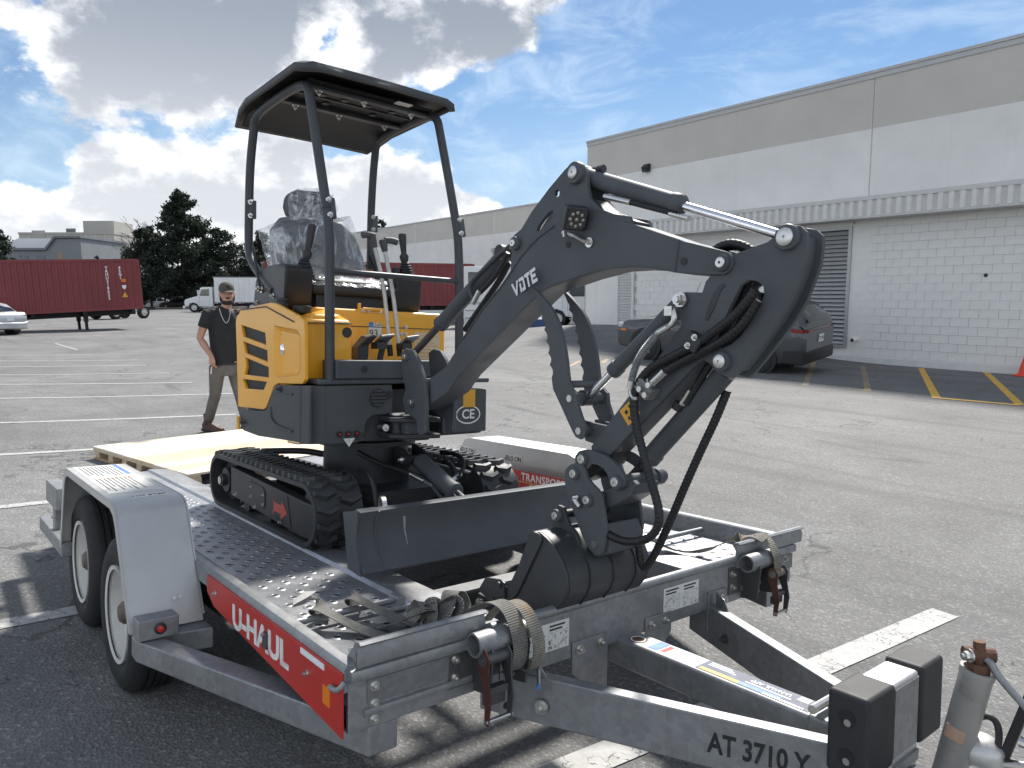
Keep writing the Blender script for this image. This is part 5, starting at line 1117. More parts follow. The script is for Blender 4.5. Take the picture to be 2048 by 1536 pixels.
post([(-1.245, .190, .640), (-1.245, .188, .95), (-1.25, .184, 1.28), (-1.28, .180, 1.42), (-1.385, .160, 1.83), (-1.405, .157, 1.895), (-1.47, .155, 1.925), (-1.70, .150, 1.925), (-1.94, .146, 1.905), (-1.975, .145, 1.87)])
rn_ = [(-2.0283,-0.51,1.8782),(-2.0473,-0.51,1.6767),(-2.0597,-0.51,1.4595),(-2.0656,-0.51,1.2763),(-2.0249,-0.51,1.1991),(-1.9011,-0.51,1.1245),(-1.7417,-0.51,1.0445)]
post([(-1.985, -.510, 1.88)]+rn_[1:])
rf_ = [(-1.9869,0.145,1.9339),(-2.0051,0.145,1.7288),(-2.0235,0.145,1.516),(-2.0257,0.145,1.3264),(-2.0294,0.145,1.2178),(-2.0962,0.145,1.1621),(-2.261,0.145,1.1356)]
post([(-1.975, .145, 1.88)]+rf_[1:5])
post([(-1.245, -.47, 1.103), (-1.245, .19, 1.108)], .013, 'front_rail')
def joint(p, d_, off):
    o = tp('post_joint', MB().bar(Vector(p)-Vector(d_)*.045, Vector(p)+Vector(d_)*.045, .018, .032, up=(0, 1, 0)), 'machine_grey', cn, bevel=.004)
    for s in (-.033, .033): bolt(Vector(p)+Vector(d_)*s+Vector((.012, -.014, 0)), (.5, -.85, 0), o, s=.75)
joint((-1.262, -.458, 1.365), Vector((-.25, 0, .97)), 0); joint((-1.262, .205, 1.365), Vector((-.25, 0, .97)), 0)
joint((rn_[2][0]+.024, -.50, rn_[2][2]), Vector((0, 0, 1)), 0); joint((rf_[2][0]+.024, .155, rf_[2][2]-.05), Vector((0, 0, 1)), 0)
tp('cable_tie', MB().lathe((-1.27, -.476, 1.36), (-.28, 0, .96), [(-.003, .0225), (.003, .0225)], 16), 'black_plastic', cn)
# ---------------- swing post and boom foot
YB0, YB1 = -.180, -.072; YM = (YB0+YB1)/2
swp = tp('swing_post', MB().ext_y([(-1.1223,0.7704),(-1.0863,0.7876),(-1.031,0.7817),(-0.9839,0.7367),(-0.9526,0.6841),(-0.9295,0.6502),(-0.9206,0.5793),(-0.923,0.5179),(-0.9326,0.4434),(-0.9623,0.4282),(-0.9853,0.4385),(-0.9941,0.4918),(-1.0809,0.5167),(-1.1061,0.5683),(-1.0828,0.6121),(-1.1084,0.6854)], -.205, -.186).ext_y([(-1.1223,0.7704),(-1.0863,0.7876),(-1.031,0.7817),(-0.9839,0.7367),(-0.9526,0.6841),(-0.9295,0.6502),(-0.9206,0.5793),(-0.923,0.5179),(-0.9326,0.4434),(-0.9623,0.4282),(-0.9853,0.4385),(-0.9941,0.4918),(-1.0809,0.5167),(-1.1061,0.5683),(-1.0828,0.6121),(-1.1084,0.6854)], -.066, -.047).b2((-1.22, -.186, .39), (-1.10, -.066, .50)), 'machine_grey', ex, bevel=.005)
tp('king_bracket', MB().ext_z([(-1.32, -.24), (-1.14, -.245), (-1.08, -.20), (-1.04, -.05), (-1.10, -.03), (-1.32, -.03)], .472, .492).ext_z([(-1.32, -.24), (-1.14, -.245), (-1.08, -.20), (-1.04, -.05), (-1.10, -.03), (-1.32, -.03)], .402, .422).cyl((-1.17, -.19, .395), (-1.17, -.19, .50), .030, n=20), 'machine_black', ex, bevel=.005)
tp('king_pin_cap', MB().cyl((-1.17, -.19, .50), (-1.17, -.19, .508), .034, n=20), 'zinc', ex)
tp('swing_rod', MB().cyl((-1.32, -.27, .442), (-1.19, -.20, .442), .014, n=14).cyl((-1.20, -.235, .442), (-1.20, -.17, .442), .022, n=14), 'steel_dark', ex)
bolt((-1.165, -.246, .447), (.5, -.85, 0), ex, s=.9)
def boss(p, y0, y1, r, parent, pinm='zinc', rp=.5, depth=.006):
    x, z = p
    o = tp('pin_boss', MB().lathe((x, y0, z), (0, y1-y0, 0), [(0, r*.7), (0, r*.93), (.004, r), (abs(y1-y0), r), (abs(y1-y0), 0.001)], 26), 'machine_grey', parent)
    tp('pin', MB().lathe((x, y0, z), (0, -1, 0), [(-.003, r*rp*1.1), (depth, r*rp*1.1), (depth+.002, r*rp*.9), (depth+.002, .004), (depth-.002, .003), (depth-.002, .001)], 22), pinm, o)
    return o
fpin, = [(-1.0222,0.5631)]; cpin, = [(-1.0733,0.7518)]
boss(fpin, -.214, -.17, .022, swp, 'zinc', .55); boss(cpin, -.214, -.17, .020, swp, 'zinc', .5)
# ---------------- boom
bo = [(-1.0814,0.5223),(-1.1302,0.5404),(-1.1147,0.5801),(-0.9865,0.6413),(-0.8241,0.714),(-0.7049,0.8267),(-0.5783,0.9409),(-0.4823,1.0076),(-0.4269,1.0556),(-0.3629,1.1151),(-0.2808,1.1666),(-0.2022,1.1974),(-0.1157,1.2221),(-0.0201,1.2157),(0.1247,1.1669),(0.3096,1.0972),(0.3538,1.0843),(0.4443,1.0566),(0.469,1.0478),(0.4816,1.0337),(0.4851,1.0178),(0.4781,1.0015),(0.4603,0.9911),(0.4087,0.9934),(0.297,1.0082),(0.218,1.0254),(0.1404,1.0343),(0.0463,1.0371),(-0.0783,1.0213),(-0.2161,0.9959),(-0.2606,0.9833),(-0.3578,0.9226),(-0.5359,0.8094),(-0.7281,0.6873),(-0.8045,0.6174),(-0.9842,0.5333)]
bm_ = tp('boom', MB().ext_y(bo, YB0, YB1), 'machine_grey', ex, bevel=.003, seg=2)
gp = [(-0.445,0.9966),(-0.43,1.07),(-0.426,1.1313),(-0.435,1.1551),(-0.43,1.1792),(-0.4083,1.1944),(-0.3761,1.208),(-0.3219,1.2611),(-0.235,1.327),(-0.1595,1.3761),(-0.1388,1.3868),(-0.1114,1.3897),(-0.0863,1.3819),(-0.0658,1.3625),(-0.0584,1.3363),(-0.0575,1.305),(-0.0454,1.2657),(-0.0034,1.2273),(0.0516,1.2046),(0.1202,1.1881),(0.1326,1.1644),(0.0062,1.1907),(-0.1038,1.2047),(-0.2017,1.181),(-0.2703,1.1554),(-0.3467,1.1067),(-0.4099,1.0404)]
gh = [[(-0.2942,1.1917),(-0.287,1.2077),(-0.2672,1.2253),(-0.2329,1.2474),(-0.2133,1.2497),(-0.213,1.2382),(-0.2272,1.2186),(-0.2515,1.2034),(-0.2764,1.193)], [(-0.2075,1.3014),(-0.2054,1.3125),(-0.1934,1.3155),(-0.1836,1.3075),(-0.1856,1.2948),(-0.1975,1.2917)]]
gpo = tp('boom_gusset', MB().ext_y(gp, -.176, -.160, holes=gh).ext_y(gp, -.092, -.076, holes=gh), 'machine_grey', bm_, bevel=.002)
tp('gusset_web', MB().loft([[(x, y, z) for (x, z) in [(-0.1043,1.2206),(0.006,1.1969),(0.1326,1.1659)]+[(0.1323,1.1733),(0.0053,1.2215),(-0.0432,1.2654)]] for y in (-.158, -.094)]), 'machine_black', bm_)
tp('weld_bead', MB().tube([(x, -.1815, z) for x, z in [(-0.7049,0.8267),(-0.5783,0.9409),(-0.4823,1.0076),(-0.4269,1.0556),(-0.3629,1.1151),(-0.2808,1.1666),(-0.2022,1.1974)]], .0035, n=6).tube([(x, -.1815, z) for x, z in [(0.3096,1.0972),(0.3053,1.07),(0.297,1.0082)]], .0035, n=6).tube([(x, -.1815, z) for x, z in [(0.2969,1.011),(0.2179,1.0283),(0.1403,1.0388),(0.0462,1.0402),(-0.0784,1.0245),(-0.2162,0.9992)]], .0022, n=6), 'machine_grey', bm_)
tp('boom_hole', MB().cyl(([(0.3286,1.0362)][0][0], -.1815, [(0.3286,1.0362)][0][1]), ([(0.3286,1.0362)][0][0], -.1795, [(0.3286,1.0362)][0][1]), .0115, n=18), 'black_print', bm_)
for px_, r_ in (([(-0.3965,1.1599)][0], .024), ([(-0.1035,1.3535)][0], .036)): boss(px_, -.192, -.17, r_, gpo, 'zinc', .5)
ep, = [(0.4562,1.0215)]
boss(ep, -.192, -.175, .022, bm_, 'zinc', .62)
tp('boom_eye', MB().lathe((ep[0], -.196, ep[1]), (0, -1, 0), [(-.004, .010), (.0015, .010)], 18), 'steel_dark', bm_)
tp('gusset_bolt', MB().cyl(([(-0.3266,1.1459)][0][0], -.178, [(-0.3266,1.1459)][0][1]), ([(-0.3266,1.1459)][0][0], -.1765, [(-0.3266,1.1459)][0][1]), .005, n=12), 'black_print', gpo)
# lettering: squared block capitals built from strokes
def vote():
    mb = MB(); h, w, s, gap = 1.0, .80, .23, .13; x = 0
    def pol(L): mb.prism([[(a*.98+x, b) for a, b in L]], lambda u, v, k: (u, v, (0, .0006)[k]))
    pol([(-.22, h), (.06, h), (.36, .36), (.66, h), (.90, h), (.40, 0), (.24, 0)]); x += w+gap+.05       # V
    pol([(0, h), (w-.1, h), (w, h-.12), (w, .0), (.30, .0), (.30, s), (w-s, s), (w-s, h-s), (0, h-s)]); pol([(0, h-s-.12), (s, h-s-.12), (s, .0), (0, .0)]); x += w+gap   # O, left open at a corner
    pol([(0, h), (w, h), (w, h-s), (w/2+s/2, h-s), (w/2+s/2, 0), (w/2-s/2, 0), (w/2-s/2, h-s), (0, h-s)]); x += w+gap-.05
    pol([(0, h), (w, h), (w, h-s), (s, h-s), (s, .5+s/2), (w*.85, .5+s/2), (w*.85, .5-s/2), (s, .5-s/2), (s, s), (w, s), (w, 0), (0, 0)])
    return mesh_of(mb, 'lettering', MATS['white_print'], 0)
v0, v1 = [(-0.4054,0.9734),(-0.2747,1.0381)]; dv = Vector((v1[0]-v0[0], 0, v1[1]-v0[1])); Lv = dv.length
up_ = Vector((-dv.z, 0, dv.x)).normalized()
Mv = frame((v0[0]+dv.normalized().x*.012, -.1812, v0[1]), dv, up_) @ Matrix(((Lv/3.45, .014, 0, 0), (0, .047, 0, 0), (0, 0, 1, 0), (0, 0, 0, 1)))
tinst('lettering', vote(), Mv, bm_)
# ---------------- hydraulic cylinders
def cyl_px(name, a, b, rb, frac, rr, parent=ex, rodm='chrome', gland=True):
    a, b = Vector(a), Vector(b); m0 = a.lerp(b, frac); ax = (b-a).normalized()
    o = tp(name, MB().cyl(a, m0, rb, n=26).lathe(m0-ax*.035, ax, [(0, rb*1.0), (.002, rb*1.12), (.030, rb*1.12), (.036, rb*.95), (.040, rr*1.1)], 26), 'machine_grey', parent, smooth=40)
    tp('cylinder_rod', MB().cyl(m0, b, rr, n=20), rodm, o)
    return o
bc0, bc1 = [(-0.5176,-0.126,1.1434),(-1.1647,-0.126,0.7534)]
bc = cyl_px('boom_cylinder', bc0, bc1, .029, .66, .0155, rodm='steel_dark')
tp('cylinder_eye', MB().cyl((bc0[0], -.16, bc0[2]), (bc0[0], -.09, bc0[2]), .028, n=18), 'machine_black', bc)
pp = [(-0.4533,-0.165,1.1585),(-0.5478,-0.165,1.1167),(-0.6537,-0.165,1.0598),(-0.6819,-0.165,1.0408),(-0.691,-0.165,1.0184),(-0.6775,-0.165,0.991),(-0.6516,-0.165,0.9747)]
tp('cylinder_pipe', MB().tube(pp, .0068, n=10, smooth=2), 'machine_grey', bc)
tp('pipe_union', MB().cyl(Vector(pp[-1])+Vector((-.01, 0, -.012)), Vector(pp[-1])+Vector((.03, 0, .035)), .011, n=10), 'zinc', bc)
hp = [(-0.643,-0.16,0.9934),(-0.5523,-0.16,1.0441),(-0.4949,-0.16,1.0946),(-0.4673,-0.16,1.1371)]
tp('boom_hose', MB().tube(hp, .010, n=10, smooth=2), 'hose', bc); tp('boom_hose', MB().tube([(-0.8026,-0.1,0.8651),(-0.6894,-0.1,0.9607),(-0.5829,-0.1,1.0507),(-0.531,-0.1,1.1121)], .012, n=10, smooth=2), 'hose', bc)
ac0, ac1 = [(-0.1399,-0.126,1.3623),(0.6039,-0.126,1.0794)]
ac = cyl_px('arm_cylinder', ac0, ac1, .0285, .56, .0135)
tp('cylinder_eye', MB().cyl((ac0[0], -.158, ac0[2]), (ac0[0], -.094, ac0[2]), .034, n=20), 'machine_black', ac)
tp('cylinder_port', MB().cyl(*[(-0.0589,-0.126,1.3642),(-0.0328,-0.126,1.3642)], .013, n=10), 'machine_black', ac)
hs = [(0.0075,-0.15,1.2637),(0.0598,-0.15,1.2453),(0.1043,-0.15,1.2344)]
tp('hose_ferrule', MB().cyl([(-0.0032,-0.15,1.2684)][0], [(0.1043,-0.15,1.2344)][0], .010, n=12), 'zinc', ac)
def braided(path, r, parent, name='hydraulic_hose', m='hose', pitch=.013, amp=.05):
    P = [Vector(p) for p in path]
    for _ in range(3):
        Q = [P[0]]
        for a, b in zip(P, P[1:]): Q += [a*.75+b*.25, a*.25+b*.75]
        P = Q+[P[-1]]
    L = [0]
    for a, b in zip(P, P[1:]): L.append(L[-1]+(b-a).length)
    n = max(8, int(L[-1]/(pitch/5))); out = []
    j = 0
    for i in range(n+1):
        s = L[-1]*i/n
        while j < len(L)-2 and L[j+1] < s: j += 1
        out.append(P[j].lerp(P[j+1], (s-L[j])/max(1e-6, L[j+1]-L[j])))
    return tp(name, MB().tube(out, lambda k: r*(1+amp*math.sin(2*math.pi*(k/5.0))), n=10), m, parent, smooth=60)
braided([(0.1043,-0.15,1.2344),(0.1782,-0.15,1.2091),(0.2521,-0.15,1.1847),(0.2912,-0.15,1.1696)], .008, ac)
tp('hose_ferrule', MB().cyl([(0.2521,-0.15,1.1818)][0], [(0.3189,-0.15,1.1591)][0], .0085, n=12), 'zinc', ac)
# ---------------- arm
ap = [(0.4849,1.0445),(0.5302,1.0543),(0.5765,1.0647),(0.6074,1.0837),(0.6191,1.0958),(0.6388,1.1019),(0.6652,1.0939),(0.6811,1.0777),(0.6832,1.0536),(0.6785,1.0051),(0.6656,0.97),(0.6452,0.9178),(0.6148,0.8685),(0.5725,0.814),(0.5326,0.7652),(0.5071,0.7361),(0.4867,0.7197),(0.4621,0.7242),(0.4369,0.734),(0.4172,0.755),(0.3927,0.7667),(0.3589,0.7427),(0.215,0.6108),(0.0741,0.4793),(0.0313,0.4401),(-0.0098,0.446),(-0.0196,0.4846),(0.1275,0.6481),(0.2465,0.7771),(0.3212,0.8643),(0.2992,0.9068),(0.2879,0.9325),(0.3013,0.9486),(0.3336,0.9525),(0.3851,0.9484),(0.3955,0.9775),(0.4094,0.9913),(0.4274,1.022)]
slot = [(0.5041,0.9603),(0.5286,0.9729),(0.5531,0.9675),(0.5691,0.9552),(0.5726,0.9349),(0.561,0.9039),(0.5351,0.864),(0.5085,0.8296),(0.4807,0.8088),(0.4519,0.7982),(0.4314,0.8061),(0.4321,0.8301),(0.4572,0.8722),(0.483,0.9225)]
Y0, Y1 = -.172, -.082
ar = tp('arm', MB().ext_y(ap, Y0, Y0+.014, holes=[slot]).ext_y(ap, Y1-.014, Y1, holes=[slot]), 'machine_grey', ex, bevel=.002)
box_ = [(0.3589,0.7399),(0.2151,0.6079),(0.0741,0.4778),(0.0313,0.4416),(-0.0076,0.4479),(-0.0152,0.4835),(0.1316,0.6454),(0.2642,0.7887),(0.3815,0.8604),(0.4155,0.8061)]
tp('arm_box', MB().ext_y(box_, Y0+.0141, Y1-.0141), 'machine_grey', ar)
spine = [(0.6646,1.0724),(0.6655,1.0483),(0.6591,1.0067),(0.6473,0.9712),(0.6252,0.9199),(0.5956,0.8714),(0.554,0.8165),(0.515,0.7675),(0.4891,0.7382)]; spine2 = [(0.6523,1.0544),(0.6485,1.0136),(0.6365,0.9781),(0.6141,0.9278),(0.5856,0.8804),(0.545,0.8268),(0.5057,0.7777),(0.4766,0.7484)]
tp('arm_spine', MB().ext_y(spine+spine2[::-1], Y0+.0141, Y1-.0141), 'machine_grey', ar)
emb = [(0.4372,0.9629),(0.4525,0.9686),(0.4604,0.9616),(0.4454,0.9493),(0.4251,0.8997),(0.407,0.8707),(0.3973,0.8736),(0.4014,0.8938),(0.4192,0.9373)]
tp('arm_emboss', MB().ext_y(emb, Y0-.002, Y0), 'machine_black', ar, bevel=.001)
for p_, r_, rp_ in (([(0.6347,1.0696)][0], .033, .62), ([(0.4578,0.7625)][0], .027, .62)): boss(p_, Y0-.014, Y0, r_, ar, 'zinc', rp_)
tl, = [(0.3208,0.931)]
tp('lug_nut', MB().cyl((tl[0], Y0-.004, tl[1]), (tl[0], Y0-.012, tl[1]), .021, n=20).cyl((tl[0], Y0-.012, tl[1]), (tl[0], Y0-.026, tl[1]), .016, n=6).cyl((tl[0], Y0-.026, tl[1]), (tl[0], Y0-.034, tl[1]), .010, n=14), 'zinc', ar)
sy = [(0.0977,0.6055),(0.1385,0.6398),(0.1802,0.6054),(0.1349,0.563)]
sk_ = tp('warning_sticker', MB().ext_y(sy, Y0-.0012, Y0-.0004), 'sticker_yellow', ar, smooth=0)
tp('sticker_figure', MB().ext_y([(0.1179,0.6039),(0.1256,0.612),(0.1337,0.605),(0.1261,0.5954)], Y0-.0018, Y0-.0013).ext_y([(0.1322,0.5899),(0.1379,0.5948),(0.1441,0.5848),(0.1364,0.5797)], Y0-.0018, Y0-.0013).ext_y([(0.1312,0.6229),(0.1446,0.6342),(0.1605,0.6203),(0.1473,0.609)], Y0-.0018, Y0-.0013, holes=[[(0.1371,0.6232),(0.1447,0.6297),(0.1547,0.6199),(0.1472,0.6134)]]), 'black_print', sk_, smooth=0)
# bucket cylinder (outside the arm) and rod
uc0, uc1 = [(0.4342,-0.127,0.7365),(0.0653,-0.127,0.3732)]
uc0 = [(0.4191,-0.1,0.7332)][0]; uc1 = [(0.0556,-0.06,0.3858)][0]
uc = cyl_px('bucket_cylinder', uc0, uc1, .030, .80, .017)
tp('cylinder_pipe', MB().tube([(0.3961,-0.12,0.7726),(0.3566,-0.12,0.7202),(0.3242,-0.12,0.6722),(0.3028,-0.12,0.6381)], .011, n=10, smooth=1), 'hose', uc); tp('hose_ferrule', MB().cyl(*[(0.3188,-0.12,0.679),(0.2888,-0.12,0.6372)], .012, n=12), 'zinc', uc)
tp('cylinder_port', MB().cyl(*[(0.2815,-0.12,0.6411),(0.2679,-0.12,0.6213)], .015, n=12), 'machine_black', uc)
# thumb cylinder
tc0, tc1 = [(0.2989,-0.15,0.9276),(-0.0544,-0.15,0.6405)]
th_ = cyl_px('thumb_cylinder', tc0, tc1, .0225, .72, .0125)
# ---------------- thumb: two scalloped plates
tb = [(-0.2812,1.0013),(-0.2528,0.9829),(-0.2273,0.9634),(-0.2021,0.9425),(-0.1797,0.922),(-0.1599,0.8969),(-0.145,0.8723),(-0.1324,0.8446),(-0.1223,0.8156),(-0.1121,0.7835),(-0.1042,0.7499),(-0.0987,0.7164),(-0.092,0.6846),(-0.0789,0.6644),(-0.0582,0.6496),(-0.0528,0.6166),(-0.0362,0.5814),(-0.02,0.5544),(-0.0129,0.5362),(-0.0189,0.5184),(-0.0363,0.5072),(-0.0565,0.5131),(-0.0682,0.5247),(-0.0895,0.5533),(-0.1306,0.6116),(-0.1652,0.6586),(-0.1734,0.6928),(-0.1735,0.6977),(-0.1686,0.709),(-0.1684,0.7195),(-0.1739,0.7293),(-0.1843,0.7384),(-0.1788,0.7491),(-0.1776,0.7593),(-0.183,0.7687),(-0.1927,0.7778),(-0.1877,0.7882),(-0.1874,0.7981),(-0.193,0.8071),(-0.2035,0.8157),(-0.1984,0.8261),(-0.1982,0.836),(-0.2038,0.8451),(-0.2144,0.8538),(-0.21,0.864),(-0.2103,0.8735),(-0.2167,0.8823),(-0.2278,0.8905),(-0.2248,0.9012),(-0.2264,0.911),(-0.2341,0.9197),(-0.2463,0.9276),(-0.2433,0.9377),(-0.245,0.9467),(-0.2525,0.9547)]
tpin, = [(-0.0437,0.5334)]; tcy, = [(-0.0872,0.6336)]
for (ya, yb) in ((-.205, -.191), (-.063, -.049)):
    t_ = tp('thumb_plate', MB().ext_y(tb, ya, yb), 'machine_grey', ex, bevel=.0015)
    for q in (tpin, tcy): tp('pin', MB().cyl((q[0], ya-.003, q[1]), (q[0], ya, q[1]), .0115, n=20), 'zinc', t_)
tp('thumb_tube', MB().cyl((tcy[0], -.19, tcy[1]), (tcy[0], -.064, tcy[1]), .0205, n=22).cyl((tcy[0], -.15, tcy[1]), (tcy[0], -.10, tcy[1]), .026, n=22).cyl((tcy[0]-.01, -.19, tcy[1]+.045), (tcy[0]-.01, -.064, tcy[1]+.045), .012, n=16), 'machine_grey', ex)
tp('thumb_pivot', MB().cyl((tpin[0], -.19, tpin[1]), (tpin[0], -.064, tpin[1]), .019, n=22).ext_y([(tpin[0]-.03, tpin[1]+.03), (tpin[0]+.10, tpin[1]+.02), (tpin[0]+.10, tpin[1]-.05), (tpin[0]-.01, tpin[1]-.035)], -.165, -.15).ext_y([(tpin[0]-.03, tpin[1]+.03), (tpin[0]+.10, tpin[1]+.02), (tpin[0]+.10, tpin[1]-.05), (tpin[0]-.01, tpin[1]-.035)], -.105, -.09), 'machine_grey', ar, bevel=.003)
# ---------------- linkage, coupler, bucket
gl_ = [(-0.0387,0.4161),(-0.0592,0.4295),(-0.0621,0.4515),(-0.0446,0.4695),(-0.0183,0.4772),(0.025,0.4773),(0.0715,0.4673),(0.1087,0.4505),(0.1373,0.4271),(0.1497,0.4079),(0.1484,0.3868),(0.1311,0.3722),(0.107,0.3715),(0.0883,0.3839),(0.0835,0.4077),(0.0644,0.4265),(0.0389,0.4356),(0.0133,0.4354),(0.0008,0.4213),(-0.0208,0.4122)]
lkA, = [(-0.0218,0.4468)]; lkB, = [(0.1204,0.3947)]
for (ya, yb) in ((-.202, -.186), (-.068, -.052)):
    g1 = tp('guide_link', MB().ext_y(gl_, ya, yb), 'machine_grey', ex, bevel=.002)
    for q in (lkA, lkB): boss(q, ya-.010, ya, .022, g1, 'zinc', .62, .004)
bcx = [(0.0679,-0.06,0.3923)][0]
tp('link_pin_tube', MB().cyl((lkB[0], -.186, lkB[1]), (lkB[0], .015, lkB[1]), .0195, n=22).cyl((lkB[0], -.03, lkB[1]), (lkB[0], .0, lkB[1]), .027, n=22), 'machine_grey', ex)
tp('arm_tip', MB().ext_y([(0.0304,0.4712),(0.0741,0.4793),(0.0525,0.4349),(-0.0211,0.3857),(-0.0697,0.3627),(-0.1115,0.373),(-0.1169,0.4002),(-0.0898,0.425),(-0.0191,0.4656)], -.165, -.090), 'machine_black', ar, bevel=.003)
bl_ = [(0.0487,0.3554),(0.0856,0.3703),(0.1142,0.3685),(0.1338,0.3806),(0.1411,0.3997),(0.1764,0.3929),(0.1658,0.3615),(0.1034,0.3211),(0.0669,0.3057),(0.0207,0.2945),(-0.023,0.2965),(-0.0323,0.3141),(-0.0108,0.3335)]
tp('bucket_link', MB().ext_y(bl_, -.184, -.070), 'machine_grey', ex, bevel=.006)
cp_ = [(-0.0951,0.3843),(-0.0888,0.4077),(-0.0687,0.4247),(-0.0441,0.4326),(-0.0175,0.4312),(-0.0017,0.416),(0.0076,0.3938),(0.0296,0.3768),(0.0511,0.3646),(0.0704,0.3491),(0.0775,0.3197),(0.087,0.2756),(0.0941,0.2464),(0.089,0.2072),(0.0777,0.1726),(0.0613,0.1597),(0.0379,0.1638),(0.016,0.1778),(-0.0043,0.2019),(-0.0274,0.2385),(-0.0486,0.2744),(-0.07,0.3108),(-0.0871,0.3467)]
k1, k2, k3 = [(-0.0432,0.3994),(0.0182,0.3253),(0.0477,0.1939)]
cpl = tp('quick_coupler', MB().ext_y(cp_, -.216, -.203).ext_y(cp_, -.051, -.038).b2((k3[0]-.02, -.203, k3[1]-.015), (k3[0]+.03, -.051, k3[1]+.05)), 'machine_grey', ex, bevel=.003)
for q in (k1, k2): boss(q, -.226, -.216, .020, cpl, 'zinc', .62, .004)
tp('coupler_bolt', MB().cyl((k3[0], -.222, k3[1]), (k3[0], -.216, k3[1]), .012, n=8), 'zinc', cpl)
tp('coupler_wedge', MB().loft([[(x, y, z) for (x, z) in [(-0.0021,0.2317),(0.0817,0.2633),(0.1034,0.2207),(0.0947,0.172),(0.0433,0.1481),(0.0002,0.1515)]] for y in (-.20, -.055)]), 'machine_grey', cpl, bevel=.006)
fit = [(-0.0329,-0.225,0.318),(-0.0261,-0.225,0.3128),(-0.0103,-0.225,0.2997)]
tp('hose_ferrule', MB().cyl(fit[0], fit[2], .0095, n=12).tube([fit[0], [(-0.0419,-0.225,0.3181)][0], [(-0.0398,-0.225,0.3248)][0], [(-0.0206,-0.22,0.3305)][0]], .006, n=8), 'zinc', cpl)
# bucket
ear = [(-0.1183,0.2158),(-0.1242,0.2554),(-0.1177,0.2793),(-0.0947,0.2929),(-0.0716,0.2904),(-0.0595,0.267),(-0.0429,0.2383),(-0.0156,0.2215),(-0.0019,0.2022),(0.0035,0.1689),(0.0187,0.0941),(0.0103,0.0827),(-0.0074,0.0878),(-0.0304,0.1139),(-0.0584,0.1474),(-0.0867,0.1735)]
e1_, e2_ = [(-0.0938,0.2608),(-0.0483,0.1911)]
YK0, YK1 = -.335, .045
bkp = [(-0.1071,0.2145),(-0.0769,0.2236),(-0.0444,0.2115),(-0.0124,0.1936),(0.0237,0.1589),(0.0464,0.119),(0.0519,0.0752),(0.0399,0.0419),(0.0062,-0.0009),(-0.0536,-0.0397),(-0.1356,-0.0667),(-0.2154,-0.07),(-0.2626,-0.0533),(-0.2423,-0.0277),(-0.1971,0.0106),(-0.1637,0.0678),(-0.141,0.1374),(-0.128,0.1913)]
bk_ = tp('bucket', MB().ext_y(bkp, YK0, YK0+.012), 'bucket_black', ex, bevel=.003)
tp('bucket_side', MB().ext_y(bkp, YK1-.012, YK1), 'bucket_black', bk_, bevel=.003)
shell = bkp[1:12]
inn_ = [((p[0]*.955+shell[5][0]*.0)+(-.2+.0)*.045, p[1]*.94+.008) for p in shell]
cxm = sum(p[0] for p in bkp)/len(bkp); czm = sum(p[1] for p in bkp)/len(bkp)
inn_ = [(cxm+(p[0]-cxm)*.93, czm+(p[1]-czm)*.93) for p in shell]
tp('bucket_shell', MB().ext_y(shell+inn_[::-1], YK0+.0121, YK1-.0121), 'bucket_black', bk_, smooth=60)
for y in (YK0+.10, YK0+.205, YK0+.31): tp('wear_strip', MB().ext_y([(cxm+(p[0]-cxm)*1.03, czm+(p[1]-czm)*1.03) for p in shell[3:]]+[(cxm+(p[0]-cxm)*1.001, czm+(p[1]-czm)*1.001) for p in shell[3:]][::-1], y-.003, y+.003), 'machine_black', bk_, smooth=60)
tp('bucket_tube', MB().cyl((bkp[0][0]+.01, YK0-.004, bkp[0][1]-.018), (bkp[0][0]+.01, YK1, bkp[0][1]-.018), .026, n=22), 'bucket_black', bk_)
tp('side_plate', MB().ext_y([(-0.1166,0.1982),(-0.0959,0.2213),(-0.0702,0.2202),(-0.056,0.2044),(-0.069,0.1768),(-0.1049,0.1155),(-0.1417,0.0509),(-0.17,0.0034),(-0.2118,-0.034),(-0.2506,-0.0346),(-0.2512,-0.0115),(-0.2009,0.0377),(-0.1626,0.1021),(-0.1349,0.1627)], YK0-.008, YK0-.0005), 'bucket_black', bk_, bevel=.002)
cut = tp('side_cutter', MB().ext_y([(-0.3217,0.0243),(-0.242,0.0373),(-0.2211,0.0293),(-0.2199,-0.0197),(-0.2399,-0.045),(-0.2765,-0.055),(-0.3591,-0.0296),(-0.3538,-0.0179)], YK0-.018, YK0-.0085), 'bucket_black', bk_, bevel=.003)
for q in [(-0.2432,0.0197),(-0.2759,-0.0404),(-0.2367,-0.0315)]: tp('cutter_bolt', MB().cyl((q[0], YK0-.018, q[1]), (q[0], YK0-.026, q[1]), .011, n=12), 'bucket_black', cut)
lipb = [(bkp[12][0]-.02, bkp[12][1]), (bkp[12][0]-.12, bkp[12][1]+.005), (bkp[12][0]-.02, bkp[12][1]-.018)]
tp('cutting_edge', MB().ext_y(lipb, YK0, YK1), 'bucket_black', bk_)
for (ya, yb) in ((-.240, -.226), (-.030, -.016)):
    e_ = tp('bucket_ear', MB().ext_y(ear, ya, yb), 'bucket_black', bk_, bevel=.002)
    for q in (e1_, e2_): boss(q, ya-.014, ya, .021, e_, 'zinc', .55, .003)
tp('ear_pins', MB().cyl((e1_[0], -.23, e1_[1]), (e1_[0], -.02, e1_[1]), .014, n=14).cyl((e2_[0], -.23, e2_[1]), (e2_[0], -.02, e2_[1]), .014, n=14), 'machine_black', bk_)
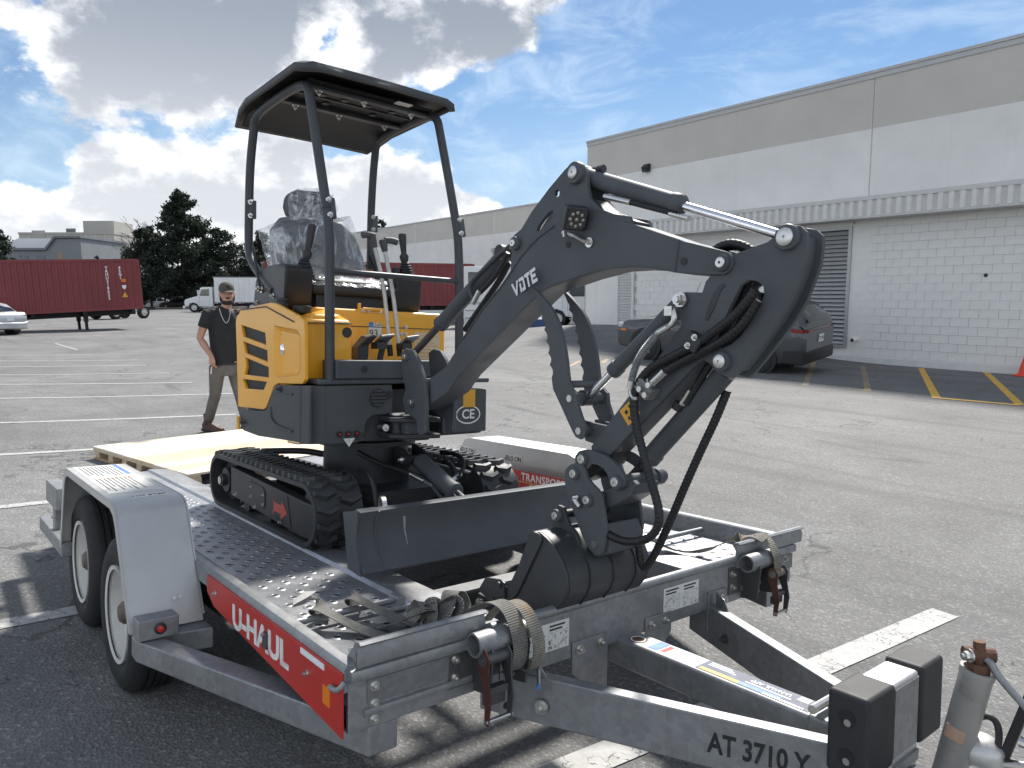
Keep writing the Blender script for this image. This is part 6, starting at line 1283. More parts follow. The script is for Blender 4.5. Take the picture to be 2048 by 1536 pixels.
# ---------------- hoses on the arm
braided([(0.5672,-0.2,0.9433),(0.5232,-0.2,0.8924),(0.4648,-0.2,0.8513),(0.3955,-0.2,0.8082),(0.3131,-0.2,0.7748),(0.2342,-0.2,0.7409),(0.1838,-0.2,0.6856),(0.1741,-0.2,0.6266),(0.1915,-0.2,0.5576),(0.2199,-0.2,0.4877),(0.244,-0.2,0.4256),(0.2675,-0.2,0.3716),(0.2814,-0.2,0.3311),(0.2807,-0.2,0.2952),(0.2583,-0.2,0.2591),(0.2165,-0.2,0.2345),(0.1554,-0.2,0.2203),(0.0951,-0.2,0.2261),(0.0314,-0.2,0.2555),(-0.0239,-0.2,0.288)], .0125, ar)
braided([(0.4053,-0.07,0.6823),(0.3702,-0.07,0.5981),(0.3223,-0.07,0.5043),(0.2693,-0.07,0.3915),(0.2265,-0.07,0.2943),(0.1857,-0.07,0.2069),(0.1488,-0.07,0.1398),(0.1258,-0.07,0.1109),(0.1093,-0.07,0.1213),(0.0997,-0.07,0.1715),(0.088,-0.07,0.2168),(0.0771,-0.07,0.2386)], .0125, ar)
braided([(0.566,-0.19,0.919),(0.5322,-0.19,0.8633),(0.4743,-0.19,0.8189),(0.397,-0.19,0.7855),(0.3316,-0.19,0.7572),(0.2803,-0.19,0.7322)], .0125, ar)
braided([(0.5504,-0.15,0.9412),(0.535,-0.15,0.8842),(0.4925,-0.15,0.8329),(0.4401,-0.15,0.7931)], .0125, ar); braided([(0.4982,-0.12,0.9788),(0.4702,-0.12,0.9141),(0.4289,-0.12,0.8479),(0.4047,-0.12,0.8071)], .0125, ar)
braided([(0.3934,-0.13,1.0666),(0.4217,-0.13,1.08),(0.4559,-0.13,1.0792),(0.4897,-0.13,1.0665),(0.5169,-0.13,1.0482)], .012, ar); braided([(0.383,-0.11,1.0586),(0.4114,-0.11,1.075),(0.449,-0.11,1.0753),(0.483,-0.11,1.0613),(0.5016,-0.11,1.0425)], .012, ar)
sg_ = braided([(0.2758,-0.215,0.8399),(0.2445,-0.215,0.8119),(0.2125,-0.215,0.779),(0.1913,-0.215,0.7398),(0.1792,-0.215,0.7002)], .0105, ar, 'spring_guard', 'galvanized', pitch=.0065, amp=.16)
tp('hose_ferrule', MB().cyl(*[(0.3069,-0.215,0.8533),(0.2706,-0.215,0.8371)], .011, n=12).tube([(0.2989,-0.205,0.8538),(0.3192,-0.205,0.8673),(0.3202,-0.205,0.8879),(0.3111,-0.205,0.9047)], .009, n=10, smooth=1).box([(0.3061,-0.205,0.8993)][0], (.026, .024, .026)), 'zinc', ar)
tp('hose_ferrule', MB().cyl(*[(0.1792,-0.215,0.7002),(0.1742,-0.215,0.6767)], .010, n=12).tube([(0.1698,-0.21,0.6764),(0.1723,-0.21,0.659),(0.186,-0.21,0.6481),(0.201,-0.21,0.6504)], .006, n=8, smooth=1), 'zinc', ar)
vb = tp('valve_block', MB().box(([(0.2172,-0.195,0.6798)][0][0], -.192, [(0.2172,-0.195,0.6798)][0][2]), (.062, .040, .040), Matrix.Rotation(R(40), 3, 'Y')), 'galvanized_dull', ar, bevel=.003)
for q in [(0.2139,-0.213,0.6786),(0.2466,-0.213,0.6915),(0.2347,-0.213,0.6624)]: tp('block_port', MB().cyl((q[0], -.212, q[2]), (q[0], -.224, q[2]), .009, n=8), 'zinc', vb)
tp('hose_ferrule', MB().cyl(*[(0.2883,-0.2,0.7324),(0.2447,-0.2,0.6969)], .0115, n=12), 'zinc', vb)
hcl = [(0.3839,-0.2,0.8135)][0]
tp('hose_clamp', MB().box((hcl[0], -.198, hcl[2]), (.05, .03, .045), Matrix.Rotation(R(35), 3, 'Y')), 'machine_black', ar, bevel=.004)
for dx in (-.01, .012): bolt((hcl[0]+dx, -.213, hcl[2]+dx), (0, -1, 0), ar, s=.55)
# ---------------- work light on the boom
wl = [(-0.058,-0.225,1.1993)][0]
_r, _t, _u = Vector((.64, .77, 0)), Vector((.76, -.63, .12)), Vector((0, 0, 1))
Ml = frame(wl, _r*.95-_t*.25, _r*.20+_u*.9+_t*.42)
fwd = Ml.col[2].xyz
lo = tp('work_light', MB().box((0, 0, 0), (.074, .074, .034)).xf(Ml), 'black_plastic', bm_, bevel=.006)
fins = MB()
for k in range(6): fins.box((-.03+k*.012, 0, -.026), (.004, .066, .02))
tp('light_fins', fins.xf(Ml), 'black_plastic', lo)
tp('light_lens', MB().box((0, 0, .0176), (.062, .062, .002)).xf(Ml), 'dark_glass', lo)
led = mesh_of(MB().lathe((0, 0, 0), (0, 0, 1), [(0, .0062), (.003, .005), (.0042, .001)], 12), 'led', MATS['zinc'], 50)
for k in range(9):
    a = 2*math.pi*k/8; rr_ = .0 if k == 8 else .021
    tinst('led', led, Ml @ Matrix.Translation((math.cos(a)*rr_, math.sin(a)*rr_, .0186)), lo)
b0 = [(-0.1397,-0.2,1.1667),(-0.082,-0.2,1.1491),(-0.0326,-0.2,1.1251)]
tp('light_bracket', MB().tube([b0[0], b0[1], b0[2]], .006, n=8).cyl(b0[2], (b0[2][0], -.181, b0[2][2]), .007, n=10).cyl((b0[2][0], -.188, b0[2][2]), (b0[2][0], -.181, b0[2][2]), .016, n=14).cyl(*[(-0.1223,-0.21,1.1683),(-0.1218,-0.21,1.1492)], .005, n=8), 'zinc', lo)
tp('cable_hole', MB().cyl(([(-0.1316,1.1295)][0][0], -.1825, [(-0.1316,1.1295)][0][1]), ([(-0.1316,1.1295)][0][0], -.1802, [(-0.1316,1.1295)][0][1]), .011, n=16), 'black_rubber', bm_)
for o in (ex, tr, s1, s2, tape):
    for k in ('_base', '_b'):
        if k in o.keys(): del o[k]

# ================================================================ vehicles
mat('car_charcoal', (.046, .050, .056), .30, .0, .05, coat=.6)
mat('car_silver', (.50, .52, .55), .30, .45, .04, coat=.5)
mat('car_white', (.68, .69, .69), .32, 0, .03, coat=.4)
mat('car_black', (.02, .02, .022), .3, .1, .05, coat=.5)
mat('box_white', (.70, .71, .71), .5, 0, .04, vscale=1)
mat('trim_black', (.015, .015, .016), .5, 0, .1)
mat('tail_red', (.22, .014, .011), .2, 0, .1, coat=.5)
mat('head_lens', (.55, .57, .60), .1, .2, .05, coat=.6)
mat('alloy', (.30, .30, .31), .35, .8, .05)
mat('container_red', (.205, .040, .043), .55, .05, .12, vscale=.6, dirt=.2, dirtcol=(.11, .035, .03), dscale=1.5)
mat('chassis_black', (.018, .017, .017), .6, .1, .2)
mat('tarp_blue', (.02, .06, .15), .6, 0, .2)
def car_wheel(root, x, y, r, side, w=.22, rimm='alloy'):
    t = obj('wheel', MB().lathe((x, y, r), (0, 1, 0), [(-w/2, r*.62), (-w/2, r*.9), (-w/2+.03, r), (w/2-.03, r), (w/2, r*.9), (w/2, r*.62)], 32, cap=False), MATS['tyre'], root)
    yo = y+side*(w/2-.02)
    rim = obj('rim', MB().lathe((x, yo, r), (0, side, 0), [(0, r*.64), (.01, r*.60), (-.05, r*.56), (-.06, .02)], 28, cap=False), MATS['trim_black'], t)
    sp = MB()
    for k in range(5):
        a = 2*math.pi*k/5+.3; c_, s_ = math.cos(a), math.sin(a)
        sp.loft([[(x+c_*d-s_*h, yo+side*e, r+s_*d+c_*h) for h in (-wd, wd) for e in ((-.02, .004) if h < 0 else (.004, -.02))] for d, wd in ((.03, .05*r/.35), (r*.60, .03*r/.35))])
    sp.lathe((x, yo, r), (0, side, 0), [(-.03, .07), (.012, .06), (.014, .001)], 16)
    obj('spokes', sp, MATS[rimm], rim)
def make_car(name, label, M, L, Wd, H, kind, paint, plate=None, group=None):
    """x runs from the nose (0) to the tail (L), y left/right, z up"""
    c = thing(name, label, 'car', M=M, group=group)
    hw = Wd/2
    if kind == 'suv':
        st = [(0, .74, .30, .72), (.06, .86, .26, .82), (.35, .95, .24, .95), (.9, 1, .22, 1.02), (1.3, 1, .22, 1.06), (2.2, 1, .22, 1.09), (3.4, 1, .22, 1.12), (4.2, .995, .24, 1.16), (4.65, .97, .28, 1.18), (L-.10, .93, .34, 1.12), (L, .88, .42, 1.02)]
        gh = [(1.15, .86, 1.05), (1.75, .80, H-.13), (2.2, .76, H-.02), (3.0, .755, H), (3.9, .75, H-.04), (4.45, .76, H-.13), (4.72, .80, H-.36), (4.80, .84, 1.16)]
    else:
        st = [(0, .72, .28, .62), (.06, .84, .24, .70), (.4, .95, .20, .78), (1.0, 1, .18, .86), (1.4, 1, .18, .92), (2.4, 1, .18, .95), (3.4, 1, .18, .98), (3.9, .985, .20, 1.00), (4.35, .95, .24, 1.0), (L-.08, .90, .30, .95), (L, .84, .38, .82)]
        gh = [(1.30, .84, .90), (1.95, .76, H-.08), (2.4, .73, H), (3.0, .72, H-.01), (3.5, .73, H-.10), (4.0, .80, .99)]
    mb = MB(); rings = []
    for (x, k, z0, z1) in st:
        w = hw*k; dz = z1-z0
        half = [(w*.86, z0), (w*.96, z0+.06), (w*.985, z0+dz*.30), (w, z0+dz*.62), (w*.985, z0+dz*.86), (w*.93, z1-.015), (w*.80, z1)]
        rings.append([(x, y, z) for y, z in half]+[(x, -y, z) for y, z in half[::-1]])
    mb.loft(rings)
    gr = []
    for (x, k, z) in gh:
        zb = .80*H if False else None
        w = hw*k; wb = hw*.93; base = min(1.0, 1) and ([s_ for s_ in st if s_[0] <= x][-1][3])-.04
        half = [(wb, base), (wb*.985, base+.03), (w+(wb-w)*.35, base+(z-base)*.55), (w, z-.05 if z-base > .12 else z-.01), (w*.92, z-.012 if z-base > .12 else z-.003), (w*.6, z)]
        gr.append([(x, y, zz) for y, zz in half]+[(x, -y, zz) for y, zz in half[::-1]])
    body = obj('body', mb, MATS[paint], c, smooth=40)
    obj('cabin', MB().loft(gr), MATS[paint], c, smooth=40)
    # side glass, set a little proud of the cabin
    def gpt(x, f, side, out=.012):
        for a, b in zip(range(len(gh)-1), range(1, len(gh))):
            if gh[a][0] <= x <= gh[b][0]:
                t = (x-gh[a][0])/(gh[b][0]-gh[a][0]); ra, rb = gr[a], gr[b]
                P = [Vector(ra[i]).lerp(Vector(rb[i]), t) for i in range(4)]
                seg = f*3; i = min(int(seg), 2); p = P[i].lerp(P[i+1], seg-i)
                return Vector((p.x, side*(p.y+out), p.z))
    n = len(gh)
    xs = [gh[0][0]+.30]+[gh[0][0]+.30+(gh[-1][0]-.25-gh[0][0]-.30)*i/14 for i in range(1, 15)]
    nd = (1, 7, 12) if kind == 'suv' else (1, 8)
    for side in (-1, 1):
        for a, b in (((1, 6), (7, 11), (12, 14)) if kind == 'suv' else ((1, 7), (8, 13))):
            m2 = MB(); rows = []
            for i in range(a, b+1): rows.append([gpt(xs[i], .34, side), gpt(xs[i], .62, side), gpt(xs[i], .93, side)])
            for r_ in rows: m2.v += [tuple(p) for p in r_]
            m2.f = [(3*i+j, 3*i+j+1, 3*i+j+4, 3*i+j+3) for i in range(len(rows)-1) for j in range(2)]
            obj('side_window', m2, MATS['dark_glass'], c, smooth=60)
        obj('door_handle', MB().b2((2.35, side*(hw+.002), .93), (2.55, side*(hw+.025), .96)).b2((3.35, side*(hw+.002), .95), (3.55, side*(hw+.025), .98)) if kind == 'suv' else MB().b2((2.6, side*(hw-.005), .80), (2.78, side*(hw+.02), .83)), MATS[paint], c, bevel=.005)
        obj('mirror', MB().loft([[(1.55, side*(hw-.05), 1.05), (1.70, side*(hw-.05), 1.05), (1.70, side*(hw-.05), 1.13), (1.55, side*(hw-.05), 1.13)], [(1.58, side*(hw+.18), 1.06), (1.68, side*(hw+.20), 1.06), (1.68, side*(hw+.20), 1.20), (1.58, side*(hw+.18), 1.18)]]) if kind == 'suv' else MB().box((1.65, side*(hw+.06), .98), (.1, .2, .12)), MATS[paint], c, bevel=.02)
        hl = st[1]
        obj('headlight', MB().box((.16, side*hw*.72, .66 if kind == 'sedan' else .80), (.26, .34, .12), Matrix.Rotation(side*-.35, 3, 'Z')), MATS['head_lens'], c, bevel=.03)
        obj('side_marker', MB().box((.30, side*(hw*.955), .70 if kind == 'suv' else .56), (.14, .03, .05)), MATS['amber'], c)
    def band(x0, x1, f0, f1, name, m):
        m2 = MB(); A = []
        for x, f in ((x0, f0), (x1, f1)): pass
    # windscreen and rear glass
    a, b = gr[0], gr[1]
    def glass(nm, ia, ib, lo, hi, sgn):
        A = [Vector(gr[ia][i]) for i in (3, 8)]; B = [Vector(gr[ib][i]) for i in (3, 8)]
        n_ = Vector((sgn*.014, 0, .014))
        P = [A[0].lerp(B[0], lo), A[1].lerp(B[1], lo), A[1].lerp(B[1], hi), A[0].lerp(B[0], hi)]
        P = [Vector((p.x, p.y*.93, p.z))+n_ for p in P]
        mids = [(P[0]+P[1])/2+Vector((sgn*.03, 0, .02)), (P[3]+P[2])/2+Vector((sgn*.03, 0, .02))]
        m2 = MB(); m2.v = [tuple(p) for p in (P[0], mids[0], P[1], P[2], mids[1], P[3])]; m2.f = [(0, 1, 4, 5), (1, 2, 3, 4)]
        obj(nm, m2, MATS['dark_glass'], c, smooth=60)
    glass('windscreen', 0, 1, .12, .97, -1)
    if kind == 'suv': glass('rear_window', -2, -3, -.35, .92, 1)
    else: glass('rear_window', -1, -2, .12, .95, 1)
    zt = .95 if kind == 'suv' else .82
    # tail: lamps, number plate, bumper
    if kind == 'suv':
        obj('light_bar', MB().b2((L-.03, -hw*.80, 1.025), (L+.012, hw*.80, 1.037)), MATS['tail_red'], c, bevel=.004)
        for side in (-1, 1): obj('tail_light', MB().loft([[(L-.32, side*hw*.975, 1.0), (L-.32, side*hw*.985, 1.08), (L-.30, side*hw*.90, 1.08), (L-.30, side*hw*.90, 1.0)], [(L-.09, side*hw*.945, 1.0), (L-.09, side*hw*.945, 1.07), (L-.10, side*hw*.86, 1.07), (L-.10, side*hw*.86, 1.0)], [(L+.008, side*hw*.82, 1.01), (L+.008, side*hw*.82, 1.05), (L-.03, side*hw*.6, 1.05), (L-.03, side*hw*.6, 1.01)]]), MATS['tail_red'], c, smooth=40)
        obj('rear_bumper', MB().loft([[(L-.45, y, z) for y, z in ((hw*1.0, .30), (hw*1.0, .60), (-hw*1.0, .60), (-hw*1.0, .30))], [(L-.05, y, z) for y, z in ((hw*.96, .30), (hw*.96, .62), (-hw*.96, .62), (-hw*.96, .30))], [(L+.05, y, z) for y, z in ((hw*.80, .36), (hw*.80, .58), (-hw*.80, .58), (-hw*.80, .36))]]), MATS['trim_black'], c, bevel=.03)
    else:
        for side in (-1, 1): obj('tail_light', MB().loft([[(L-.34, side*hw*.965, .80), (L-.34, side*hw*.955, .92), (L-.3, side*hw*.85, .92), (L-.3, side*hw*.85, .80)], [(L+.0, side*hw*.80, .72), (L-.01, side*hw*.78, .90), (L-.06, side*hw*.55, .88), (L-.05, side*hw*.55, .74)]]), MATS['tail_red'], c, smooth=40)
        obj('rear_bumper', MB().loft([[(L-.4, y, z) for y, z in ((hw*.985, .24), (hw*.985, .56), (-hw*.985, .56), (-hw*.985, .24))], [(L-.02, y, z) for y, z in ((hw*.9, .26), (hw*.9, .58), (-hw*.9, .58), (-hw*.9, .26))], [(L+.06, y, z) for y, z in ((hw*.7, .30), (hw*.7, .52), (-hw*.7, .52), (-hw*.7, .30))]]), MATS[paint], c, bevel=.03)
    pl = obj('number_plate', MB().b2((L+.012, -.155, zt-.20), (L+.022, .155, zt-.03)), MATS['white_print'], c)
    if plate:
        me = text_mesh(plate, .10, MATS['decal_navy'], .001); inst('lettering', me, frame((L+.024, 0, zt-.115), (0, 1, 0), (0, 0, 1)), pl)
    r = .37 if kind == 'suv' else .32
    for x in (.95, L-1.02 if kind == 'suv' else L-1.0):
        for side in (-1, 1):
            obj('wheel_arch', MB().lathe((x, side*(hw-.12), r), (0, side, 0), [(0, r*1.17), (.124, r*1.17), (.128, r*1.10), (.124, r*1.05), (.0, r*1.0)], 32, cap=False), MATS['trim_black'], c)
            obj('arch_fill', MB().cyl((x, side*(hw-.3), r), (x, side*(hw+.004), r), r*1.12, n=30), MATS['trim_black'], c)
            car_wheel(c, x, side*(hw-.085), r, side)
    return c
def on_ground(P, heading):
    """matrix for a vehicle: origin at P (nose), local x points from nose to tail"""
    h = Vector((heading[0], heading[1])).normalized(); p = Vector((P[0], P[1]))
    q = p+h*4; n = Vector((-h.y, h.x)); r_ = p+n*1.6
    ex_ = Vector((h.x, h.y, (gz(q.x, q.y)-gz(p.x, p.y))/4)).normalized(); ey_ = Vector((n.x, n.y, (gz(r_.x, r_.y)-gz(p.x, p.y))/1.6))
    return frame((p.x, p.y, gz(p.x, p.y)), ex_, ey_)
CRh, CFh = Vector((.639, .769, 0)), Vector((-.769, .639, 0))   # to the right / away, seen from where the photo was taken
def cpos(px, depth): return CRh*((px-1024)/1480*depth)+CFh*(depth*.9929)
a_ = R(41)
hd = CRh*math.cos(a_)-CFh*math.sin(a_)      # nose -> tail of the suv
pn = cpos(1222, 19.6)+(-hd.yx.to_3d()*0)
nrm_s = Vector((-hd.y, hd.x, 0))
pn = cpos(1232, 19.3)+nrm_s*.75
suv = make_car('parked_suv', 'charcoal grey suv parked nose-in beside the louvred wall vent', on_ground(pn, hd), 4.85, 1.92, 1.70, 'suv', 'car_charcoal', plate='TP 58G')
obj('antenna', MB().cyl((1.9, -.3, 1.62), (2.05, -.3, 1.95), .006, n=6), MATS['trim_black'], suv)
# silver sedan at the left edge
hs = CRh*.92-CFh*.38
pt = cpos(30, 32.0)-hs*4.6
make_car('parked_sedan', 'silver sedan cut off by the left edge in front of the red container', on_ground(pt, hs), 4.55, 1.75, 1.43, 'sedan', 'car_silver')
# far cars under the pines
for px, dep, pm, lab in ((345, 96, 'car_black', 'dark car parked under the pines, nearest the white box truck'), (300, 98, 'car_white', 'pale car parked in the shade under the left pines')):
    make_car('distant_car', lab, on_ground(cpos(px-14, dep), CRh), 4.5, 1.75, 1.43, 'sedan', pm, group='cars under the pines')
# ------------------------------------------------ shipping containers on road chassis
def container(name, label, M, L=12.19, marks=False, legs=True, lettering=None):
    c = thing(name, label, 'container', M=M)
    H, Wd, z0 = 2.5, 2.44, 1.15
    mb = MB()
    for sy in (-1, 1):
        n = 44; pts = []
        for i in range(n):
            x0 = .12+i*(L-.24)/n; w = (L-.24)/n
            pts += [(x0, 0), (x0+w*.30, 0), (x0+w*.45, .036), (x0+w*.85, .036)]
        pts.append((L-.12, 0))
        ring = [[(x, sy*(Wd/2-.02-d), z0+.12) for x, d in pts], [(x, sy*(Wd/2-.02-d), z0+H-.10) for x, d in pts]]
        m2 = MB(); nn = len(pts); m2.v = ring[0]+ring[1]; m2.f = [(i, i+1, nn+i+1, nn+i) for i in range(nn-1)]
        obj('corrugated_side', m2, MATS['container_red'], c, smooth=0)
    for x in (0, L-.12):
        for sy in (-1, 1): obj('corner_post', MB().b2((x, sy*Wd/2, z0), (x+.12, sy*(Wd/2-.12), z0+H)), MATS['container_red'], c)
    for z in (z0, z0+H-.10):
        for sy in (-1, 1): obj('side_rail', MB().b2((.12, sy*Wd/2, z), (L-.12, sy*(Wd/2-.06), z+.12)), MATS['container_red'], c)
    obj('roof', MB().b2((.0, -Wd/2+.06, z0+H-.06), (L, Wd/2-.06, z0+H-.03)), MATS['box_white'], c)
    obj('end_wall', MB().b2((.03, -Wd/2+.12, z0+.02), (.06, Wd/2-.12, z0+H-.02)), MATS['container_red'], c)
    dr = obj('doors', MB().b2((L-.07, -Wd/2+.12, z0+.02), (L-.03, Wd/2-.12, z0+H-.02)), MATS['container_red'], c)
    for y in (-.9, -.35, .35, .9): obj('lock_rod', MB().cyl((L, y, z0+.1), (L, y, z0+H-.1), .025, n=8), MATS['steel_dark'], dr)
    ch = obj('chassis', MB().b2((.2, -.45, z0-.28), (L-.1, -.30, z0-.005)).b2((.2, .30, z0-.28), (L-.1, .45, z0-.005)), MATS['chassis_black'], c)
    for i in range(6): obj('chassis_crossbar', MB().b2((.4+i*2.2, -1.15, z0-.16), (.55+i*2.2, 1.15, z0-.01)), MATS['chassis_black'], ch)
    if legs:
        for sy in (-1, 1): obj('landing_leg', MB().b2((2.5, sy*.85, .62), (2.68, sy*.67, z0-.01)).b2((2.53, sy*.83, .06), (2.65, sy*.70, .62)).b2((2.42, sy*.92, .0), (2.76, sy*.60, .05)), MATS['chassis_black'], c)
    for x in (L-1.2, L-2.5):
        for sy in (-1, 1):
            w = obj('wheel', MB().lathe((x, sy*.95, .5), (0, 1, 0), [(-.15, .30), (-.15, .46), (-.1, .5), (.1, .5), (.15, .46), (.15, .30)], 28, cap=False), MATS['tyre'], c)
            obj('rim', MB().lathe((x, sy*1.06, .5), (0, sy, 0), [(0, .31), (.02, .28), (-.05, .2), (0, .08), (0, .001)], 24, cap=False), MATS['alloy'], w)
        obj('axle', MB().cyl((x, -.9, .5), (x, .9, .5), .06, n=10).b2((x-.15, -.46, .5), (x+.15, .46, z0-.2)), MATS['chassis_black'], c)
    if marks:
        yy = Wd/2+.004
        for k, ch_ in enumerate('TRHU318622'): inst('lettering', text_mesh(ch_, .19, MATS['white_print'], .003, bold=.006), frame((1.55, yy, z0+H-.42-k*.165), (-1, 0, 0), (0, 0, 1)), c)
        for k, ch_ in enumerate('45G1'): inst('lettering', text_mesh(ch_, .19, MATS['white_print'], .003, bold=.006), frame((.95, yy, z0+H-.42-k*.165), (-1, 0, 0), (0, 0, 1)), c)
        obj('orange_label', MB().box((.82, yy, z0+1.45), (.20, .006, .16)), MATS['amber'], c); obj('white_shield', MB().ext_y([(.72, z0+1.22), (.92, z0+1.22), (.90, z0+1.08), (.82, z0+1.0), (.74, z0+1.08)], yy-.003, yy+.003), MATS['white_print'], c)
        obj('warning_triangle', MB().ext_y([(.68, z0+.62), (.96, z0+.62), (.82, z0+.88)], yy-.003, yy+.003), MATS['sticker_yellow'], c)
        inst('lettering', text_mesh('PRUDENTIAL', .25, MATS['decal_white'], .003, spacing=1.25), frame((7.6, .456, z0-.15), (-1, 0, 0), (0, 0, 1)), ch)
    return c
def frame_tilt(P, hx, tilt):
    h = Vector((hx.x, hx.y, 0)).normalized(); n = Vector((-h.y, h.x, 0)); e = h*math.cos(tilt)-Vector((0, 0, 1))*math.sin(tilt)
    return frame(P, e, n)
# the near one, its front end raised on the landing legs; nose to the right
dirc = (CRh*.74+CFh*.67).normalized()             # from tail (left) to nose (right)
nose = cpos(284, 39.3); zc = gz(nose.x, nose.y)
container('red_container', 'long dark red shipping container on a black chassis at the far left', frame_tilt((nose.x, nose.y, zc-.10), -dirc, R(2.4)), marks=True)
nose2 = cpos(938, 47)
container('red_container', 'red shipping container on wheels parked behind the excavator by the far wing', frame_tilt((nose2.x, nose2.y, gz(nose2.x, nose2.y)-.05), -(CRh*.93+CFh*.36), 0), L=12.19, legs=False)
# ------------------------------------------------ trucks
def truck(name, label, M, box=True, L=8.2):
    """x from the front bumper (0) backwards"""
    t = thing(name, label, 'truck', M=M)
    hood = [(0, .55), (.0, 1.15), (.12, 1.30), (.95, 1.55), (1.25, 1.62), (1.25, .55)]
    hd_ = obj('hood', MB().ext_y(hood, -.88, .88), MATS['car_white'], t, bevel=.08, seg=3)
    obj('grille', MB().b2((-.03, -.42, .68), (-.002, .42, 1.15)), MATS['alloy'], hd_)
    for k in range(5): obj('grille_bar', MB().b2((-.05, -.40, .72+k*.09), (-.032, .40, .75+k*.09)), MATS['chrome'], hd_)
    obj('front_bumper', MB().b2((-.12, -1.12, .38), (.10, 1.12, .64)), MATS['car_white'], t, bevel=.03)
    for s_ in (-1, 1):
        obj('headlight', MB().box((.06, s_*.72, .92), (.16, .30, .22)), MATS['head_lens'], t, bevel=.03)
        obj('fender', MB().ext_y([(.1, .58), (.08, .95), (.5, 1.12), (1.1, 1.08), (1.55, .75), (1.55, .58), (1.42, .58), (1.25, .85), (.9, .98), (.55, .9), (.42, .58)], s_*.80, s_*1.10), MATS['car_white'], t, bevel=.03)
    cab = [(1.25, .55), (1.25, 1.60), (1.62, 2.45), (1.75, 2.52), (2.75, 2.55), (2.80, .55)]
    cb = obj('cab', MB().ext_y(cab, -1.0, 1.0), MATS['car_white'], t, bevel=.06, seg=3)
    obj('windscreen', MB().loft([[(1.25, -.86, 1.66), (1.25, .86, 1.66), (1.27, .86, 1.66), (1.27, -.86, 1.66)], [(1.575, -.80, 2.38), (1.575, .80, 2.38), (1.595, .80, 2.38), (1.595, -.80, 2.38)]]), MATS['dark_glass'], cb)
    for s_ in (-1, 1):
        obj('side_window', MB().ext_y([(1.52, 1.66), (1.72, 2.30), (2.42, 2.34), (2.42, 1.66)], s_*1.001, s_*1.012), MATS['dark_glass'], cb)
        obj('mirror', MB().box((1.42, s_*1.25, 2.0), (.10, .16, .42)).bar((1.5, s_*1.0, 2.15), (1.43, s_*1.2, 2.15), .03, .03).bar((1.5, s_*1.0, 1.75), (1.43, s_*1.2, 1.85), .03, .03), MATS['car_white'], cb, bevel=.02)
        obj('door_line', MB().b2((1.50, s_*1.0005, .75), (1.515, s_*1.004, 1.64)).b2((2.44, s_*1.0005, .75), (2.455, s_*1.004, 2.34)), MATS['trim_black'], cb)
        obj('step', MB().b2((1.6, s_*.75, .42), (2.5, s_*1.05, .50)), MATS['alloy'], t)
    obj('frame', MB().b2((.3, -.42, .60), (L, -.30, .85)).b2((.3, .30, .60), (L, .42, .85)), MATS['chassis_black'], t)
    if box:
        bx_ = obj('cargo_box', MB().b2((3.0, -1.22, .95), (L+.1, 1.22, 3.55)), MATS['box_white'], t, bevel=.03)
        for z in (.95, 3.47):
            for s_ in (-1, 1): obj('box_rail', MB().b2((2.98, s_*1.222, z), (L+.12, s_*1.24, z+.10)), MATS['alloy'], bx_)
        for i in range(10): obj('box_seam', MB().b2((3.4+i*.5, -1.2225, 1.06), (3.412+i*.5, -1.2205, 3.46)), MATS['alloy'], bx_)
        obj('side_guard', MB().b2((3.6, -1.1, .55), (5.2, -1.05, .85)), MATS['chassis_black'], t)
    for x in (.95, L-1.6):
        for s_ in (-1, 1):
            w = obj('wheel', MB().lathe((x, s_*.95, .48), (0, 1, 0), [(-.15, .29), (-.15, .44), (-.1, .48), (.1, .48), (.15, .44), (.15, .29)], 28, cap=False), MATS['tyre'], t)
            obj('rim', MB().lathe((x, s_*1.06, .48), (0, s_, 0), [(0, .30), (.02, .27), (-.05, .2), (.03, .10), (.03, .001)], 24, cap=False), MATS['wheel_white'], w)
    return t
pf_ = cpos(381, 77)
truck('box_truck', 'white box truck with its cab to the left behind the walking man', on_ground(pf_, CRh*.985+CFh*.17))
pf_ = cpos(1086, 42)
truck('white_truck', 'white conventional truck cab half hidden behind the raised boom', on_ground(pf_, CRh*.97-CFh*.22), box=False, L=6.0)
# tall white utility box with a dark door seen through the boom cylinder
pk = cpos(960, 40); kz = gz(pk.x, pk.y)
kb = thing('utility_cabinet', 'tall white utility cabinet with a dark panel beside the red container', 'cabinet', M=frame((pk.x, pk.y, kz), CRh, CFh))
obj('cabinet_body', MB().b2((-.85, 0, 0), (.85, 1.4, 3.25)), MATS['box_white'], kb, bevel=.03)
obj('dark_panel', MB().b2((-.62, -.02, 1.5), (-.05, -.001, 2.95)), MATS['dark_glass'], kb, bevel=.01)
for z in (.5, .9, 1.3): obj('cabinet_rail', MB().b2((-.8, -.06, z), (.8, -.02, z+.05)), MATS['alloy'], kb)
# blue covered bin
pb_ = cpos(1066, 34.5); bz_ = gz(pb_.x, pb_.y)
bn = thing('blue_bin', 'dark blue covered bin standing on the asphalt behind the boom', 'bin', M=frame((pb_.x, pb_.y, bz_), CRh, CFh))
obj('bin_body', MB().loft([[(-.75, 0, 0), (.55, 0, 0), (.55, 1, 0), (-.75, 1, 0)], [(-.85, -.05, .62), (.62, -.05, .62), (.62, 1.05, .62), (-.85, 1.05, .62)]]), MATS['tarp_blue'], bn, bevel=.03)
obj('bin_cover', MB().loft([[(-.88, -.08, .60), (.65, -.08, .60), (.65, 1.08, .60), (-.88, 1.08, .60)], [(-.75, .1, .74), (.5, .1, .70), (.5, .9, .70), (-.75, .9, .74)]]), MATS['tarp_blue'], bn, bevel=.04)
# truck whose front wheel shows under the raised container
truck('parked_truck', 'white truck mostly hidden behind the far-left red container, one wheel showing', on_ground(cpos(196, 53), CFh*.93+CRh*.36), box=False, L=5.0)
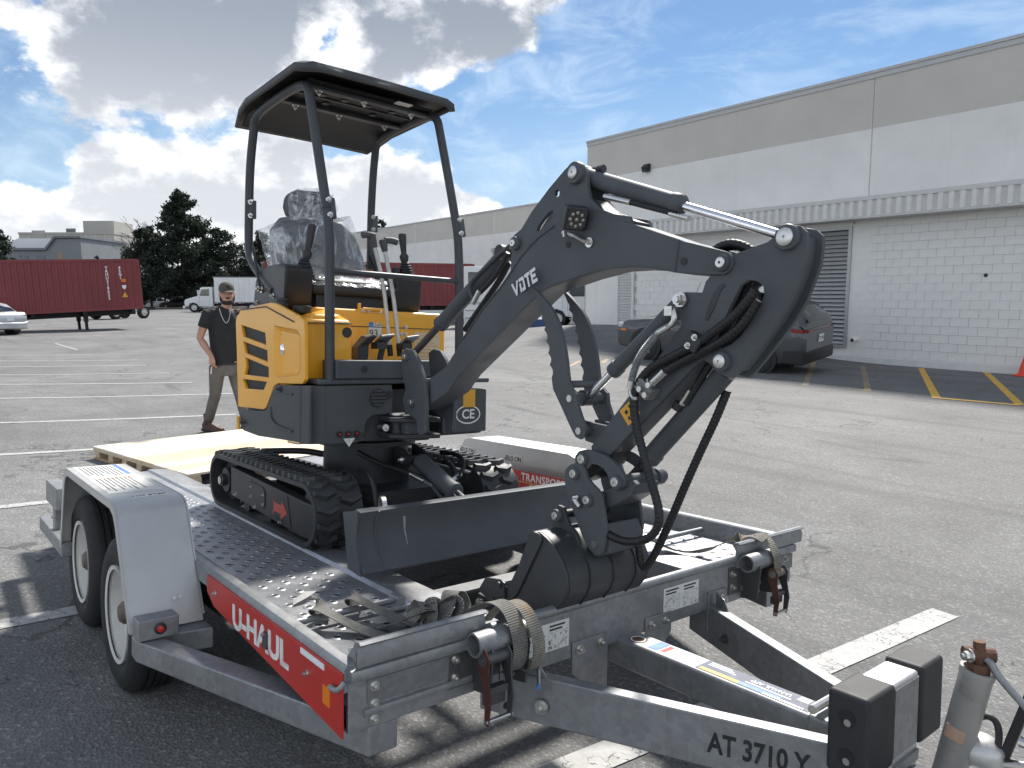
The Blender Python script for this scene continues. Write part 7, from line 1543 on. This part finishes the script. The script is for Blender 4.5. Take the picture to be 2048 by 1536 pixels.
# ================================================================ verge, trees
mat('verge_soil', (.075, .06, .045), .9, 0, .25, vscale=1.5, bump=.5, bscale=8)
mat('bark', (.055, .045, .038), .9, 0, .25, vscale=6, bump=.5, bscale=20)
mat('bark_pale', (.16, .145, .13), .9, 0, .25, vscale=6, bump=.4, bscale=20)
def leafmat(name, col):
    m = bpy.data.materials.new(name); m.use_nodes = True; g = NT(m.node_tree)
    oi = g.n('ShaderNodeTexCoord').outputs['Object']
    c = g.mix(1.0, tuple(col)+(1,), g.ramp(g.noise(oi, .9, 4, .6), [(.3, .55), (.7, 1.5)]), 'MULTIPLY')
    d = g.n('ShaderNodeBsdfPrincipled', {'Base Color': c, 'Roughness': .65, 'Specular IOR Level': .25}); t = g.n('ShaderNodeBsdfTranslucent', {'Color': c})
    g.n('ShaderNodeOutputMaterial', {'Surface': g.n('ShaderNodeMixShader', {0: .22, 1: d.outputs[0], 2: t.outputs[0]}).outputs[0]}); MATS[name] = m
leafmat('needles', (.030, .042, .030)); leafmat('needles_b', (.036, .046, .034)); leafmat('shrub', (.05, .05, .035))
vg0 = cpos(150, 84); vg1 = cpos(560, 96)
vz = -.24
def strip(name, px0, px1, d0, d1, h, m):
    P = [cpos(px0, d0), cpos(px1, d0), cpos(px1, d1), cpos(px0, d1)]
    return obj(name, MB().ext_z([(p.x, p.y) for p in P], vz-.1, vz+h), MATS[m], None, kind='structure')
strip('verge', -900, 760, 82, 130, .16, 'verge_soil'); strip('kerb', -900, 760, 81.7, 82, .14, 'mortar_paint')
def conifer(name, label, P, H, Rb, seed, m='needles', n=5200, lean=0, crown0=.10, pw=.62, group='pines behind the lot'):
    rnd = np.random.RandomState(seed)
    t = thing(name, label, 'tree', loc=P, group=group)
    obj('trunk', MB().tube([(0, 0, -.3), (lean*.3, 0, H*.4), (lean, .1, H*.95)], lambda k: (.035*H*.5, .022*H*.5, .004*H*.5)[k], n=9), MATS['bark'], t)
    br = MB(); cl_p = []; cl_s = []
    nb = int(46+H*4)
    for i in range(nb):
        f = crown0+(1-crown0)*(i+rnd.rand())/nb
        z = f*H; rr = Rb*((1-f)/(1-crown0))**pw*(.62+.5*rnd.rand())+.25
        a = rnd.rand()*2*math.pi; up = .10+.35*f+rnd.randn()*.08
        cx, cy = lean*f, .1*f
        tip = np.array([cx+rr*math.cos(a), cy+rr*math.sin(a), z+rr*up*.55])
        if i % 2 == 0: br.tube([(cx, cy, z), ((cx+tip[0])/2, (cy+tip[1])/2, z+rr*up*.18), tuple(tip)], lambda k: (.06, .035, .012)[k], n=5)
        m_ = max(4, int(n/nb*(.35+rr/Rb)))
        s = rnd.rand(m_)**.6
        base = np.array([cx, cy, z])
        pts = base+(tip-base)*s[:, None]+rnd.randn(m_, 3)*np.array([.26, .26, .30])*(.35+.65*rr/Rb)*Rb*.22
        cl_p.append(pts); cl_s.append(np.full(m_, .30)+.22*rnd.rand(m_))
    P_ = np.concatenate(cl_p); S_ = np.concatenate(cl_s)*(H/12.0)**.5*.70
    k = len(P_); A = rnd.randn(k, 3); A /= np.linalg.norm(A, axis=1)[:, None]; B = np.cross(A, rnd.randn(k, 3)); B /= np.linalg.norm(B, axis=1)[:, None]
    V = np.stack([P_+A*S_[:, None]*.75, P_-A*S_[:, None]*.35+B*S_[:, None]*.42, P_-A*S_[:, None]*.35-B*S_[:, None]*.42], 1).reshape(-1, 3)
    me = bpy.data.meshes.new('crown'); me.vertices.add(3*k); me.vertices.foreach_set('co', V.ravel()); me.loops.add(3*k); me.loops.foreach_set('vertex_index', np.arange(3*k)); me.polygons.add(k); me.polygons.foreach_set('loop_start', np.arange(0, 3*k, 3)); me.update(calc_edges=True)
    me.materials.append(MATS[m]); obj('crown', me, None, t)
    obj('branches', br, MATS['bark'], t)
    return t
def tree_at(px, dep): p = cpos(px, dep); return (p.x, p.y, -.1)
conifer('pine_tree', 'tallest dark pine standing left of the canopy behind the white box truck', tree_at(378, 90), 13.6, 5.4, 1, n=24000)
conifer('pine_tree', 'broad dark pine at the left of the pine clump beside the red container', tree_at(312, 92), 9.6, 5.2, 2, n=17000, m='needles_b')
conifer('pine_tree', 'dark pine at the right of the clump, seen behind the near canopy posts', tree_at(448, 92), 9.4, 5.4, 3, n=17000)
conifer('pine_tree', 'small dark pine seen between the rear canopy post and the seat', tree_at(528, 96), 9.4, 4.2, 4, n=10000, m='needles_b')
conifer('pine_tree', 'dark evergreen cut off by the left edge above the red container', tree_at(4, 90), 10.2, 3.6, 5, n=9000)
conifer('pine_tree', 'pine top rising above the far warehouse wing behind the levers', tree_at(768, 125), 13.8, 3.0, 6, n=5000, group='pines beyond the wing'); conifer('pine_tree', 'small pine tip above the far warehouse wing', tree_at(806, 128), 12.3, 2.2, 7, n=2500, group='pines beyond the wing')
conifer('spire_tree', 'narrow dark cypress in front of the tall beige office block', tree_at(208, 118), 7.6, 1.0, 8, n=2200, crown0=.02, group='trees by the office block')
def bare(name, label, P, H, seed, group='bare trees'):
    rnd = random.Random(seed); t = thing(name, label, 'tree', loc=P, group=group)
    mb = MB(); tw = MB()
    def grow(p, d, L, r, lev):
        q = p+d*L
        (mb if lev < 3 else tw).cyl(p, q, r, r*.62, n=6 if lev < 3 else 4, cap=False)
        if lev >= 6 or r < .010: return
        for k in range(3 if lev < 2 else rnd.choice((2, 2, 3))):
            ax = Vector((rnd.gauss(0, 1), rnd.gauss(0, 1), rnd.gauss(0, .5))).normalized()
            nd = (d+ax*(.45+.12*lev)+Vector((0, 0, .12))).normalized()
            grow(p+d*L*(.75+.25*rnd.random()), nd, L*(.62+.2*rnd.random()), r*.66, lev+1)
    grow(Vector((0, 0, -.2)), Vector((.03, 0, 1)), H*.30, H*.020, 0)
    obj('trunk', mb, MATS['bark_pale'], t); obj('twigs', tw, MATS['bark_pale'], t)
for i, (px, dep, H, lab) in enumerate(((38, 98, 7.6, 'bare tree above the left part of the red container'), (292, 112, 13.0, 'tall bare tree behind the left shoulder of the pines'), (262, 120, 8.5, 'small bare tree between the office block and the pines'), (470, 110, 9.0, 'bare tree in the gap right of the pines'), (100, 115, 7.8, 'bare tree in front of the grey hall roof'))):
    bare('bare_tree', lab, tree_at(px, dep), H, 20+i)
def hedge(name, label, px0, px1, dep, h, seed):
    rnd = np.random.RandomState(seed); a, b = cpos(px0, dep), cpos(px1, dep); k = 2600
    f = rnd.rand(k); P_ = np.stack([a.x+(b.x-a.x)*f, a.y+(b.y-a.y)*f, -.2+h*rnd.rand(k)*(.6+.4*np.sin(f*23)**2)], 1)+rnd.randn(k, 3)*.35
    A = rnd.randn(k, 3); B = rnd.randn(k, 3); s = .16
    V = np.stack([P_+A*s, P_+B*s, P_-(A+B)*s*.6], 1).reshape(-1, 3)
    me = bpy.data.meshes.new(name); me.vertices.add(3*k); me.vertices.foreach_set('co', V.ravel()); me.loops.add(3*k); me.loops.foreach_set('vertex_index', np.arange(3*k)); me.polygons.add(k); me.polygons.foreach_set('loop_start', np.arange(0, 3*k, 3)); me.update(calc_edges=True)
    me.materials.append(MATS['shrub']); obj(name, me, None, None, label=label, cat='hedge')
hedge('hedge', 'low scrubby hedge under the pines behind the lot', 240, 640, 104, 3.2, 31)
hedge('hedge', 'scrubby hedge beyond the container at the far left', -120, 70, 104, 3.0, 32)
# ================================================================ far buildings
mat('office_beige', (.40, .385, .35), .8, 0, .06, vscale=.3)
mat('hall_grey', (.20, .215, .23), .7, 0, .06, vscale=.3)
mat('hall_roof', (.16, .175, .20), .6, .1, .08, vscale=.3)
mat('pane', (.10, .115, .13), .15, 0, .1)
mat('door_tan', (.36, .22, .14), .7, 0, .1)
def block(name, label, px0, px1, dep, parts):
    a, b = cpos(px0, dep), cpos(px1, dep); w = (b-a).length
    t = thing(name, label, 'building', M=frame((a.x, a.y, -.24), (b-a), CFh)); return t, w
def zpx(y, dep): return (590-y)/1480*dep+1.74
ob, w = block('office_block', 'tall beige office block with window rows above the red container', 60, 246, 150, None)
h1 = zpx(472, 150); pxm = w/186
obj('wall', MB().b2((0, 0, 0), (w, 12, h1)), MATS['office_beige'], ob)
obj('roof_parapet', MB().b2((-.1, -.15, h1), (w+.1, 12, h1+.35)), MATS['office_beige'], ob)
obj('stair_tower', MB().b2((w-62*pxm, .5, h1+.35), (w-.2, 8, zpx(446, 150))), MATS['office_beige'], ob)
for r_ in range(4):
    for i in range(16):
        zz = zpx(503+r_*22, 150)
        if zz < 0: continue
        x = w-70*pxm+i*4.4*pxm
        if x > w-1.0: continue
        f = obj('window', MB().b2((x, -.06, zz), (x+3.0*pxm, -.005, zz+1.15)), MATS['office_beige'], ob)
        obj('pane', MB().b2((x+.06, -.08, zz+.06), (x+3.0*pxm-.06, -.061, zz+1.09)), MATS['pane'], f)
f = obj('window', MB().b2((w-93*pxm, -.06, zpx(471, 150)), (w-74*pxm, -.005, zpx(461, 150))), MATS['office_beige'], ob); obj('pane', MB().b2((w-92*pxm, -.08, zpx(470, 150)), (w-75*pxm, -.061, zpx(462, 150))), MATS['pane'], f)
f = obj('window', MB().b2((w-160*pxm, -.06, zpx(478, 150)), (w-134*pxm, -.005, zpx(465, 150))), MATS['office_beige'], ob)
for x in range(10): obj('panel_joint', MB().b2((x*w/10, -.02, 0), (x*w/10+.08, 0, h1)), MATS['wall_beige'], ob)
hb, w = block('grey_hall', 'low blue-grey hall with a sloping roof and tan door behind the container', 20, 180, 118, None); pxm = w/160
h2 = zpx(503, 118); h3 = zpx(480, 118)
hw_ = obj('wall', MB().ext_y([(0, 0), (w, 0), (w, h3), (w-48*pxm, h3), (w-68*pxm, h2), (0, h2)], 0, 14), MATS['hall_grey'], hb)
obj('roof', MB().ext_y([(-.3, h2), (w-67*pxm, h2+.02), (w-47.5*pxm, h3+.04), (w+.2, h3+.04), (w+.2, h3+.35), (w-49*pxm, h3+.35), (w-69*pxm, h2+.35), (-.3, h2+.35)], -.4, 14.4), MATS['hall_roof'], hb)
obj('roof_slope', MB().loft([[(-.3, -.45, h2), (w-68*pxm, -.45, h2), (w-68*pxm, -.40, h2), (-.3, -.40, h2)], [(-.3, 5, h2+2.2), (w-52*pxm, 5, h2+2.2), (w-52*pxm, 5.05, h2+2.2), (-.3, 5.05, h2+2.2)]]), MATS['hall_roof'], hb)
obj('door', MB().b2((w-46*pxm, -.06, zpx(526, 118)), (w-37*pxm, -.004, zpx(508, 118))), MATS['door_tan'], hb)
for x in (w-88*pxm, w-120*pxm): obj('wall_bay', MB().b2((x, -.1, 0), (x+16*pxm, -.003, h2-.8)), MATS['hall_roof'], hb)
gw, w = block('grey_wall_building', 'low grey building half hidden under the pines behind the lot', 270, 470, 112, None)
obj('wall', MB().b2((0, 0, 0), (w, 8, 4.0)), MATS['hall_grey'], gw)
obj('roof', MB().b2((-.2, -.3, 4.0), (w+.2, 8.2, 4.3)), MATS['hall_roof'], gw)
for i in range(9):
    f = obj('window', MB().b2((1+i*1.55, -.05, 1.6), (2.1+i*1.55, -.004, 3.0)), MATS['office_beige'], gw); obj('pane', MB().b2((1.05+i*1.55, -.07, 1.66), (2.05+i*1.55, -.051, 2.94)), MATS['pane'], f)
# ================================================================ walking man
def skin_obj(name, mb, m, parent, vox, sm=6, **kw):
    o = obj(name, mb, MATS[m], parent, smooth=0, **kw)
    r_ = o.modifiers.new('remesh', 'REMESH'); r_.mode = 'VOXEL'; r_.voxel_size = vox; r_.use_smooth_shade = True
    s_ = o.modifiers.new('smooth', 'SMOOTH'); s_.factor = .5; s_.iterations = sm
    return o
mat('skin', (.42, .235, .165), .5, 0, .08, vscale=12)
mat('tshirt', (.016, .017, .020), .85, 0, .2, vscale=14, bump=.5, bscale=16)
mat('jeans', (.135, .122, .110), .85, 0, .18, vscale=10, bump=.5, bscale=22, fine=.1)
mat('boot', (.085, .048, .036), .65, 0, .25, vscale=14, bump=.3, bscale=60)
mat('boot_sole', (.03, .027, .025), .8, 0, .2)
mat('cap', (.075, .066, .058), .85, 0, .15, vscale=20)
mat('beard', (.018, .013, .011), .8, 0, .2, vscale=60, bump=.6, bscale=150)
pg = cpos(452, 8.80); mz = gz(pg.x, pg.y)
man = thing('person', 'man in black t-shirt, grey trousers and cap walking behind the excavator', 'person', M=frame((pg.x, pg.y, mz), CRh, CFh))
K = 8.80/1480
def J(px, py, y=0): return Vector(((px-452)*K, y, (868-py)*K+.005))
def limb(mb, pts, n=14):
    """pts: (point, radius_a, radius_b); elliptical loft"""
    P = [Vector(p[0]) for p in pts]; rings = []
    for k, (p, ra, rb) in enumerate(pts):
        t = (P[min(k+1, len(P)-1)]-P[max(k-1, 0)]).normalized(); x = Vector((0, 1, 0)).cross(t)
        if x.length < .2: x = Vector((1, 0, 0)).cross(t)
        x.normalize(); y = t.cross(x)
        rings.append([Vector(p)+x*ra*math.cos(2*math.pi*i/n)+y*rb*math.sin(2*math.pi*i/n) for i in range(n)])
    mb.loft([[tuple(v) for v in r_] for r_ in rings]); return mb
neck = J(459, 616, .0); headc = J(462, 591, -.01)
shR, shL = J(428, 627, -.09), J(479, 630, .08); elR, wrR = J(412, 676, -.12), J(437, 712, -.17)
elL, wrL = J(492, 680, .12), J(497, 722, .06)
hipR, hipL = J(440, 735, -.07), J(463, 735, .08); knR, anR = J(432, 790, -.05), J(409, 842, .05)
knL, anL = J(478, 795, .02), J(492, 848, -.04)
bd = MB()
bd.sphere(headc+Vector((0, 0, .02)), .1, 16, 12, (.80, .98, 1.08)); bd.sphere(headc+Vector((.012, -.022, -.062)), .066, 14, 10, (.92, 1.0, .95))
limb(bd, [(neck+Vector((-.006, .01, -.05)), .066, .066), (neck, .056, .058), (headc+Vector((0, .01, -.04)), .055, .058)])
fdir = Vector((.42, -.90, 0)).normalized(); fr_ = Vector((.90, .42, 0))
nose_p = headc+fdir*.088+Vector((0, 0, -.012))
bd.loft([[tuple(nose_p+fr_*a+Vector((0, 0, b))-fdir*.012) for a, b in ((-.010, .030), (.010, .030), (.017, -.022), (-.017, -.022))], [tuple(nose_p+fdir*.020+fr_*a+Vector((0, 0, b))) for a, b in ((-.005, .012), (.005, .012), (.011, -.018), (-.011, -.018))]])
bd.sphere(headc+fdir*.068+Vector((0, 0, .028)), .03, 10, 8, (1.5, 1.0, .5))
for s_ in (-1, 1): bd.sphere(headc+fr_*s_*.080-fdir*.005+Vector((0, 0, -.010)), .026, 10, 8, (.5, .7, 1.2)); bd.sphere(headc+fdir*.055+fr_*s_*.042+Vector((0, 0, -.032)), .03, 10, 8, (1, .8, .8))
# torso core and limbs make one continuous body
limb(bd, [((hipR+hipL)/2+Vector((0, 0, -.02)), .15, .115), (J(452, 700), .15, .11), (J(452, 665), .165, .12), (J(453, 638), .175, .12), (J(456, 622), .10, .08)])
for a, b, c_ in ((shR, elR, wrR), (shL, elL, wrL)):
    limb(bd, [(a, .058, .058), (a.lerp(b, .45), .050, .053), (b, .041, .042), (b.lerp(c_, .3), .043, .044), (c_, .026, .030)])
def hand(mb, w, d, up, curl=1.0, s=1.0):
    d = d.normalized(); n = up.normalized(); x = d.cross(n).normalized(); n = x.cross(d)
    limb(mb, [(w, .027, .020), (w+d*.03, .036, .018), (w+d*.075, .040, .016), (w+d*.092, .037, .014)])
    for k, L_ in ((-1.5, .062), (-.5, .074), (.5, .070), (1.5, .054)):
        b0 = w+d*.088+x*k*.0185; m_ = b0+(d*.85-n*.5*curl).normalized()*L_*.5; e_ = m_+(d*.25-n*.95*curl).normalized()*L_*.5
        limb(mb, [(b0-d*.012, .0092, .0092), (m_, .0085, .0085), (e_, .0068, .0068)], 8)
    b0 = w+d*.03+x*.034; m_ = b0+(d*.7+x*.7-n*.2)*.036; e_ = m_+(d*.9+x*.1-n*.45)*.032
    limb(mb, [(b0-x*.012, .0115, .0115), (m_, .0095, .0095), (e_, .0078, .0078)], 8)
hand(bd, wrR, Vector((.10, -.12, -.98)), Vector((-.6, -.75, 0))); hand(bd, wrL, Vector((.15, -.1, -.98)), Vector((.6, .75, 0)))
for a, b, c_ in ((hipR, knR, anR), (hipL, knL, anL)): limb(bd, [(a, .085, .09), (b, .055, .058), (c_, .042, .045)])
body_ = skin_obj('body', bd, 'skin', man, .0085, 4)
sh = MB()
limb(sh, [(J(449, 731), .158, .118), (J(450, 718), .160, .120), (J(451, 700), .162, .120), (J(452, 668), .176, .130), (J(453, 640), .188, .130), (J(455, 624), .135, .095), (J(458, 617), .072, .070)], 20)
for a, b in ((shR, elR), (shL, elL)): limb(sh, [(a.lerp(Vector((a.x*.4, 0, a.z)), .35)+Vector((0, 0, -.01)), .075, .075), (a+Vector((0, 0, -.005)), .072, .072), (a.lerp(b, .35), .066, .066), (a.lerp(b, .58), .066, .067)])
skin_obj('t_shirt', sh, 'tshirt', man, .011, 4)
tr_ = MB()
limb(tr_, [(J(450, 722), .154, .112), (J(450, 735), .162, .120), (J(451, 752), .160, .125)], 18)
limb(tr_, [(hipR+Vector((0, 0, .02)), .092, .098), (hipR.lerp(knR, .45), .082, .088), (knR, .066, .068), (knR.lerp(anR, .4), .063, .066), (anR+Vector((.004, 0, .0)), .058, .062)])
limb(tr_, [(hipL+Vector((0, 0, .02)), .092, .098), (hipL.lerp(knL, .45), .082, .088), (knL, .066, .068), (knL.lerp(anL, .4), .063, .066), (anL+Vector((.004, 0, .0)), .058, .062)])
skin_obj('trousers', tr_, 'jeans', man, .011, 4)
obj('belt', MB().lathe(J(450, 728), (0, 0, 1), [(-.012, .157), (.012, .157)], 28, cap=False).xf(Matrix.Translation(J(450, 728)) @ Matrix.Diagonal((1.0, .76, 1, 1)) @ Matrix.Translation(-J(450, 728))), MATS['trim_black'], man)
def boot(an, toe, heel_up=0):
    mb = MB(); d = (toe-an); d.z = 0; d.normalize()
    base = Vector((an.x, an.y, 0)); z0 = heel_up
    limb(mb, [(an+Vector((0, 0, .075)), .058, .060), (an+Vector((0, 0, .0)), .052, .055), (an-d*.01+Vector((0, 0, -.055+z0*.2)), .056, .05)])
    P = base-d*.055
    mb.loft([[tuple(P+d*x+Vector((-d.y, d.x, 0))*y+Vector((0, 0, z))) for y, z in ((-w, .02+h0), (w, .02+h0), (w*.8, h+h0), (-w*.8, h+h0))] for x, w, h, h0 in ((-.02, .034, .09, z0), (.05, .042, .13, z0*.6), (.13, .045, .105, z0*.2), (.20, .048, .075, 0), (.25, .036, .055, .004))])
    skin_obj('boot', mb, 'boot', man, .008, 3)
    sl = MB().loft([[tuple(P+d*x+Vector((-d.y, d.x, 0))*y+Vector((0, 0, z))) for y, z in ((-w, h0-.0), (w, h0), (w, .026+h0), (-w, .026+h0))] for x, w, h0 in ((-.03, .036, z0), (.05, .044, z0*.6), (.13, .048, z0*.2), (.20, .051, 0), (.262, .036, .004))])
    obj('boot_sole', sl, MATS['boot_sole'], man, bevel=.006)
boot(anR, anR+Vector((1, -.25, 0)), .02); boot(anL, anL+Vector((1, -.3, 0)), 0)
cp = MB(); cc = headc+Vector((-.004, .004, .052))
rings = []
for z, r_ in ((-.012, 1.0), (.015, 1.0), (.045, .95), (.07, .78), (.088, .5), (.095, .1)):
    rings.append([tuple(cc+fr_*math.cos(2*math.pi*i/24)*.088*r_+fdir*math.sin(2*math.pi*i/24)*.107*r_+Vector((0, 0, z))) for i in range(24)])
cp.loft(rings)
cap_ = obj('cap', cp, MATS['cap'], man, smooth=60)
vis = []
for k in range(11):
    a = R(-78+156*k/10); vis.append((math.sin(a)*.084, math.cos(a)))
vv = MB(); top = [cc+fr_*x+fdir*(c_*.100) + Vector((0, 0, -.004)) for x, c_ in vis]; out = [cc+fr_*x*.92+fdir*(.050+c_*.125)+Vector((0, 0, -.022-.010*abs(x)/.084)) for x, c_ in vis]
vv.v = [tuple(p) for p in top+out]+[tuple(p-Vector((0, 0, .006))) for p in top+out]; n_ = 11
vv.f = [(i, i+1, n_+i+1, n_+i) for i in range(10)]+[(2*n_+i, 2*n_+n_+i, 2*n_+n_+i+1, 2*n_+i+1) for i in range(10)]+[(n_+i, n_+i+1, 3*n_+i+1, 3*n_+i) for i in range(10)]
obj('visor', vv, MATS['cap'], cap_, smooth=50)
obj('cap_emblem', MB().box(cc+fdir*.102+Vector((0, 0, .035)), (.022, .008, .03), Matrix.Rotation(-.44, 3, 'Z')), MATS['beard'], cap_)
be = MB()
be.sphere(headc+fdir*.022+Vector((0, 0, -.088)), .066, 18, 10, (1.06, 1.06, .62))
for s_ in (-1, 1): be.sphere(headc+fr_*s_*.066+fdir*.010+Vector((0, 0, -.050)), .026, 10, 8, (.75, .9, 1.7))
be.sphere(headc+fdir*.090+Vector((0, 0, -.044)), .020, 12, 8, (1.7, .8, .45))
skin_obj('beard', be, 'beard', man, .006, 2)
obj('mouth', MB().sphere(headc+fdir*.098+Vector((0, 0, -.058)), .014, 10, 6, (1.6, .6, .35)), MATS['skin'], man)
for s_ in (-1, 1):
    obj('eye', MB().sphere(headc+fdir*.083+fr_*s_*.032+Vector((0, 0, .006)), .010, 10, 8, (1.2, .7, .6)), MATS['beard'], man)
obj('hair', MB().sphere(headc+Vector((0, 0, .018))-fdir*.016, .1, 18, 10, (.84, .90, .86)), MATS['beard'], man)
nk = [J(452, 618, -.105), J(456, 630, -.128), J(462, 643, -.138), J(467, 648, -.140), J(471, 640, -.120), J(472, 626, -.085), J(468, 616, -.05)]
obj('neck_chain', MB().tube([p for p in nk], .0034, n=8, smooth=2), MATS['zinc'], man)
obj('held_vape', MB().cyl(J(438, 731, -.20), J(436, 745, -.20), .007, n=10), MATS['chrome'], man)
